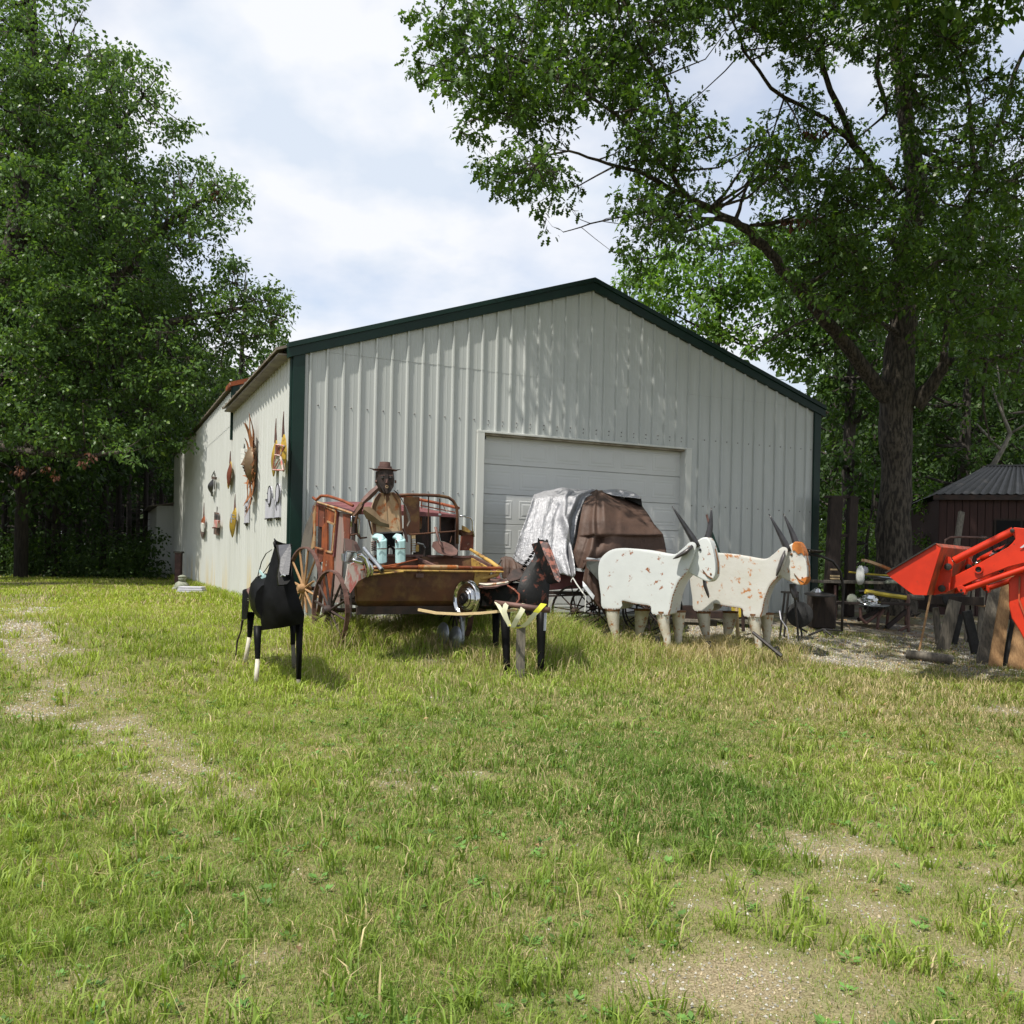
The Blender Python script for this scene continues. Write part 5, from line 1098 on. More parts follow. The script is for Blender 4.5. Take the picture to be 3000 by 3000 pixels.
# ---------------------------------------------------------------- black horse in front
def horse_near():
    b = P(800, 1640, 10.15); b.z = gz(b.x, b.y)
    root = thing('horse_sculpture', b, 'glossy black sheet metal horse with pale lower legs standing alone at the left', 'sculpture')
    f = Vector((.30, -.95, 0)).normalized(); l = Vector((f.y, -f.x, 0))       # l points to the picture's left
    if l.x > 0: l = -l
    gx = lambda x, y, z: b + f * x + l * y + Vector((0, 0, z))
    def sec(x, z, w, h, n=14, p=2.4, sk=0):
        return [gx(x + sk * math.sin(t) * h, w * math.copysign(abs(math.cos(t)) ** (2 / p), math.cos(t)), z + h * math.copysign(abs(math.sin(t)) ** (2 / p), math.sin(t))) for t in np.linspace(0, 2 * math.pi, n + 1)[:-1]]
    m = MB(); m.loft([sec(-.62, .93, .10, .14), sec(-.58, .92, .20, .22), sec(-.3, .90, .25, .25), sec(.0, .88, .25, .25), sec(.28, .87, .24, .24), sec(.40, .86, .20, .2)])
    m.build('body', M['black_paint'], root, smooth=math.radians(50))
    # apron-like neck: open folded sheet from head to chest
    Q = lambda X, Y, D: P(650 + X / 3.864, 1560 + Y / 3.864, D)
    rowsL = [(592, 75), (600, 145), (560, 290), (520, 430), (480, 560), (440, 700), (430, 850), (440, 1000), (452, 1108)]
    rowsR = [(640, 110), (780, 135), (785, 300), (800, 430), (825, 560), (860, 700), (900, 820), (935, 930), (925, 1030)]
    secs = []
    for i, (a, c) in enumerate(zip(rowsL, rowsR)):
        A_, C_ = Q(*a, 9.75), Q(*c, 9.62); mid = (A_ + C_) / 2; wv = (C_ - A_) / 2; dep = -f * (.05 + .045 * min(i, 5)); fr = f * (.02 + .02 * i if i < 7 else .12)
        if i == 8: fr = f * .06
        secs.append([A_, mid - wv * .55 + fr * .8, mid + fr * 1.2, mid + wv * .55 + fr * .8, C_, mid + wv * .6 + dep, mid + dep * 1.2, mid - wv * .6 + dep])
    m = MB(); m.loft(secs); m.build('neck', M['black_paint'], root, smooth=math.radians(40))
    # head: wedge; the sunlight on its face plate is painted as lighter grey
    hp = [Q(612, 140, 9.55), Q(780, 128, 9.5), Q(785, 260, 9.36), Q(795, 430, 9.2), Q(775, 540, 9.15), Q(730, 590, 9.13), Q(645, 592, 9.15), Q(632, 480, 9.2), Q(655, 330, 9.34)]
    m = MB(); back = [p - f * .26 + Vector((0, 0, -.02)) for p in hp]; m.loft([hp, back]); m.build('head', M['black_paint'], root, smooth=math.radians(40))
    fp = [Q(640, 150, 9.50), Q(770, 138, 9.46), Q(782, 200, 9.40), Q(775, 330, 9.28), Q(755, 484, 9.145), Q(672, 488, 9.155), Q(650, 440, 9.2), Q(662, 300, 9.32), Q(645, 230, 9.4)]
    m = MB(); m.prism([p + f * .018 + Vector((0, 0, .006)) for p in fp], -f * .016); m.build('face_plate', M['grey_black'], root)
    m = MB(); m.tube([Q(665, 498, 9.1), Q(690, 480, 9.09), Q(720, 492, 9.09)], .008, 5); m.build('nose_rim', M['galv'], root)
    m = MB(); m.tube([Q(612, 165, 9.6), Q(600, 120, 9.65), Q(604, 90, 9.65), Q(590, 66, 9.65)], [.022, .02, .012, .003], 6); m.build('ear', M['black_paint'], root, smooth=True)
    m = MB(); m.tube([Q(770, 165, 9.62), Q(779, 140, 9.62), Q(778, 126, 9.62)], [.02, .014, .004], 6); m.build('ear', M['black_paint'], root, smooth=True)
    # saddle and seat box at the rear
    m = MB(); top = [Q(240, 650, 10.75), Q(320, 640, 10.7), Q(440, 645, 10.3), Q(450, 690, 10.2), Q(380, 690, 10.3), Q(300, 705, 10.5)]
    m.prism([Q(232, 652, 10.6), Q(285, 640, 10.55), Q(320, 690, 10.45), Q(295, 720, 10.4), Q(280, 990, 10.35), Q(222, 985, 10.5)], -f * .28 - l * .02)
    m.build('saddle', M['black_paint'], root, bevel=.01)
    m = MB(); m.prism([Q(270, 650, 10.5), Q(320, 606, 10.6), Q(385, 655, 10.45), Q(382, 682, 10.4), Q(300, 712, 10.35)], -f * .30 - l * .1); m.build('saddle_flap', M['rust_dull'], root, bevel=.01)
    m = MB(); m.prism([Q(382, 648, 10.5), Q(450, 642, 10.2), Q(450, 680, 10.15), Q(382, 680, 10.4)], -f * .2); m.build('saddle_seat', M['grey_black'], root, bevel=.01)
    for qx, qy in ((298, 748), (298, 768), (489, 886)): m = MB(); m.lathe(Q(qx, qy, 9.72 if qx > 400 else 10.3), f, [(.009, 0), (.006, .012)], 6); m.build('rivet', M['chrome'], root)
    # legs: dark upper, pale lower
    for (ux, uy, mx_, my, bx, by, du, db, r0, col) in ((405, 1060, 405, 1425, 385, 1800, 9.85, 9.72, .046, 'cream'), (880, 1010, 870, 1660, 862, 1815, 9.75, 9.68, .042, 'grey'), (330, 900, 312, 1175, 258, 1650, 10.65, 10.65, .045, 'cream'), (805, 1050, 805, 1260, 822, 1650, 10.45, 10.45, .038, 'grey')):
        p0, p1, p2 = Q(ux, uy, du), Q(mx_, my, (du + db) / 2), Q(bx, by, db); p2.z = gz(p2.x, p2.y) - .02
        m = MB(); k = p0.lerp(p1, .5); m.tube([p0, k, p1.lerp(p2, -.02), p1.lerp(p2, .02)], [r0, r0 * .8, .028, .027], 9); lg = m.build('leg', M['black_paint'], root, smooth=True)
        m = MB(); m.tube([p1, p1.lerp(p2, .5), p2], [.024, .026, .030], 9); m.build('shin', M['ox_leg'] if col == 'cream' else M['wood_grey'], lg, smooth=True)
    m = MB(); m.tube([Q(235, 990, 10.75), Q(215, 1120, 10.8), Q(175, 1230, 10.85), Q(160, 1370, 10.85), Q(150, 1480, 10.85), Q(125, 1570, 10.8)], [.016, .010, .012, .010, .010, .012], 5); m.build('tail', M['rust_dark'], root)
    m = MB()
    for a, c in (((400, 640), (500, 240)), ((440, 640), (555, 330))):
        m.tube([Q(*a, 10.3), Q(a[0] + 10, a[1] - 160, 10.2), Q((a[0] + c[0]) / 2, c[1] + 90, 10.1), Q(c[0], c[1], 10.0), Q(565, c[1] - 45, 9.9)], .006, 4)
    m.build('rein', M['iron'], root)
    m = MB(); m.beam(Q(425, 435, 10.1), Q(480, 500, 10.0), .006, .03); m.beam(Q(462, 490, 10.0), Q(485, 520, 10.0), .006, .06); m.build('blue_tie', M['blue_paint'], root)
horse_near()

# ---------------------------------------------------------------- rusty black horse with the hubcap
def horse_two():
    Q = lambda X, Y, D: P(1200 + X / 3.864, 1550 + Y / 3.864, D)
    b = Q(1150, 1400, 12.0); b.z = gz(b.x, b.y)
    root = thing('horse_sculpture', b, 'rusty black horse with peeling brown face and a chrome hubcap on its rump', 'sculpture')
    # body box, top surface rusty brown
    def quadsec(X, yt, yb, D, dd): return [Q(X, yt, D), Q(X, yb, D - .02), Q(X + 6, yb, D + dd), Q(X + 6, yt - 14, D + dd)]
    def rsec(X, yt, yb, D, dd):
        c = [(0, .12), (0, .88), (.25, 1), (.75, 1), (1, .88), (1, .12), (.75, -.04), (.25, -.02)]
        return [Q(X + 8 * e, yt + (yb - yt) * g_, D + dd * e) for e, g_ in c]
    m = MB(); m.loft([rsec(690, 640, 880, 11.9, .30), rsec(750, 605, 905, 11.80, .42), rsec(900, 600, 910, 11.7, .5), rsec(1100, 612, 900, 11.62, .5), rsec(1290, 620, 880, 11.55, .45), rsec(1400, 640, 830, 11.5, .4)])
    m.build('body', M['black_rusty'], root, smooth=math.radians(35))
    m = MB(); m.grid([[Q(690, 585, 12.25), Q(800, 560, 12.25), Q(950, 556, 12.25), Q(1080, 565, 12.2), Q(1120, 600, 12.1)], [Q(720, 615, 11.8), Q(800, 612, 11.7), Q(950, 612, 11.62), Q(1120, 600, 11.6), Q(1220, 590, 11.6)], [Q(790, 660, 11.66), Q(860, 680, 11.6), Q(960, 672, 11.56), Q(1060, 640, 11.55), Q(1180, 600, 11.58)]])
    m.build('saddle_sheet', M['rust_dull'], root)
    m = MB(); m.tube([Q(790, 618, 11.62), Q(870, 632, 11.58), Q(980, 622, 11.54), Q(1100, 604, 11.54), Q(1235, 560, 11.58)], [.01, .022, .018, .014, .005], 6); m.build('white_edge', M['ox_leg'], root)
    m = MB(); m.prism([Q(1090, 560, 11.55), Q(1150, 470, 11.7), Q(1240, 440, 11.75), Q(1300, 520, 11.6), Q(1240, 570, 11.5), Q(1130, 600, 11.5)], Vector((.05, .25, 0))); m.build('saddle_horn', M['rust_dark'], root, bevel=.01)
    # neck and chest wedge
    secs = []
    for (lx, ly), (rx, ry), D, dd in (((1466, 118), (1560, 135), 11.75, .08), ((1450, 220), (1590, 250), 11.65, .16), ((1400, 330), (1605, 380), 11.55, .24), ((1320, 440), (1605, 500), 11.45, .32), ((1255, 560), (1590, 600), 11.35, .38), ((1215, 700), (1580, 720), 11.28, .4), ((1225, 820), (1572, 835), 11.28, .38), ((1330, 985), (1560, 900), 11.3, .3)):
        A_, C_ = Q(lx, ly, D), Q(rx, ry, D + .12); mid = (A_ + C_) / 2; n_ = Vector((-.15, -1, 0)) * .09
        secs.append([A_, A_.lerp(C_, .3) + n_, A_.lerp(C_, .7) + n_, C_, C_ + Vector((-.02, dd, 0)), A_.lerp(C_, .5) + Vector((0, dd * 1.2, 0)), A_ + Vector((.06, dd, 0))])
    m = MB(); m.loft(secs); m.build('neck', M['black_rusty'], root, smooth=math.radians(40))
    m = MB()
    for k in range(26):                                               # short ragged mane strip along the back of the neck
        f = k / 25; x, y = 1470 - 230 * f ** .9, 170 + 330 * f; p = Q(x, y, 11.75); m.add([p, p + Vector((.03, 0, -.03)), Q(x - rnd.uniform(20, 45), y + rnd.uniform(-8, 26), 11.78)], [(0, 1, 2), (2, 1, 0)])
    m.build('mane', M['black_paint'], root, kind='stuff')
    hp = [Q(1472, 142, 11.55), Q(1568, 152, 11.5), Q(1600, 215, 11.42), Q(1650, 360, 11.27), Q(1700, 500, 11.15), Q(1712, 580, 11.1), Q(1690, 606, 11.08), Q(1650, 575, 11.12), Q(1600, 440, 11.2), Q(1530, 300, 11.34)]
    m = MB(); m.loft([hp, [p + Vector((-.10, .20, -.03)) for p in hp]]); m.build('head', M['black_rusty'], root, smooth=math.radians(40))
    m = MB(); m.prism([p + Vector((.0, -.012, .004)) for p in hp], Vector((0, .011, 0))); m.build('face_plate', M['face_rusty'], root)
    for (x, y, x2, y2) in ((1470, 165, 1458, 98), (1550, 150, 1556, 112)): m = MB(); m.tube([Q(x, y, 11.6), Q((x + x2) / 2, (y + y2) / 2, 11.6), Q(x2, y2, 11.6)], [.028, .02, .003], 6); m.build('ear', M['black_paint'], root)
    m = MB(); m.tube([Q(1110, 640, 11.5), Q(1190, 690, 11.4), Q(1240, 740, 11.2), Q(1240, 800, 11.1), Q(1200, 850, 11.0)], .012, 6); m.build('rein_hook', M['rust_red'], root)
    for (x0, x1, yb, D, r) in ((1075, 1110, 1420, 11.1, .055), (1495, 1490, 1400, 11.25, .058), (985, 975, 1275, 12.0, .05), (600, 605, 1220, 12.35, .036)):
        p0, p1 = Q(x0, 850, D + .1), Q(x1, yb, D); p1.z = gz(p1.x, p1.y) - .02
        m = MB(); m.tube([p0, p0.lerp(p1, .4), p0.lerp(p1, .8), p1], [r * 1.25, r, r * .75, r * .8], 9); m.build('leg', M['black_paint'] if x0 != 600 else M['galv'], root, smooth=True)
    for X in (1530, 1545): m = MB(); m.tube([Q(X, 950, 11.15), Q(X - 8, 1150, 11.12)], .009, 4); m.build('leg_seam', M['galv'], root)
    # hubcap
    c = Q(642, 788, 11.45); n_ = Vector((-.74, -.67, .05)).normalized(); R = .245
    hc = thing('hubcap', c, 'shiny chrome wheel cover with dark centre badge, hung on the rusty horse rump', 'hubcap')
    m = MB(); m.lathe(c, n_, [(R * .2, -.02), (R, -.02), (R, .0), (R * .97, .018), (R * .90, .008), (R * .86, .016), (R * .80, .0), (R * .62, -.008), (R * .58, .012), (R * .52, .028), (R * .45, .030), (R * .40, .045), (R * .30, .050)], 40); m.build('dish', M['chrome'], hc, smooth=math.radians(30))
    m = MB(); m.lathe(c, n_, [(R * .30, .046), (R * .30, .058), (R * .25, .066), (.001, .068)], 24); m.build('centre_badge', M['black_paint'], hc, smooth=math.radians(30))
    a = Vector((0, 0, 1)); s_ = n_.cross(a).normalized(); cc_ = c + n_ * .070
    m = MB(); m.beam(cc_ + s_ * .022 - a * .03, cc_ + s_ * .022 + a * .03, .006, .008, n_); m.beam(cc_ - s_ * .022 - a * .03, cc_ - s_ * .022 + a * .03, .006, .008, n_); m.beam(cc_ + s_ * .022 + a * .03, cc_ - s_ * .022 - a * .03, .006, .008, n_); m.build('badge_letter', M['chrome'], hc)
    # second pair of wheel covers low in the grass
    for X, Y, D, lab in ((385, 975, 12.4, 'dull wheel cover half hidden in weeds left of the hubcap horse'), (530, 985, 12.2, 'dull wheel cover half hidden in weeds under the hubcap')):
        q = Q(X, Y, D); q.z = gz(q.x, q.y) + .16; m = MB(); m.lathe(q, Vector((-.8, -.55, .1)), [(.14, 0), (.17, .01), (.13, .03), (.06, .035), (.01, .05)], 20); m.build('wheel_cover', M['galv'], None, smooth=math.radians(30), label=lab, category='wheel cover', group='wheel covers in the weeds')
    # draft pole on a post with ribbons
    p0, p1 = Q(965, 832, 10.9), Q(1585, 918, 10.7)
    r = thing('draft_pole', Q(1250, 880, 10.8), 'rusty round pole laid level across in front of the hubcap horse', 'pole')
    m = MB(); m.tube([p0, p0.lerp(p1, .5), p1], [.030, .035, .037], 10); m.build('pole', M['rust_dull'], r, smooth=True)
    r = thing('wooden_post', (lambda q: Vector((q.x, q.y, gz(q.x, q.y))))(Q(1255, 1400, 10.95)), 'pale wooden stake standing in grass behind the white ribbons', 'post')
    q = r.location; m = MB(); m.box(q + Vector((0, 0, .31)), (.11, .06, .66)); m.build('stake', M['wood_grey'], r)
    m = MB(); top = Q(100, 912, 11.2); pts = [Q(100, 912, 11.3), Q(300, 950, 11.2), Q(550, 962, 11.1), Q(800, 952, 11.0), Q(1000, 932, 10.95), Q(1215, 915, 10.9)]
    for a_, c_ in zip(pts[:-1], pts[1:]): m.beam(a_, c_ + (c_ - a_) * .02, .03, .032)
    m.build('bent_lath', M['wood_pale'], None, label='long pale bent wooden lath sagging across the grass in front of the stagecoach', category='lath')
    def ribbon(pts, w, mat, lab):
        A_, B_ = [], []
        for i, (x, y, D) in enumerate(pts): q = Q(x, y, D); A_.append(q + Vector((-w, .0, .006))); B_.append(q + Vector((w, .015, -.006)))
        m = MB(); m.grid([A_, B_]); m.grid([[q + Vector((0, .003, 0)) for q in B_], [q + Vector((0, .003, 0)) for q in A_]])
        m.build('ribbon', M[mat], None, smooth=True, label=lab, category='ribbon', group='ribbons tied round the rusty pole')
    ribbon([(985, 830, 10.86), (1010, 870, 10.82), (1060, 960, 10.78), (1110, 1060, 10.8), (1150, 1110, 10.82)], .028, 'ribbon', 'leftmost pale ribbon falling from the end of the rusty pole')
    ribbon([(1125, 828, 10.85), (1090, 860, 10.80), (1070, 930, 10.78), (1095, 1010, 10.78), (1140, 1110, 10.8)], .030, 'ribbon', 'pale ribbon looping left from the middle of the rusty pole')
    ribbon([(1300, 845, 10.8), (1275, 920, 10.74), (1215, 1020, 10.72), (1165, 1115, 10.76)], .030, 'ribbon', 'straight pale ribbon slanting left from the rusty pole')
    ribbon([(1510, 850, 10.7), (1470, 905, 10.66), (1400, 980, 10.66), (1340, 1060, 10.7), (1270, 1110, 10.74)], .030, 'ribbon', 'long pale ribbon from the right end of the rusty pole')
    ribbon([(1520, 845, 10.69), (1475, 895, 10.64), (1430, 945, 10.64)], .034, 'ribbon_y', 'bright yellow end of ribbon near the right end of the rusty pole')
    ribbon([(1130, 1085, 10.79), (1170, 1115, 10.77), (1215, 1122, 10.76), (1280, 1105, 10.74)], .018, 'ribbon_y', 'yellow knot joining the ribbons at the bottom')
horse_two()

# ---------------------------------------------------------------- wagon wheels
def wheel(root, c, axis, R, tw, spokes, mat, smat, hub=.07, name='wheel', broken=(), th=.022, spr=.013):
    m = MB(); m.ring(c, axis, R, tw, th, 32); w = m.build(name, M[mat], root)
    axis = Vector(axis).normalized(); a = Vector((0, 0, 1)); a = (a - axis * a.dot(axis)).normalized(); b_ = axis.cross(a)
    m = MB(); m.lathe(c - axis * .1, axis, [(.01, 0), (hub * .6, .0), (hub, .05), (hub, .15), (hub * .6, .2), (.01, .21)], 12); m.build('hub', M[smat], w, smooth=math.radians(40))
    for k in range(spokes):
        t = 2 * math.pi * k / spokes + .2; e = a * math.cos(t) + b_ * math.sin(t); f = .62 if k in broken else 1
        m = MB(); m.tube([c + e * hub * .8, c + e * (hub + (R - hub) * .5 * f), c + e * (R - th) * f], [spr * 1.3, spr * 1.2, spr], 5); m.build('spoke', M[smat], w)
    return w

# ---------------------------------------------------------------- stagecoach
CA = Vector((-.485, .875, 0)).normalized(); CB = Vector((CA.y, -CA.x, 0)); C0 = Vector((P(1030, 1640, 11.9).x, 11.9, 0))
g0 = gz(C0.x, C0.y)
coach = thing('stagecoach', C0 + CA * .8 + CB * .7 + Vector((0, 0, g0)), 'rusty scrap metal stagecoach with orange side panels standing by the barn corner', 'stagecoach')
NSC = -CB; NFC = -CA
def SP(x, y, out=0.0): return onplane(x, y, C0 + NSC * out, NSC)      # side of the coach
def CF(x, y, out=0.0, q=0.0): return onplane(x, y, C0 + NFC * out, NFC)      # front of the coach
def Z2(*q): return [(850 + x / 4.83, 1320 + y / 4.83) for x, y in q]
def Z3(*q): return [(1080 + x / 4.83, 1320 + y / 4.83) for x, y in q]
def Z1(*q): return [(650 + x / 3.864, 1300 + y / 3.864) for x, y in q]
def Z8(*q): return [(850 + x / 3.864, 1620 + y / 3.864) for x, y in q]
def sp(name, mat, pxs, out=0, th=.02): m = MB(); m.prism([SP(x, y, out) for x, y in pxs], -NSC * th); return m.build(name, M[mat], coach)
def cf(name, mat, pxs, out=0, th=.02): m = MB(); m.prism([CF(x, y, out) for x, y in pxs], -NFC * th); return m.build(name, M[mat], coach)
sp('side_panel', 'rust_red', Z2((365, 755), (492, 795), (478, 1085), (362, 1068)), .0)
sp('side_panel', 'cream_rust', Z2((318, 900), (362, 760), (352, 1068), (345, 1355), (300, 1410), (290, 1390), (325, 1180)), .012)
sp('side_panel', 'rust_orange', Z2((452, 1085), (505, 1000), (498, 1420), (470, 1480), (440, 1395)), .004)
sp('side_panel', 'rust_red', Z2((345, 1355), (452, 1392), (470, 1470), (455, 1570), (380, 1590), (340, 1560)), .0)
dr = sp('door', 'rust_orange', Z2((498, 795), (648, 850), (625, 1050), (520, 1000)), .025)
for q in (((498, 800), (522, 805), (522, 1420), (498, 1415)), ((622, 845), (655, 855), (600, 1450), (578, 1440))):
    m = MB(); m.prism([SP(x, y, .025) for x, y in Z2(*q)], -NSC * .025); m.build('door_stile', M['rust_orange'], dr)
m = MB(); m.prism([SP(x, y, .025) for x, y in Z2((478, 1410), (600, 1440), (600, 1900), (560, 2160), (470, 2120), (450, 1700))], -NSC * .02); m.build('door_lower_panel', M['rust_orange'], dr)
for q in (((500, 800), (530, 785), (650, 850), (645, 870)), ((515, 990), (640, 1040), (628, 1062), (515, 1012)), ((490, 1405), (590, 1432), (585, 1455), (490, 1430)), ((632, 870), (655, 870), (600, 1450), (588, 1440))):
    m = MB(); m.prism([SP(x, y, .04) for x, y in Z2(*q)], -NSC * .02); m.build('trim_strip', M['cream_rust'], dr)
m = MB(); m.prism([SP(x, y, .04) for x, y in Z2((345, 1360), (450, 1385), (450, 1400), (345, 1375))], -NSC * .02); m.build('window_sill', M['cream_rust'], coach)
sp('side_panel', 'greypink', Z2((655, 855), (860, 905), (860, 1170), (780, 1240), (755, 1240), (740, 1600), (700, 2150), (600, 2150), (612, 1450), (640, 1100)), .0)
sp('side_panel', 'rust_red', Z2((745, 900), (850, 905), (835, 1250), (765, 1240)), .012)
sp('side_panel', 'rust_red', Z1((1190, 1450), (1255, 1450), (1240, 1880), (1150, 1860), (1150, 1600)), .01)
sp('mauve_strip', 'maroon', Z2((655, 860), (668, 862), (615, 1500), (600, 1500)), .03, .03)
sp('rear_flare', 'grey_rusty', Z2((345, 730), (372, 720), (330, 910), (300, 1400), (150, 1375), (185, 1180), (240, 1010), (310, 860)), -.05)
m = MB(); m.lathe(SP(*Z2((345, 820))[0], -.02), NSC, [(.0, 0), (.045, 0), (.05, .02), (.0, .03)], 8); m.build('knob', M['rust_dull'], coach)
# inner frame, floor, roof and far side
zt_f, zt_r = SP(1030, 1500).z, SP(931, 1473).z
R0 = C0 + NSC * .02; Lc, Wc = 1.48, 1.52
CAp = lambda q, w, z: Vector((C0.x, C0.y, 0)) + CA * q + CB * w + Vector((0, 0, z))
m = MB(); m.loft([[CAp(-.02, -.04, zt_f), CAp(-.02, .35, zt_f + .035), CAp(-.02, Wc * .6, zt_f + .045), CAp(-.02, Wc, zt_f + .02), CAp(-.02, Wc, zt_f - .01), CAp(-.02, -.04, zt_f - .03)], [CAp(Lc, -.04, zt_r), CAp(Lc, .35, zt_r + .035), CAp(Lc, Wc * .6, zt_r + .045), CAp(Lc, Wc, zt_r + .02), CAp(Lc, Wc, zt_r - .01), CAp(Lc, -.04, zt_r - .03)]]); m.build('roof', M['maroon'], coach)
m = MB(); m.prism([CAp(0, Wc, .45), CAp(0, Wc, zt_f - .03), CAp(.35, Wc, zt_f), CAp(.4, Wc, .95), CAp(.9, Wc, .95), CAp(.95, Wc, zt_r - .1), CAp(Lc, Wc, zt_r - .04), CAp(Lc, Wc, .45)], CB * .02); m.build('far_side_panel', M['rust_dark'], coach)
m = MB(); m.box(CAp(Lc / 2, Wc / 2, .42), (Lc, Wc, .04), (CA, CB, Z)); m.build('floor', M['rust_dark'], coach)
m = MB()
for q, w in ((.0, .02), (Lc, .02), (.0, Wc), (Lc, Wc), (.0, 1.02)): m.beam(CAp(q, w, .42), CAp(q, w, (zt_f if q == 0 else zt_r) - .02), .05, .04)
m.build('corner_post', M['rust_dark'], coach, kind='stuff')
m = MB()
for zz in (.32,): m.beam(CAp(-.3, .25, zz), CAp(Lc + .2, .25, zz), .05, .06); m.beam(CAp(-.3, Wc - .25, zz), CAp(Lc + .2, Wc - .25, zz), .05, .06); m.beam(CAp(.0, -.1, zz + .06), CAp(.0, Wc + .1, zz + .06), .05, .05); m.beam(CAp(1.25, -.1, zz + .1), CAp(1.25, Wc + .1, zz + .1), .05, .05)
m.build('chassis', M['rust_dark'], coach)
# front face pieces behind the driver
cf('front_panel', 'rust_brown', Z3((500, 655), (722, 655), (722, 1165), (560, 1190), (500, 1180)), .06)
cf('front_panel', 'rust_dark', Z3((1015, 905), (1230, 895), (1245, 1190), (1160, 1210), (1150, 1300), (1030, 1280), (1005, 1140)), -.15)
cf('front_panel', 'rust_dark', Z3((780, 945), (860, 960), (850, 1380), (790, 1430), (800, 1200)), -.05)
cf('hatch_strip', 'cream_rust', Z3((728, 940), (775, 945), (745, 1110), (728, 1110)), -.2)
cf('rust_post', 'rust_red', Z3((1325, 1200), (1490, 1180), (1480, 1410), (1310, 1415)), .12, .05)
cf('post_cap', 'rust_brown', Z3((1295, 1120), (1440, 1130), (1490, 1150), (1490, 1190), (1330, 1200)), .14, .10)
cf('fender_scrap', 'yellow_paint', Z3((1330, 1060), (1390, 1090), (1450, 1145), (1420, 1160), (1330, 1130)), .2, .03)
m = MB(); m.tube([CF(*q, .14) for q in Z3((1290, 930), (1350, 928), (1440, 948), (1470, 990), (1478, 1140), (1490, 1220))], .014, 7); m.build('grab_rail', M['chrome'], coach, smooth=True)
m = MB(); m.tube([CF(*q, .22) for q in Z3((440, 632), (560, 628), (800, 630), (1000, 640), (1130, 665), (1200, 715), (1245, 800), (1255, 900), (1255, 1320))], [.022] * 9, 8); m.build('seat_back_frame', M['rust_brown'], coach, smooth=True)
for q in (((848, 650), (846, 1165)), ((1006, 680), (1012, 1145)), ((575, 1190), (1240, 1140)), ((600, 1180), (600, 1470)), ((1175, 1210), (1155, 1300))): m = MB(); m.tube([CF(*e, .21) for e in Z3(*q)], .009 if q[0][1] != 1190 else .013, 6); m.build('seat_back_rod', M['rust_brown'], coach)
m = MB(); m.lathe(CF(*Z3((1004, 910))[0], .20), NFC, [(.0, 0), (.022, 0), (.018, .02), (0, .025)], 8); m.build('rod_knob', M['galv'], coach)
# roof rack rails
m = MB(); m.tube([SP(*Z2((325, 665))[0], .03), SP(*Z2((370, 700))[0], .03), SP(*Z2((440, 640))[0], .03), SP(*Z2((545, 645))[0], .03), SP(*Z2((760, 715))[0], .03), SP(*Z2((960, 770))[0], .03) + CA * .2], [.02, .02, .02, .021, .021, .02], 8); m.build('roof_rail', M['rust_orange'], coach, smooth=True)
m = MB(); m.tube([SP(*Z2((390, 730))[0], .04), SP(*Z2((650, 810))[0], .04), SP(*Z2((885, 890))[0], .04)], .016, 6); m.build('roof_rail', M['cream_rust'], coach)
m = MB(); m.tube([CF(*e, .0) for e in Z2((905, 900), (930, 840), (980, 770), (1010, 740))], .016, 7); m.build('roof_rail', M['rust_brown'], coach)
m = MB(); m.tube([CAp(.9, .75, zt_r + .16), CAp(.6, Wc, zt_f + .21), CAp(.0, Wc + .02, zt_f + .12)], .022, 7); m.build('roof_rail', M['rust_orange'], coach)
m = MB(); m.tube([CF(*e, -.1) for e in Z3((735, 775), (1000, 830), (1220, 872))], .009, 5); m.tube([CF(*e, -.1) for e in Z3((745, 690), (750, 820))], .008, 5); m.tube([CF(*e, -.1) for e in Z3((1045, 750), (1090, 860))], .006, 5); m.build('roof_rail', M['rust_red'], coach)
# window frame with chrome edge beside the driver, grey board, mauve chair arm
m = MB(); m.tube([CF(*e, .05) for e in Z2((868, 1080), (872, 930), (960, 945), (985, 985), (975, 1170), (990, 1240))], .013, 7); m.build('window_frame', M['chrome'], coach, smooth=True)
cf('window_dark', 'rust_brown', Z2((880, 935), (955, 960), (960, 1180), (935, 1190), (868, 1150)), .0)
m = MB()
for q in (((1000, 1240), (1085, 1230)), ((850, 1200), (940, 1180), (1000, 1245)), ((1110, 980), (1165, 1190))): m.tube([CF(*e, .06) for e in Z2(*q)], .012, 6)
m.build('brace_rods', M['rust_brown'], coach)
for x0, x1, y0, y1 in ((1030, 1010, 690, 900), (1010, 950, 750, 1030)): m = MB(); m.tube([CF(*Z2((x0, y0))[0], .1), CF(*Z2((x1, (y0 + y1) / 2))[0], .12), CF(*Z2((x1 - 25, y1))[0], .1)], .02, 7); m.build('hoop', M['rust_brown'], coach)
# peeling pink panel, mirror, chrome fender, pipe
cf('peeling_panel', 'pink_peel', Z2((820, 1610), (870, 1600), (975, 1560), (1020, 1620), (1095, 1720), (1085, 1780), (960, 1850), (890, 1960), (850, 2020), (775, 1880)), 1.03)
cf('marbled_panel', 'greypink', Z2((760, 1240), (850, 1250), (940, 1290), (1000, 1400), (930, 1440), (800, 1430), (770, 1420)), .03)
mi_ = thing('mirror', CF(*Z2((870, 1500))[0], .4), 'square side mirror reflecting the lawn on the coach front corner', 'mirror')
m = MB(); pl = [CF(*e, .42) for e in Z2((800, 1425), (925, 1435), (960, 1470), (895, 1590), (840, 1600), (780, 1570))]; m.prism(pl, CA * .03); m.build('mirror_glass', M['chrome'], mi_)
m = MB(); m.tube([q + Vector((0, 0, 0)) for q in pl + [pl[0]]], .009, 5); m.build('mirror_rim', M['galv'], mi_)
cf('lamp_box', 'galv', Z2((740, 1460), (790, 1455), (780, 1570), (745, 1560)), .38, .05)
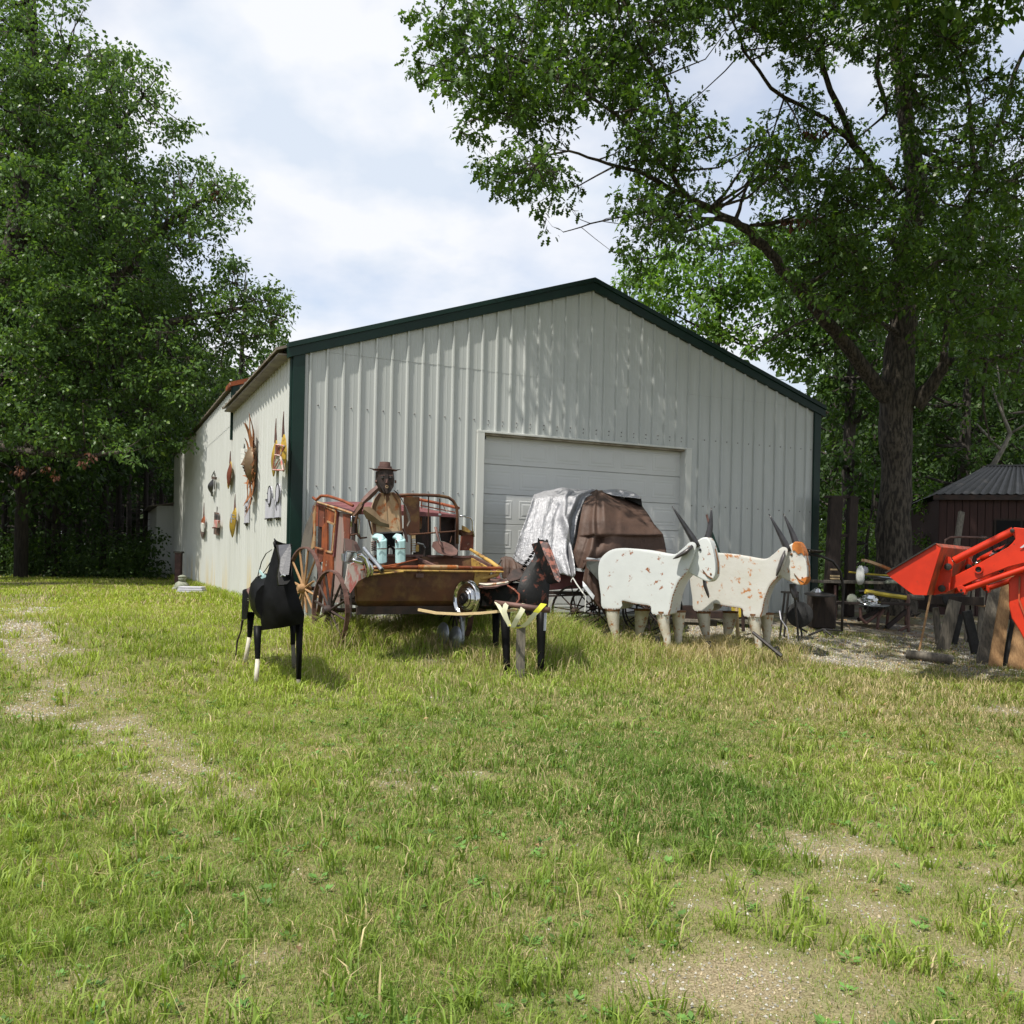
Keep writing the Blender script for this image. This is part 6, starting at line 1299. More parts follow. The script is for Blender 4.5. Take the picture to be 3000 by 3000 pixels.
for pts, r_ in (((( 960, 1490), (1010, 1480), (1060, 1530), (1090, 1620), (1105, 1720), (1090, 1790)), .035), (((1100, 1560), (1140, 1620), (1160, 1700), (1150, 1770)), .026), (((880, 1540), (920, 1560), (1000, 1580), (1030, 1610)), .028)):
    m = MB(); m.tube([CF(*e, 1.08) for e in Z2(*pts)], [r_ * .6] + [r_] * (len(pts) - 2) + [r_ * .5], 9); m.build('chrome_fender', M['chrome'], coach, smooth=True)
m = MB(); m.tube([CF(*e, 1.1) for e in Z2((945, 1480), (1000, 1465), (1060, 1530), (1085, 1640), (1075, 1740))], .008, 5); m.build('fender_hoop', M['rust_brown'], coach)
r = thing('steel_pipe', CF(*Z2((1180, 1540))[0], .6), 'bright galvanised pipe leaning beside the driver left leg', 'pipe')
m = MB(); m.tube([CF(*Z2((1050, 1385))[0], .6), CF(*Z2((1300, 1690))[0], 1.1)], .028, 12, cap=True); m.build('pipe', M['galv'], r, smooth=math.radians(40)); e_ = CF(*Z2((1302, 1693))[0], 1.105); m = MB(); m.lathe(e_, e_ - CF(*Z2((1050, 1385))[0], .6), [(.0, 0), (.022, .001), (.022, .003), (0, .003)], 12); m.build('bore', M['iron'], r)
# ladder, coil and little parts between the driver's feet
for k in range(6): m = MB(); m.beam(CF(*Z3((612, 1265 + k * 33))[0], .2), CF(*Z3((660, 1262 + k * 33))[0], .2), .02, .02); m.build('ladder_rung', M['white_siding'], coach)
m = MB(); m.prism([CF(*e, .19) for e in Z3((608, 1195), (662, 1195), (668, 1440), (608, 1440))], CA * .01); m.build('ladder_back', M['wood_pale'], coach)
cf('small_box', 'yellow_paint', Z3((668, 1310), (715, 1320), (710, 1430), (670, 1430)), .22, .08)
m = MB(); m.tube([CF(*e, .22) for e in Z3((690, 1310), (770, 1330), (800, 1380))], .012, 5); m.build('arm_scrap', M['galv'], coach)
for k in range(5): m = MB(); m.tube([CF(*e, .3) for e in Z2((1150, 1300 + 28 * k), (1190, 1290 + 28 * k), (1225, 1302 + 28 * k))], .010, 5); m.build('coil_turn', M['rust_dull'], coach)
m = MB(); m.tube([CF(*e, .3) for e in Z2((1365, 1350), (1410, 1320), (1480, 1350))], .014, 6); m.tube([CF(*e, .3) for e in Z2((1370, 1470), (1375, 1380), (1420, 1350), (1470, 1400), (1470, 1470))], .02, 6); m.build('engine_scrap', M['rust_dark'], coach)
# wheels
for (hx, hy, D, R, mat, sm, nm, br) in ((967, 1788, 11.95, .535, 'rust_dull', 'rust_dark', 'front_wheel', ()), (891, 1724, 13.0, .60, 'rust_dull', 'wood_tan', 'rear_wheel', (2, 5, 9))):
    c = P(hx, hy, D); wheel(coach, c, (CB + CA * .12), R, .058, 12, mat, sm, name='wheel', broken=br, spr=.015)
    wheel(coach, c + CB * (Wc + .3), CB, R, .07, 12, mat, 'rust_dark', name='wheel')
    m = MB(); m.tube([c, c + CB * (Wc + .3)], .03, 8); m.build('axle', M['rust_dark'], coach)
# boot: long trough in front
def boot():
    B0 = Vector((P(1037, 1640, 10.95).x, 10.95, 0)); L = 1.84
    bd = Vector((.885, .466, 0)).normalized(); fd = Vector((-bd.y, bd.x, 0)) * -1
    if fd.y > 0: fd = -fd
    at_ = lambda u, v_, z: B0 + bd * u - fd * v_ + Vector((0, 0, z))      # v_ grows to the rear
    zb = gz(B0.x, B0.y)
    out = [(0.0, .84), (.02, .60), (.06, .42), (.16, .34), (.34, .36), (.52, .60), (.60, .98)]
    inn = [(.58, .98), (.50, .61), (.33, .385), (.165, .365), (.085, .44), (.045, .61), (.025, .84)]
    m = MB(); ring_ = out + inn; secs = []
    SK = .78
    at0 = at_; at_ = lambda u, v_, z: at0(u + max(0, v_) * SK * max(0, 1 - u / L), v_, z)
    for u, sh in ((.0, 0), (L * .5, 0), (L * .86, 0), (L, -.02)): secs.append([at_(u, a + sh, z) for a, z in ring_])
    m.loft(secs); m.build('boot_trough', M['rust_brown'], coach)
    m = MB(); m.prism([at_(.012, a, z) for a, z in [(0.01, .85)] + out[1:] + [(.60, .985)]], bd * .02); m.build('boot_end', M['rust_brown'], coach)
    m = MB(); m.prism([at_(L - .02, a, z) for a, z in [(0.01, .85)] + out[1:] + [(.60, .985)]], bd * .02); m.build('boot_end', M['yellow_paint'], coach)
    m = MB(); m.box(at_(L / 2, .10, .30), (L * .96, .03, .10), (bd, fd, Z)); m.build('boot_skirt', M['rust_dark'], coach)
    # L-angle rim, split pieces
    for u0, u1 in ((.18, .88), (.98, 1.42), (1.46, 1.84)):
        m = MB(); m.beam(at_(u0, .59, .985), at_(u1, .59, .985 + .004), .07, .03); m.build('rim_angle', M['rust_dull'], coach)
    m = MB(); m.beam(at_(1.84, .60, 1.0), at_(1.97, .2, .87), .05, .03); m.build('rim_angle', M['rust_dull'], coach)
    m = MB(); m.tube([at_(1.85, .64, 1.09), at_(1.99, .30, .93), at_(2.02, .08, .84), at_(1.92, -.04, .76), at_(1.7, -.02, .70)], [.02, .03, .034, .03, .015], 8); m.build('yellow_lip', M['yellow_paint'], coach, smooth=True)
    m = MB(); m.tube([at_(.05, -.02, .83), at_(.8, -.03, .845), at_(1.2, -.03, .85), at_(2.0, -.03, .845)], .020, 8); m.build('front_rail', M['rust_orange'], coach)
    m = MB(); m.tube([at_(.82, -.032, .848), at_(1.36, -.032, .852)], .026, 8); m.build('white_sleeve', M['cream_rust'], coach)
    m = MB(); m.tube([at_(-.05, -.05, .79), at_(.7, -.05, .80), at_(2.0, -.06, .80)], .014, 6); m.build('lower_rail', M['yellow_paint'], coach)
    m = MB(); m.tube([at_(.05, -.10, .80), at_(.5, -.06, .87), at_(.82, .05, .94)], .011, 6); m.build('loose_rod', M['rust_orange'], coach)
    m = MB(); m.tube([at_(-.02, -.08, .72), at_(.6, -.1, .79)], .012, 6); m.build('loose_rod', M['yellow_paint'], coach)
    m = MB(); m.beam(at_(.78, .56, .96), at_(1.12, .10, .84), .05, .03); m.build('brace', M['rust_dull'], coach)
    m = MB(); m.tube([at_(-.03, -.02, .22), at_(-.04, -.04, .60), at_(.02, -.06, .70), at_(.30, -.05, .78)], .012, 6); m.build('left_rod', M['rust_dark'], coach)
    m = MB(); m.box(at_(.84, -.04, .74), (.10, .02, .05), (bd, fd, Z)); m.box(at_(.84, -.02, .80), (.02, .02, .12), (bd, fd, Z)); m.build('bracket', M['rust_dull'], coach)
    m = MB(); m.prism([at_(1.62, -.005, .82), at_(1.84, -.005, .82), at_(1.84, .02, .70), at_(1.72, .0, .60), at_(1.60, .02, .56)], fd * .015); m.build('yellow_patch', M['yellow_paint'], coach)
    return at_
bt = boot()
# shovel lying on the boot
sh = thing('shovel', bt(1.32, .5, 1.0), 'round rusty shovel blade lying on the coach boot with its handle up', 'shovel')
c = CF(*Z3((1080, 1385))[0], .42); ax = (CB * .96 + Z * -.10).normalized(); nz = Vector((.05, -.62, .78)).normalized(); ay = nz.cross(ax).normalized()
rows = []
for i in range(9):
    u = -1 + i / 4; w_ = .155 * max(0, 1 - abs(u) ** 2.6) ** .5 * (1 if u < .2 else 1 - .18 * (u - .2)) + .002; rows.append([c + ax * (u * .40 * .48 * 1.0) + ay * (w_ * v_) + nz * (-.035 * (1 - v_ * v_) * (1 - u * u)) for v_ in (-1, -.5, 0, .5, 1)])
m = MB(); m.grid(rows); m.grid([[p - nz * .004 for p in r_[::-1]] for r_ in rows]); m.build('blade', M['rust_dull'], sh, smooth=True)
m = MB(); m.tube([CF(*e, o_) for e, o_ in zip(Z3((1060, 1395), (1010, 1320), (985, 1230), (945, 1085)), (.50, .46, .40, .34))], [.016, .022, .022, .024], 8, sq=.7); m.build('handle', M['rust_dull'], sh, smooth=True)

# ---------------------------------------------------------------- driver
def driver():
    ff = Vector((.22, -.975, 0)).normalized(); rt = Vector((-ff.y, ff.x, 0)); D = 11.55
    def DP(X, Y, o=0.0): return onplane(850 + X / 4.83, 1320 + Y / 4.83, P(1125, 1640, D) * 1 + ff * o, ff)
    root = thing('driver_figure', DP(1380, 1200), 'seated scrap metal coachman with rusty hat, cream shirt and pale blue legs', 'sculpture')
    m = MB(); yb = [DP(x, y) for x, y in ((1180, 1175), (1160, 1000), (1165, 780), (1200, 680), (1260, 600), (1470, 590), (1540, 640), (1565, 700), (1590, 1145))]
    m.loft([yb, [p - ff * .24 for p in yb]]); m.build('torso', M['cream_rust'], root)
    for pl in (((1262, 598), (1200, 680), (1165, 780), (1160, 1000), (1180, 1172), (1222, 1170), (1212, 1000), (1218, 800), (1262, 690), (1300, 610)), ((1462, 592), (1540, 640), (1568, 700), (1592, 1145), (1562, 1148), (1548, 800), (1520, 720), (1440, 605))): m = MB(); m.prism([DP(x, y, .022) for x, y in pl], -ff * .02); m.build('coat_front', M['rust_brown'], root)
    m = MB(); m.beam(DP(1180, 1172, .01), DP(1595, 1145, .01), .03, .018); m.build('belt_edge', M['grey_rusty'], root)
    m = MB(); m.prism([DP(x, y, .012) for x, y in ((1325, 605), (1425, 605), (1400, 700), (1350, 760))], -ff * .01); m.build('collar', M['rust_brown'], root)
    for q in (((1345, 640), (1365, 1000)), ((1405, 640), (1520, 1080))): m = MB(); m.beam(DP(*q[0], .01), DP(*q[1], .01), .012, .006, ff); m.build('shirt_fold', M['cream_rust'], root)
    # head: open box, narrow at the chin
    hb = [((1222, 285), (1475, 275)), ((1215, 400), (1490, 400)), ((1235, 500), (1480, 500)), ((1270, 570), (1440, 560)), ((1330, 608), (1400, 606))]
    secs = []
    for a, c_ in hb:
        A_, C_ = DP(*a, .06), DP(*c_, .06); secs.append([A_ - ff * .14, A_.lerp(C_, .14) - ff * .02, A_.lerp(C_, .42) + ff * .03, A_.lerp(C_, .62) + ff * .03, A_.lerp(C_, .88) - ff * .02, C_ - ff * .14, A_.lerp(C_, .5) - ff * .20])
    m = MB(); m.loft(secs); hd = m.build('head', M['rust_dark'], root, smooth=math.radians(30))
    m = MB(); m.loft([[DP(1352, 400, .09), DP(1385, 400, .09), DP(1368, 400, .10)], [DP(1345, 455, .085), DP(1392, 455, .085), DP(1368, 455, .14)], [DP(1350, 465, .085), DP(1388, 465, .085), DP(1368, 468, .09)]]); m.build('nose', M['rust_dull'], hd)
    for x in (1310, 1425): m = MB(); m.lathe(DP(x, 385, .085), ff, [(.001, -.01), (.020, 0), (.012, .008), (.001, .01)], 8); m.build('eye', M['iron'], hd); m = MB(); m.beam(DP(x - 30, 352, .085), DP(x + 30, 350, .085), .012, .012); m.build('eyebrow', M['rust_dull'], hd)
    m = MB(); m.ring(DP(1368, 510, .088), ff, .020, .014, .008, 10); m.build('mouth', M['cream_rust'], hd)
    for x in (1214, 1490): m = MB(); m.lathe(DP(x, 440, -.03), rt, [(.02, -.01), (.02, .01)], 8); m.build('ear', M['rust_dull'], hd)
    m = MB(); m.prism([DP(x, y, .075) for x, y in ((1285, 520), (1330, 480), (1410, 480), (1455, 520), (1420, 590), (1365, 612), (1320, 590))], -ff * .03); m.build('beard', M['rust_dark'], hd)
    c_ = DP(1345, 270, .0) - ff * .05
    m = MB(); m.lathe(c_ + Z * -.005, Z, [(.155, 0), (.160, .008), (.10, .020), (.092, .022), (.092, .035), (.086, .037), (.086, .05), (.072, .052), (.068, .105), (.0, .108)], 20); hh_ = m.build('hat', M['rust_dull'], root, smooth=math.radians(30))
    m = MB(); m.ring(c_ + Z * .03, Z, .098, .012, .012, 20); m.ring(c_ + Z * .052, Z, .089, .010, .01, 20); m.build('hat_band', M['rust_red'], hh_)
    for sg in (-1, 1): m = MB(); q = c_ + rt * (sg * .145); m.prism([q + ff * .05, q + rt * sg * .055 + Z * .012, q - ff * .05], Z * .008); m.build('brim_tip', M['rust_dark'], hh_)
    # arms: curved plates
    def strip_(pa, pb, o, mat, nm, th=.015, back=.06):
        A_ = [DP(x, y, o) for x, y in pa]; B_ = [DP(x, y, o) for x, y in pb]; Cc = [(a + b) / 2 + ff * .03 for a, b in zip(A_, B_)]
        m = MB(); m.grid([A_, Cc, B_]); m.grid([[p - ff * th for p in B_], [p - ff * th for p in Cc], [p - ff * th for p in A_]]); m.grid([B_, [p - ff * back for p in B_]]); m.grid([[p - ff * back for p in A_], A_]); return m.build(nm, M[mat], root, smooth=math.radians(30))
    strip_(((1225, 490), (1130, 560), (1050, 640), (995, 720)), ((1255, 565), (1220, 610), (1150, 680), (1050, 755)), .05, 'rust_dull', 'upper_arm')
    strip_(((1040, 740), (960, 800), (910, 880), (880, 920)), ((1050, 760), (1030, 830), (960, 900), (920, 930)), .0, 'rust_brown', 'sleeve')
    strip_(((1040, 800), (1120, 790), (1200, 850), (1290, 960), (1390, 1000)), ((1030, 860), (1080, 960), (1170, 1020), (1270, 1060), (1405, 1092)), .09, 'art_bronze', 'forearm')
    strip_(((1470, 560), (1560, 660), (1640, 790), (1690, 900), (1705, 1000), (1665, 1095)), ((1530, 600), (1600, 720), (1640, 850), (1665, 930), (1680, 1000), (1650, 1060)), -.02, 'grey_rusty', 'arm')
    strip_(((1590, 1100), (1620, 1190), (1640, 1290)), ((1620, 1110), (1665, 1220), (1670, 1300)), .0, 'rust_dull', 'hand')
    m = MB(); m.prism([DP(x, y, -.02) for x, y in ((1190, 1178), (1600, 1150), (1600, 1330), (1480, 1340), (1370, 1330), (1225, 1330))], -ff * .2); m.build('trousers', M['black_paint'], root)
    for (x0, x1, tx) in ((1222, 1370, 1160), (1482, 1632, 1455)):
        A_ = [DP(x0 + 2, 1262, .34), DP(x0 + 62, 1275, .36), DP(x1 - 4, 1262, .34), DP(x1, 1240, .26), DP(x0 + 15, 1240, .24)]
        B_ = [DP(x0 + 6, 1600, .34), DP(x0 + 66, 1614, .36), DP(x1, 1590, .34), DP(x1 - 2, 1580, .26), DP(x0 + 18, 1580, .24)]
        m = MB(); m.loft([A_, B_]); lg = m.build('lower_leg', M['blue_paint'], root, bevel=.012)
        m = MB(); m.tube([DP(tx + 40, 1230, .02), DP((tx + x0) / 2 + 40, 1228, .14), DP((x0 + x1) / 2, 1240, .28), DP((x0 + x1) / 2 + 6, 1290, .31)], [.05, .056, .058, .048], 4, sq=1.0); m.build('knee', M['blue_paint'], root, bevel=.012)
        m = MB(); m.beam(DP(x0 + 8, 1392, .372), DP(x1 - 4, 1386, .362), .006, .012, Z); m.build('leg_band', M['rust_brown'], lg)
        m = MB(); m.prism([DP(x, y, .372) for x, y in ((x0 + 8, 1262), (x0 + 32, 1262), (x0 + 28, 1305), (x0 + 10, 1310))], -ff * .02); m.build('rust_tab', M['rust_dull'], lg)
driver()

# ---------------------------------------------------------------- covered buggy
def buggy():
    Q = lambda X, Y, D: P(1450 + X / 3.645, 1400 + Y / 3.645, D)
    b = Q(1000, 1500, 14.5); b.z = gz(b.x, b.y)
    root = thing('buggy', b, 'old buggy hidden under tarpaulins in front of the garage door', 'buggy')
    m = MB(); m.loft([[Q(580, 1000, 14.0), Q(1900, 960, 14.7), Q(1900, 1110, 14.7), Q(580, 1200, 14.0)], [Q(600, 1000, 15.1), Q(1860, 960, 15.5), Q(1860, 1100, 15.5), Q(600, 1190, 15.1)]]); m.build('box', M['maroon'], root)
    m = MB(); m.beam(Q(570, 1225, 13.95), Q(1150, 1235, 14.2), .05, .05); m.beam(Q(570, 1262, 13.9), Q(1900, 1215, 14.6), .04, .025); m.build('side_beam', M['rust_dark'], root)
    m = MB(); m.box(Q(1000, 700, 14.8), (1.7, .5, .9)); m.build('seat_box', M['rust_dark'], root)
    for (x, y, D, R, mm) in ((862, 1385, 13.85, .395, 'rust_dark'), (1620, 1420, 14.3, .40, 'iron')):
        c = Q(x, y, D); c.z = gz(c.x, c.y) + R - .02; w_ = wheel(root, c, Vector((-.42, -.9, 0)), R, .05, 10, mm, 'rust_dark', hub=.05, spr=.010); wheel(root, c + Vector((.35, .95, 0)), Vector((-.42, -.9, 0)), R, .05, 10, mm, 'rust_dark', hub=.05, spr=.01)
    c = P(1415, 1750, 13.6); c.z = gz(c.x, c.y) + .52; wheel(root, c, Vector((-.80, -.6, 0)), .50, .06, 12, 'maroon', 'rust_dark', spr=.012); 
    m = MB(); m.tube([P(1432, 1700, 13.4), P(1450, 1670, 13.4), P(1470, 1640, 13.4)], .012, 6); m.build('brake_lever', M['rust_dark'], root)
    # tarps: sheets draped over hoops, folds as real relief
    def drape(name, rows, n, k, mat, seedv, amp, lab, cat='tarp', fold=None):
        R_ = []
        nr = len(rows); nc = len(rows[0])
        A_ = np.array([[[*Q(*q)] for q in r_] for r_ in rows])
        def samp(u, v_):
            x, y = u * (nc - 1), v_ * (nr - 1); i, j = min(int(x), nc - 2), min(int(y), nr - 2); fx, fy = x - i, y - j
            return A_[j, i] * (1 - fx) * (1 - fy) + A_[j, i + 1] * fx * (1 - fy) + A_[j + 1, i] * (1 - fx) * fy + A_[j + 1, i + 1] * fx * fy
        for j in range(n + 1):
            r_ = []
            for i in range(k + 1):
                u, v_ = i / k, j / n; p = samp(u, v_); edge = min(1, v_ * 3)
                d = amp * edge * (math.sin(u * 21 + seedv + v_ * 1.5) * .55 + math.sin(u * 47 + v_ * 2 + seedv) * .25 + math.sin(u * 9 - v_ * 3 + seedv) * .3)
                d += amp * .22 * (float(vnoise(np.array(u * 22 + seedv), np.array(v_ * 26), 1.0, 3)) - .5) * edge
                if fold: d += fold(u, v_)
                r_.append(Vector(p) + Vector((d * .1, -d, d * .25)))
            R_.append(r_)
        m = MB(); m.grid(R_); o = m.build(name, M[mat], None, smooth=True, label=lab, category=cat)
        sm = o.modifiers.new('thickness', 'SOLIDIFY'); sm.thickness = .006
        return o
    def sf(u, v_):                                                  # tight ridge pulled to the corner rope
        c_ = .17 + .70 * v_ ** .9; return .17 * math.exp(-((u - c_) / .04) ** 2) * v_ ** .3 + .07 * math.exp(-((u - .62) / .05) ** 2)
    drape('silver_tarp', [[(640, 220, 15.9), (700, 160, 15.9), (870, 150, 15.9), (1060, 160, 15.9), (1300, 150, 15.9), (1480, 175, 15.9)],
                          [(420, 182, 14.8), (520, 142, 14.9), (870, 115, 15.0), (1010, 138, 15.0), (1150, 135, 15.0), (1300, 125, 15.0)],
                          [(395, 235, 14.35), (505, 215, 14.35), (720, 200, 14.4), (860, 200, 14.45), (960, 210, 14.6), (1010, 220, 14.9)],
                          [(330, 440, 14.2), (450, 460, 14.15), (610, 440, 14.1), (760, 420, 14.15), (880, 420, 14.3), (960, 420, 14.7)],
                          [(265, 610, 14.1), (400, 700, 14.0), (600, 680, 13.95), (740, 640, 14.0), (850, 620, 14.2), (900, 620, 14.6)],
                          [(212, 790, 14.1), (330, 890, 13.95), (590, 850, 13.85), (740, 820, 13.85), (810, 790, 14.0), (850, 760, 14.4)],
                          [(190, 852, 14.1), (310, 938, 13.95), (700, 1020, 13.75), (800, 1060, 13.65), (834, 1072, 13.62), (836, 1060, 13.66)]], 56, 90, 'silver_tarp', 1.3, .045,
          'crinkled silver tarpaulin over the left half of the buggy', fold=sf)
    def bf(u, v_): return .10 * math.exp(-((u - .22 - .12 * v_) / .05) ** 2) * (.3 + v_) + .05 * math.exp(-((u - .42 - .25 * v_) / .06) ** 2) * v_ - .12 * math.exp(-((u - .42) / .09) ** 2 - ((v_ - .72) / .08) ** 2)
    drape('brown_tarp', [[(1000, 165, 15.6), (1090, 150, 15.6), (1170, 150, 15.6), (1350, 220, 15.7), (1560, 300, 15.8)],
                         [(1008, 152, 14.9), (1085, 135, 14.9), (1150, 138, 14.9), (1360, 205, 15.0), (1568, 300, 15.0)],
                         [(938, 300, 14.25), (1060, 290, 14.2), (1160, 280, 14.15), (1370, 330, 14.4), (1640, 400, 14.6)],
                         [(905, 480, 14.05), (1030, 470, 13.95), (1170, 460, 13.9), (1360, 480, 14.1), (1700, 500, 14.4)],
                         [(885, 610, 13.98), (1020, 610, 13.85), (1180, 600, 13.85), (1370, 605, 14.0), (1790, 602, 14.3)],
                         [(880, 635, 13.97), (1015, 635, 13.9), (1180, 625, 13.9), (1375, 632, 14.08), (1798, 630, 14.36)],
                         [(850, 760, 13.9), (960, 790, 13.8), (1150, 790, 13.8), (1400, 790, 14.12), (1825, 760, 14.4)],
                         [(815, 845, 13.9), (900, 990, 13.8), (960, 1005, 13.8), (1300, 900, 14.0), (1835, 850, 14.3)]], 60, 72, 'brown_tarp', 4.1, .018,
          'brown tarpaulin over the right half of the buggy', fold=bf)
    drape('silver_tarp_end', [[(1140, 134, 15.1), (1240, 126, 15.1), (1340, 122, 15.1), (1480, 156, 15.1), (1560, 210, 15.1)], [(1148, 140, 14.86), (1240, 140, 14.84), (1340, 140, 14.82), (1480, 172, 14.8), (1564, 216, 14.78)], [(1160, 150, 14.8), (1235, 184, 14.72), (1330, 200, 14.70), (1410, 208, 14.70), (1566, 224, 14.72)]], 10, 30, 'silver_tarp', 2.0, .012, 'loose pale end of silver tarp lying over the top right of the buggy hood')
    m = MB(); m.prism([Q(1392, 205, 14.9), Q(1480, 206, 14.9), Q(1562, 222, 14.85), Q(1574, 300, 14.85), Q(1500, 262, 14.8), Q(1420, 228, 14.85)], Vector((.02, .5, 0))); m.build('hood_edge', M['rubber'], root)
    m = MB(); m.prism([Q(828, 955, 13.72), Q(958, 975, 13.72), Q(955, 1006, 13.72), Q(832, 985, 13.72)], Vector((0, .008, 0))); m.prism([Q(980, 848, 13.68), Q(1080, 862, 13.66), Q(1220, 842, 13.7), Q(1220, 860, 13.7), Q(1080, 888, 13.66), Q(975, 875, 13.68)], Vector((0, .008, 0)))
    m.build('tarp_hem', M['tarp_hem'], None, label='white hem of the brown tarpaulin showing along its lower edge', category='tarp hem', kind='stuff')
    drape('tarp_corner', [[(940, 870, 13.75), (1010, 870, 13.6), (1120, 880, 13.6), (1230, 850, 13.8)], [(960, 960, 13.72), (1010, 980, 13.55), (1130, 1000, 13.6), (1180, 980, 13.8)], [(935, 1100, 13.65), (1010, 1130, 13.5), (1140, 1160, 13.6), (1180, 1150, 13.8)], [(1010, 1260, 13.6), (1060, 1300, 13.5), (1150, 1320, 13.6), (1190, 1300, 13.8)], [(1085, 1360, 13.6), (1100, 1370, 13.5), (1190, 1480, 13.7), (1200, 1470, 13.9)]], 30, 24, 'brown_tarp', 2.2, .03, 'hanging lower corner of the brown tarp behind the nearer ox')
    m = MB(); m.prism([Q(935, 1100, 13.55), Q(980, 1150, 13.5), Q(1065, 1260, 13.45), Q(1050, 1300, 13.45), Q(990, 1240, 13.5), Q(940, 1160, 13.5)], Vector((0, .008, 0))); m.build('tarp_patch', M['tarp_hem'], None, label='pale folded edge on the hanging tarp corner over the wheel', category='tarp patch')
    m = MB(); m.prism([Q(980, 890, 13.5), Q(1110, 890, 13.5), Q(1150, 960, 13.5), Q(1110, 1100, 13.45), Q(1050, 1030, 13.45), Q(975, 950, 13.5)], Vector((0, .012, 0))); m.build('green_patch', M['tarp_olive'], None, label='dull green underside flap hanging below the white tarp hem', category='tarp flap')
    drape('tarp_tail', [[(60, 860, 14.2), (110, 838, 14.2), (180, 850, 14.15), (220, 900, 14.1), (330, 920, 14.0)], [(65, 960, 14.1), (120, 960, 14.05), (180, 950, 14.0), (250, 980, 13.95), (360, 990, 13.9)], [(75, 1060, 14.1), (120, 1080, 14.0), (160, 1090, 13.95), (260, 1110, 13.9), (340, 1100, 13.9)]], 16, 24, 'brown_tarp', .7, .04, 'gathered brown tarp end behind the rusty horse back')
    m = MB(); m.tube([Q(834, 1066, 13.6), Q(870, 1130, 13.5), Q(940, 1230, 13.4), Q(970, 1268, 13.4), Q(966, 1350, 13.4), Q(962, 1430, 13.4)], .010, 5); m.tube([Q(834, 1070, 13.6), Q(815, 1090, 13.58), Q(812, 1115, 13.58)], .006, 4); m.build('rope', M['rope'], None, label='white rope tied to the silver tarp corner and hanging over the wheel', category='rope')
buggy()
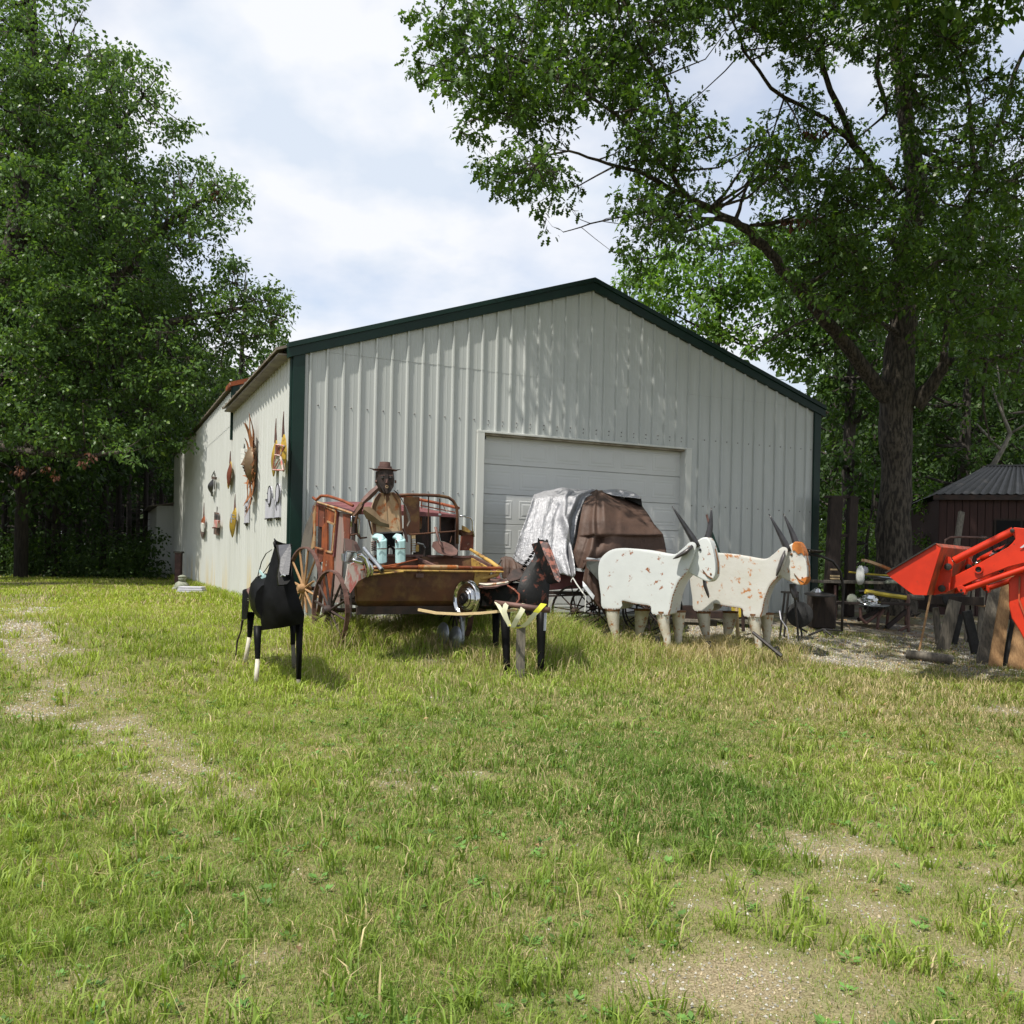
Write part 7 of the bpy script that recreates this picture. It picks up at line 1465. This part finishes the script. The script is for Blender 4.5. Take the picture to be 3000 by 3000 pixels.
# ---------------------------------------------------------------- orange tractor loader (tractor body out of frame)
def tractor():
    Q3 = lambda X, Y: (2550 + X / 3.864, 1450 + Y / 3.864)
    fw = Vector((-.78, .62, 0)).normalized(); KS = 11.2 / 7.7; wd = Vector((.62, .78, 0)).normalized() * KS
    p0 = P(*Q3(800, 590), 11.2)
    def B(X, Y, off=0.0): return onplane(*Q3(X, Y), p0 + wd * off, wd)
    g = gz(p0.x, p0.y)
    root = thing('tractor', Vector((p0.x + 2, p0.y - 1.5, g)), 'orange red tractor front loader with raised bucket entering from the right', 'tractor')
    prof = [(165, 880), (205, 915), (425, 1085), (490, 1130), (635, 1136), (720, 850), (800, 590), (740, 550), (470, 700), (212, 848)]
    bw = 1.30
    m = MB(); m.prism([B(*q) for q in prof], wd * .02); m.build('bucket_side', M['tractor'], root)
    m = MB(); m.prism([B(*q) + wd * (bw - .02) for q in prof], wd * .02); m.build('bucket_side', M['tractor'], root)
    m = MB(); ol = [B(*q) for q in ((165, 880), (205, 915), (425, 1085), (490, 1130), (635, 1136), (720, 850), (800, 590), (775, 556))]; inn = [p + Vector((0, 0, .0)) for p in ol]
    cc_ = B(430, 850)
    for a_, c_ in zip(ol[:-1], ol[1:]):
        ia, ic = a_.lerp(cc_, .03), c_.lerp(cc_, .03); m.loft([[a_ + wd * .02, c_ + wd * .02, ic + wd * .02, ia + wd * .02], [a_ + wd * (bw - .02), c_ + wd * (bw - .02), ic + wd * (bw - .02), ia + wd * (bw - .02)]])
    m.build('bucket_shell', M['tractor_worn'], root)
    m = MB(); m.prism([B(*q) + wd * .0 for q in ((742, 548), (800, 590), (790, 600), (735, 565))], wd * bw); m.build('bucket_lip', M['tractor_worn'], root)
    m = MB(); m.beam(B(175, 885) - wd * .005, B(740, 1140 - 590) - wd * .005, .018, .05, wd); m.build('bucket_edge', M['iron'], root)
    for off in (.22, 1.0):
        m = MB(); m.prism([B(*q) + wd * off + fw * 0 for q in ((790, 690), (830, 700), (862, 780), (850, 830), (835, 980), (822, 1090), (755, 1115), (640, 1140), (700, 900))], wd * .03)
        m.build('bucket_bracket', M['tractor'], root)
        for q in ((822, 812), (750, 1062)): m = MB(); m.lathe(B(*q) + wd * (off - .03), -wd, [(.044, 0), (.044, .04), (.017, .045)], 12); m.build('pin', M['iron'], root)
    for off in (.30, .94):
        o_ = off
        Bo = lambda X, Y: B(X, Y) + wd * o_ if off > .5 else onplane(*Q3(X, Y), p0 + wd * o_, wd)
        arm = [(815, 985), (1200, 790), (1560, 588), (1610, 540), (1640, 500), (1612, 440), (1600, 395), (1625, 366), (1745, 378), (2100, 430), (2350, 700), (2350, 900), (1745, 768), (1560, 815), (1310, 912), (1050, 1022), (820, 1112)]
        m = MB(); m.prism([Bo(*q) for q in arm], wd * .07); am = m.build('loader_arm', M['tractor'], root, bevel=.006)
        c = Bo(1228, 845); m = MB(); m.ring(c - wd * .008, wd, .049, .03 * KS, .012, 20); m.build('hole_collar', M['tractor'], am); m = MB(); m.lathe(c - wd * .004, -wd, [(.0, 0), (.038, 0), (.038, .003), (0, .003)], 16); m.build('hole', M['rubber'], am)
        m = MB(); m.tube([Bo(940, 742) - wd * .0 + wd * .035, Bo(1612, 402) + wd * .035], .034 * KS, 12); m.build('tilt_cylinder', M['tractor'], root, smooth=math.radians(40))
        m = MB(); m.tube([Bo(866, 785) + wd * .035, Bo(945, 742) + wd * .035], .017 * KS, 10); m.build('cylinder_rod', M['chrome'], root, smooth=True)
        m = MB(); m.lathe(Bo(1612, 405) - wd * .01, -wd, [(.026, 0), (.026, .03), (.009, .035)], 10); m.build('pin', M['iron'], root)
        m = MB(); m.tube([Bo(1062, 1068) + wd * .03, Bo(1745, 832) + wd * .03, Bo(2100, 760) + wd * .03], .027 * KS, 10); m.build('lift_cylinder', M['tractor'], root, smooth=math.radians(40))
        m = MB(); m.prism([Bo(*q) - wd * .01 for q in ((975, 1040), (1030, 1018), (1078, 1050), (1082, 1100), (1065, 1132), (1040, 1118), (1000, 1090))], wd * .09); m.build('cylinder_bracket', M['tractor'], root, bevel=.004)
        for q in ((1032, 1076), (1052, 1110)): m = MB(); m.lathe(Bo(*q) - wd * .012, -wd, [(.015, 0), (.012, .017), (0, .02)], 8); m.build('bolt', M['iron'], root)
    m = MB(); m.tube([B(1300, 640) + wd * .38, B(1420, 590) + wd * .38, B(1520, 520) + wd * .38, B(1600, 470) + wd * .38], .012 * KS, 6); m.tube([B(1280, 620) + wd * .36, B(1360, 665) + wd * .36, B(1440, 560) + wd * .36, B(1560, 480) + wd * .36, B(1625, 510) + wd * .36], .012 * KS, 6); m.build('hydraulic_hose', M['rubber'], root, smooth=True)
    m = MB(); m.tube([B(1105, 722) + wd * .5, B(1330, 605) + wd * .5], .028 * KS, 10); m.build('inner_cylinder', M['tractor'], root, smooth=True); m = MB(); m.tube([B(1070, 748) + wd * .5, B(1280, 640) + wd * .48], .013 * KS, 8); m.build('inner_rod', M['chrome'], root, smooth=True)
    m = MB(); m.prism([onplane(*Q3(*q), p0 + wd * .285, wd) for q in ((1690, 598), (1739, 560), (1745, 585), (1715, 600))], wd * .004); m.build('decal', M['plaque'], root)
    m = MB(); m.tube([B(1000, 1000) + wd * .36, B(1000, 1000) + wd * .98], .03 * KS, 10); m.build('cross_tube', M['tractor'], root)
    # guard / loader post seen at the right edge
    m = MB(); m.prism([onplane(*Q3(*q), p0 + wd * .42, wd) for q in ((1562, 960), (1640, 905), (1720, 880), (1900, 860), (1980, 1100), (1980, 1560), (1880, 1780), (1760, 1680), (1690, 1540), (1600, 1400), (1568, 1260))], wd * .10); m.build('loader_post', M['tractor'], root, bevel=.01)
    m = MB(); m.prism([onplane(*Q3(*q), p0 + wd * .40, wd) for q in ((1680, 920), (1700, 925), (1690, 1180), (1800, 1480), (1785, 1490), (1672, 1190))], wd * .02); m.build('post_rib', M['tractor_worn'], root)
    # remainder of the tractor outside the frame
    wd = wd.normalized(); c = B(2700, 1300) + wd * .9; X = -fw
    for k, (s_, hgt, o__, mat) in enumerate(((1.5, .55, .0, 'tractor'),)):
        m = MB(); m.box(Vector((c.x, c.y, g + 1.0)) + X * .3, (1.5, .62, .6), (X, wd, Z)); m.build('hood', M['tractor'], root, bevel=.05)
    for (dx, sy, R, wdt) in ((-.1, -.55, .36, .2), (-.1, .55, .36, .2), (1.7, -.68, .62, .34), (1.7, .68, .62, .34)):
        cc2 = Vector((c.x, c.y, g + R)) + X * dx + wd * sy; m = MB(); m.lathe(cc2 - wd * wdt / 2, wd, [(R * .45, 0), (R * .92, .0), (R, .04), (R, wdt - .04), (R * .92, wdt), (R * .45, wdt)], 24); t_ = m.build('wheel', M['rubber'], root, smooth=math.radians(30)); m = MB(); m.lathe(cc2 - wd * wdt * .3, wd, [(.01, 0), (R * .5, 0), (R * .5, wdt * .6), (.01, wdt * .6)], 16); m.build('rim', M['tractor_worn'], t_)
    m = MB(); m.box(Vector((c.x, c.y, g + .62)) + X * .9, (2.6, .3, .3), (X, wd, Z)); m.build('chassis', M['iron'], root); m = MB(); m.box(Vector((c.x, c.y, g + 1.25)) + X * 1.7, (.5, .5, .5), (X, wd, Z)); m.build('seat', M['rubber'], root, bevel=.05)
tractor()

# ---------------------------------------------------------------- yard clutter on the right
def Y4(x, y, D): return P(2250 + x / 3.864, 1500 + y / 3.864, D)
def gnd(p, dz=0): return Vector((p.x, p.y, gz(p.x, p.y) + dz))
def one(name, mb, mat, label, cat, **k): return mb.build(name, M[mat], None, label=label, category=cat, **k)
# dark doorway-like timber frame
b = gnd(Y4(760, 1300, 18.2)); r = thing('timber_gateway', b, 'tall dark timber gate frame standing just right of the barn corner', 'frame')
for x0, x1, yb in ((665, 830, 1180), (890, 985, 1290)):
    p0, p1 = Y4((x0 + x1) / 2 + (20 if x0 < 700 else 22), -170, 18.3), Y4((x0 + x1) / 2 - (50 if x0 < 700 else 30), yb, 18.1); p1.z = gz(p1.x, p1.y); m = MB(); m.beam(p0, p1, .24 if x0 < 700 else .17, .2, Vector((0, 1, 0))); m.build('post', M['wood_dark'], r, bevel=.01)
m = MB(); m.beam(Y4(640, -172, 18.3), Y4(990, -168, 18.3), .1, .05); m.build('top_bar', M['wood_dark'], r); m = MB(); m.beam(Y4(760, 265, 18.2), Y4(965, 268, 18.2), .08, .05); m.build('middle_bar', M['wood_dark'], r)
# long workbench tables
def table(label, x0, x1, yt, D, th, depth, legs, mat='wood_grey', yb=None, boards=3, legm='rust_dull', lr=.025):
    a, c = Y4(x0, yt, D), Y4(x1, yt + (yb or 0), D); b_ = gnd((a + c) / 2)
    r = thing('bench', b_, label, 'bench'); z = (a.z + c.z) / 2
    for k in range(boards):
        m = MB(); m.box(Vector(((a.x + c.x) / 2, D + depth * (k + .5) / boards, z + rnd.uniform(-.004, .004))), ((c - a).length, depth / boards - .012, th)); m.build('plank', M[mat], r, bevel=.004)
    for (lx, ly, lx2, ly2, dd) in legs:
        p0, p1 = Y4(lx, ly, D + dd), Y4(lx2, ly2, D + dd); 
        if ly2 > 1280: p1.z = gz(p1.x, p1.y)
        m = MB(); m.tube([p0, p1], lr, 7); m.build('leg', M[legm], r)
    return r, z
table('upper weathered plank bench heaped with scrap beside the dark timber frame', 590, 1700, 800, 17.4, .05, .7, ((760, 830, 760, 1300, .1), (760, 830, 760, 1300, .6), (1560, 850, 1560, 1300, .1), (1560, 850, 1560, 1300, .6)))
table('lower brown plank bench on bent rusty tube legs holding shiny lids', 760, 1610, 1040, 16.6, .045, .45, ((1045, 1080, 1050, 1200, .05), (1050, 1200, 1110, 1260, .05), (1110, 1260, 1300, 1110, .05), (1310, 1100, 1250, 1190, .0), (1250, 1190, 1235, 1370, .0), (1590, 930, 1590, 1290, .05), (1590, 1290, 1480, 1400, .05), (1350, 1300, 1570, 1110, .3), (1360, 1130, 1345, 1280, .4)), 'wood_dark', lr=.028)
m = MB(); m.beam(Y4(1020, 1220, 16.9), Y4(1240, 1120, 17.1), .05, .07); m.beam(Y4(1340, 1310, 16.8), Y4(1580, 1110, 16.9), .05, .08); m.build('cross_brace', M['rust_dark'], None, label='dark diagonal braces under the lower bench', category='brace', kind='stuff')
b = gnd(Y4(600, 1300, 16.3)); r = thing('tree_stump', b, 'dark upright timber block under the black tractor seat', 'stump'); m = MB(); m.box(b + Z * .30, (.42, .38, .62)); m.build('block', M['wood_dark'], r, bevel=.03)
# shiny lids, stones and clutter on the benches
def disc(label, x, y, D, R, h, mat, tilt=(0, -.1, 1), name='lid'): m = MB(); c = Y4(x, y, D); m.lathe(c, Vector(tilt), [(R, 0), (R * .95, h * .2), (R * .7, h * .45), (R * .62, h * .4), (R * .4, h), (.001, h * 1.05)], 24); one(name, m, mat, label, 'lid', smooth=math.radians(30))
disc('widest pale plate at the bottom of the pile on the lower bench', 1180, 1045, 16.7, .30, .03, 'galv'); disc('crumpled hubcap in the middle of the pile on the lower bench', 1150, 1018, 16.7, .24, .06, 'chrome', (.1, -.3, 1)); disc('small chrome cap topping the pile on the lower bench', 1155, 982, 16.7, .15, .09, 'chrome', (0, -.4, 1))
disc('shiny bluish lid resting on the black tractor seat', 552, 925, 16.1, .12, .10, 'chrome', (0, -.35, 1))
def lump(label, x, y, D, rx, rz, mat, name='rock', cat='rock', tall=1): m = MB(); c = Y4(x, y, D); m.loft([[c + Vector((math.cos(a) * rx * q, math.sin(a) * rx * q * .8, z * rz)) * 1.0 + Vector((0, 0, rnd.uniform(-.01, .01))) for a in np.linspace(0, 6.283, 11)[:-1]] for q, z in ((.5, -1), (.95, -.5), (1, 0), (.8, .6), (.35, 1))]); one(name, m, mat, label, cat, smooth=True)
lump('rough pale rock at the left end of the lower bench', 950, 990, 16.7, .10, .10, 'stone'); lump('upright pale egg shaped float on the upper bench', 1045, 715, 17.3, .085, .18, 'white_siding', 'float', 'float'); lump('round pale float leaning behind the upright one', 1095, 655, 17.5, .07, .07, 'plaque', 'float', 'float'); lump('flat pale bundle at the right of the upper bench', 1400, 795, 17.3, .14, .045, 'stone', 'bundle', 'bundle')
m = MB(); pts = [Y4(1075, 545, 17.4), Y4(1150, 565, 17.4), Y4(1250, 600, 17.4), Y4(1370, 650, 17.4)]
for a, c in zip(pts[:-1], pts[1:]): m.beam(a, c, .16, .05)
one('curved_board', m, 'cream_rust', 'curved pale board tipped up on the scrap behind the bucket tip', 'board')
for (x0, y0, x1, y1, D, rr_, mt, lab) in ((915, 680, 1400, 722, 17.5, .018, 'yellow_bright', 'thin yellow pole lying on the upper bench'), (1100, 900, 1590, 975, 17.0, .042, 'yellow_bright', 'thick yellow pole lying between the two benches'), (1090, 710, 1500, 760, 17.6, .02, 'galv', 'grey pipe lying across the upper bench'), (1150, 750, 1480, 770, 17.4, .012, 'iron', 'thin dark rod on the upper bench'), (1600, 960, 1760, 970, 16.9, .05, 'wood_grey', 'grey board end under the bucket')):
    m = MB(); m.tube([Y4(x0, y0, D), Y4((x0 + x1) / 2, (y0 + y1) / 2 + 4, D), Y4(x1, y1, D)], rr_, 8); one('pole', m, mt, lab, 'pole')
for y_ in (650, 690, 722, 752): m = MB(); m.beam(Y4(712, y_, 17.9), Y4(802, y_ + 2, 17.9), .1, .03); one('board_end', m, 'wood_pale' if y_ != 690 else 'wood_dark', {650: 'topmost pale board end stacked behind the timber frame', 690: 'dark board end, second in the stack behind the timber frame', 722: 'pale board end, third in the stack behind the timber frame', 752: 'lowest pale board end stacked behind the timber frame'}[y_], 'board')
m = MB(); rows = []
for i in range(8): u = i / 7; rows.append([Y4(1030 + 560 * u, 870 + 60 * u - 22 * math.sin(u * 3.14) + yy, 17.2 + dd) for yy, dd in ((0, .3), (30, .0), (60, .15), (60, .4))])
m.grid(rows); one('canoe', m, 'rubber', 'long dark curved hull lying on its side between the benches', 'boat')
# tractor-seat stools
b = gnd(P(2470, 1870, 15.5)); r = thing('tractor_seat_stool', b, 'black pierced tractor seat on a tall bowed iron stem beside the far ox head', 'stool')
c = P(2380, 1615, 15.2)
m = MB(); rows = []
for j in range(7):
    v_ = -1 + j / 3; rows.append([c + Vector((u * .20, v_ * .17, .035 * (u * u + v_ * v_) - .02 * (u) - .02)) for u in np.linspace(-1, 1, 9) * (1 - .35 * abs(v_))])
m.grid(rows); o = m.build('seat', M['iron'], r, smooth=True); sm = o.modifiers.new('thickness', 'SOLIDIFY'); sm.thickness = .012
for u in (-.1, -.04, .02): m = MB(); m.lathe(c + Vector((u, -.15, .005)), Vector((0, -.9, .3)), [(.010, 0), (.010, .004)], 8); m.build('seat_hole', M['white_siding'], r)
m = MB(); m.tube([P(2343, 1636, 15.2), P(2355, 1626, 15.2), P(2375, 1624, 15.2), P(2405, 1629, 15.2), P(2440, 1645, 15.3), P(2462, 1675, 15.4), P(2471, 1720, 15.5), P(2468, 1790, 15.5), P(2466, 1850, 15.5)], .022, 8); m.build('stem', M['iron'], r, smooth=True)
for e in ((2369, 1868), (2443, 1870), (2420, 1850)):
    m = MB(); p0 = P(2466 if e[0] > 2400 else 2410, 1845, 15.5); m.tube([P(2412, 1843, 15.4), gnd(P(e[0], e[1], 15.3), .02)], .02, 6); m.build('foot', M['iron'], r)
m = MB(); m.tube([P(2412, 1843, 15.4), P(2466, 1848, 15.5)], .018, 6); m.build('foot', M['iron'], r)
b = gnd(P(2400, 1870, 15.9)); m = MB(); c = P(2400, 1742, 15.8)
m.lathe(c, Vector((.0, -.12, 1)), [(.0, -.03), (.20, -.02), (.26, .0), (.25, .008), (.18, -.01), (.0, -.015)], 24); one('seat_pan', m, 'iron', 'low wide black tractor seat on the dark timber block', 'seat', smooth=True)
m = MB(); c = P(2343, 1800, 15.0); m.lathe(c, Vector((-.25, -.95, .15)), [(.0, .06), (.12, .05), (.21, .0), (.215, -.02), (.13, .03), (.0, .04)], 26); m.tube([c + Vector((.06, -.1, .13)), c + Vector((.08, -.12, -.02)), c + Vector((.02, -.12, -.06))], .010, 6); one('round_pan', m, 'rubber', 'round black pan standing upright behind the far ox front legs', 'pan', smooth=math.radians(40))
b = gnd(P(2318, 1868, 14.8)); r = thing('stool_frame', b, 'thin dark four legged iron stool frame close behind the far ox', 'stool')
for (x0, x1, D) in ((2299, 2284, 14.7), (2328, 2340, 14.7), (2310, 2297, 15.05), (2336, 2350, 15.05)): m = MB(); m.tube([P(x0, 1737, D), gnd(P(x1, 1866, D))], .018, 6); m.build('leg', M['iron'], r)
m = MB(); m.beam(P(2295, 1735, 14.75), P(2332, 1735, 14.75), .3, .03); m.build('top', M['iron'], r)
m = MB(); m.tube([P(2284, 1790, 14.6), P(2288, 1815, 14.5), P(2305, 1840, 14.5), P(2311, 1872, 14.5)], .010, 6); one('bent_rod', m, 'plaque', 'pale bent wire rising from the gravel beside the stool frame', 'rod')
m = MB(); p0 = P(2330, 1820, 15.3); m.tube([P(2305, 1790, 15.3), P(2325, 1830, 15.2), P(2365, 1852, 15.1)], .016, 6); one('iron_bar', m, 'iron', 'dark bowed iron bar lying against the round black pan', 'bar')
# things under and behind the oxen
for (x0, y0, x1, y1, D, rr_, mt, lab) in ((2070, 1507, 2085, 1560, 14.6, .018, 'rust_dull', 'upper rusty length of tall bent rod behind the near ox horns'), (2085, 1560, 2115, 1640, 14.6, .022, 'green_trim', 'green painted lower length of tall bent rod behind the near ox'), (1940, 1818, 2100, 1826, 14.2, .05, 'wood_grey', 'grey log lying behind the oxen legs'), (2158, 1770, 2162, 1870, 14.6, .03, 'wood_pale', 'pale upright stake between the oxen'), (2176, 1775, 2178, 1850, 14.9, .03, 'rust_dark', 'dark upright post between the oxen beside the pale stake')):
    m = MB(); m.tube([P(x0, y0, D), P((x0 + x1) / 2, (y0 + y1) / 2, D), P(x1, y1, D)], rr_, 7); one('rod', m, mt, lab, 'rod')
m = MB(); m.prism([P(2142, 1770, 15.6), P(2190, 1768, 15.6), P(2188, 1806, 15.6), P(2145, 1810, 15.6)], Vector((.02, .1, 0))); one('yellow_panel', m, 'yellow_bright', 'bright yellow piece of sheet seen under the far ox belly', 'panel')
m = MB(); m.box(P(2100, 1800, 15.9), (1.6, .4, .12)); m.box(P(2020, 1800, 15.6), (.5, .3, .3)); one('scrap_pile', m, 'rust_dark', 'low dark heap of flat scrap against the barn behind the oxen', 'scrap', kind='stuff')
c = P(1895, 1830, 14.6); c.z = gz(c.x, c.y) + .36; w0 = thing('cart_wheel', c, 'thin spoked iron wheel standing behind the near ox legs', 'wheel'); wheel(w0, c, Vector((-.2, -.95, 0)), .36, .04, 12, 'rust_dark', 'iron', hub=.04, spr=.008)
# log, broom, trestle, boards
p0, p1 = P(2655, 1876, 13.9), P(2792, 1890, 13.6); lr = .075; p0.z = gz(p0.x, p0.y) + lr; p1.z = gz(p1.x, p1.y) + lr
r = thing('log', (p0 + p1) / 2 - Z * lr, 'short barkless grey log lying on the gravel under the bucket', 'log'); m = MB(); m.tube([p0, p0.lerp(p1, .5) + Z * .004, p1], [.065, .072, .075], 14); m.build('trunk', M['wood_grey'], r, smooth=math.radians(40)); m = MB(); d = (p1 - p0).normalized(); m.lathe(p1, d, [(.0, .001), (.07, .002), (.0, .003)], 14); m.build('cut_end', M['wood_dark'], r)
m = MB(); m.tube([P(2735, 1700, 14.6), gnd(P(2691, 1872, 14.2), .02)], .018, 8); one('broom_handle', m, 'wood_tan', 'thin tan handle standing on the gravel behind the log', 'handle')
b = gnd(P(2800, 1870, 15)); r = thing('trestle', b, 'weathered grey and black trestle legs behind the loader arm', 'trestle')
for (x0, y0, x1, D, w_, mt) in ((2798, 1760, 2762, 15.0, .19, 'wood_grey'), (2832, 1790, 2862, 14.8, .14, 'rubber'), (2740, 1780, 2752, 15.4, .09, 'wood_grey'), (2815, 1800, 2795, 15.6, .08, 'rubber')):
    m = MB(); p1 = gnd(P(x1, 1875, D)); m.beam(P(x0, y0, D), p1, w_, .07, Vector((0, 1, 0))); m.build('leg', M[mt], r)
m = MB(); m.beam(P(2720, 1757, 15.2), P(2880, 1762, 15.0), .12, .14); m.build('beam', M['wood_dark'], r)
m = MB(); m.lathe(P(2765, 1750, 15.3), Vector((.2, -1, 0)), [(.0, 0), (.17, 0), (.17, .22), (0, .22)], 20); one('drum', m, 'rubber', 'black round drum end behind the bucket mount', 'drum', smooth=math.radians(40))
r = thing('pipe_frame', gnd(P(2830, 1860, 16)), 'rusty thin pipe frame rising behind the loader arm', 'frame')
for pts, mt in ((((2768, 1600), (2770, 1582), (2784, 1574), (2810, 1573), (2870, 1575), (2890, 1575)), 'rust_dull'), (((2808, 1764), (2900, 1778)), 'wood_tan')): m = MB(); m.tube([P(x, y, 15.9) for x, y in pts], .020, 7); m.build('pipe', M[mt], r, smooth=True)
for x0, x1 in ((2888, 2868), (2840, 2832), (2850, 2838)): m = MB(); m.beam(P(x0, 1620 if x0 > 2860 else 1700, 16), gnd(P(x1, 1860, 16)), .08, .05, Vector((0, 1, 0))); m.build('upright', M['wood_grey'], r)
m = MB(); m.beam(P(2817, 1500, 16.4), P(2797, 1640, 16.1), .10, .05, Vector((0, 1, 0))); one('plank', m, 'wood_grey', 'narrow grey plank leaning against the red shed', 'plank')
m = MB(); m.beam(P(2885, 1574, 16.1), P(2868, 1690, 15.9), .16, .12, Vector((0, 1, 0))); one('post_end', m, 'wood_dark', 'rough dark post end beside the pipe frame', 'post')
GB = 'boards leaning behind the tractor'
for (t0, t1, b0, b1, D, mt, lab) in (((2905, 1695), (2940, 1690), (2862, 1880), (2900, 1925), 13.9, 'wood_grey', 'grey leaning board, leftmost of the leaning boards'), ((2944, 1668), (2975, 1665), (2898, 1912), (2936, 1923), 13.6, 'wood_tan', 'tan leaning board next to the orange post'), ((2985, 1700), (2998, 1700), (2938, 1922), (2952, 1924), 13.7, 'rubber', 'narrow black strip leaning between the tan boards'), ((3000, 1690), (3050, 1690), (2954, 1926), (3010, 1936), 13.4, 'wood_tan', 'tan leaning board under the orange post at the photo edge'), ((3030, 1700), (3080, 1700), (3012, 1938), (3050, 1945), 13.3, 'wood_grey', 'greyish leaning board at the very right edge')):
    A_, B_, C_, E_ = P(*t0, D + .5), P(*t1, D + .5), P(*b1, D), P(*b0, D); dz = gz(E_.x, E_.y) - E_.z; C_.z += dz + .0; E_.z += dz
    m = MB(); m.prism([A_, B_, C_, E_], Vector((0, .035, 0))); one('leaning_board', m, mt, lab, 'board', group=GB)
# ---------------------------------------------------------------- red shed
def shed():
    D = 19.5; a = P(2749, 1640, D); b = gnd(a); b.z = 0
    r = thing('shed', b, 'dark red boarded shed with a grey ribbed metal roof at the right edge', 'shed')
    ux = Vector((.97, -.24, 0)).normalized(); uy = Vector((.24, .97, 0)).normalized(); zt = P(2749, 1462, D).z; zb = -.2; Wd, Dp = 3.6, 3.2
    L = lambda u, v_, z: Vector((a.x, a.y, 0)) + ux * u + uy * v_ + Vector((0, 0, z))
    win = (1.12, 1.58, P(2930, 1573, D).z, P(2930, 1527, D).z)
    n = 24; bwid = Wd / n
    for k in range(n):
        u0, u1 = k * bwid, (k + 1) * bwid; segs = [(zb, zt)] if not (u1 > win[0] and u0 < win[1]) else [(zb, win[2]), (win[3], zt)]
        for z0, z1 in segs: m = MB(); m.box(L((u0 + u1) / 2, 0, (z0 + z1) / 2), (bwid - .012, .025, z1 - z0), (ux, uy, Z)); m.build('wall_board', M['wood_red'], r)
    m = MB(); m.box(L(Wd / 2, .03, (zt + zb) / 2 + .0), (Wd, .02, zt - zb), (ux, uy, Z)); m.build('wall_backing', M['wood_dark'], r)
    m = MB(); m.box(L(0.01, Dp / 2, (zt + zb) / 2), (.04, Dp, zt - zb), (ux, uy, Z)); m.box(L(Wd, Dp / 2, (zt + zb) / 2), (.04, Dp, zt - zb), (ux, uy, Z)); m.box(L(Wd / 2, Dp, (zt + zb) / 2), (Wd, .04, zt - zb), (ux, uy, Z)); m.build('rear_walls', M['wood_red'], r)
    w_ = MB(); w_.box(L((win[0] + win[1]) / 2, .0, (win[2] + win[3]) / 2), (win[1] - win[0] + .08, .035, win[3] - win[2] + .08), (ux, uy, Z)); wo = w_.build('window', M['wood_dark'], r); m = MB(); m.box(L((win[0] + win[1]) / 2, -.02, (win[2] + win[3]) / 2), (win[1] - win[0], .01, win[3] - win[2]), (ux, uy, Z)); m.build('pane', M['dark_glass'], wo)
    m = MB(); m.box(L(Wd / 2, -.14, zt + .03), (Wd + .3, .03, .11), (ux, uy, Z)); m.build('fascia', M['rust_dark'], r)
    zr = P(2912, 1370, D + 1.3).z
    e0, e1, r0, r1 = L(-.12, -.18, zt + .09), L(Wd + .1, -.18, zt + .09), L(1.25, 1.4, zr), L(Wd - .8, 1.4, zr)
    rows = []; m = MB(); N = 66
    for k in range(N + 1):
        f = k / N; h = .022 if k % 3 == 0 else 0; p, q = e0.lerp(e1, f), r0.lerp(r1, f); rows.append([p + Z * h, q + Z * h])
    m.grid(rows); m.build('roof', M['shed_roof'], r)
    m = MB(); m.add([e0, r0, L(-.12, 3.3, zt + .05)], [(0, 1, 2)]); m.add([r0, r1, e1 + uy * 3.4, e0 + uy * 3.4], [(0, 1, 2, 3)]); m.add([e1, r1, e1 + uy * 3.4], [(0, 1, 2)]); m.build('rear_roof', M['shed_roof'], r)
    m = MB(); m.tube([r0, r1], .04, 6); m.build('ridge_cap', M['shed_roof'], r)
shed()
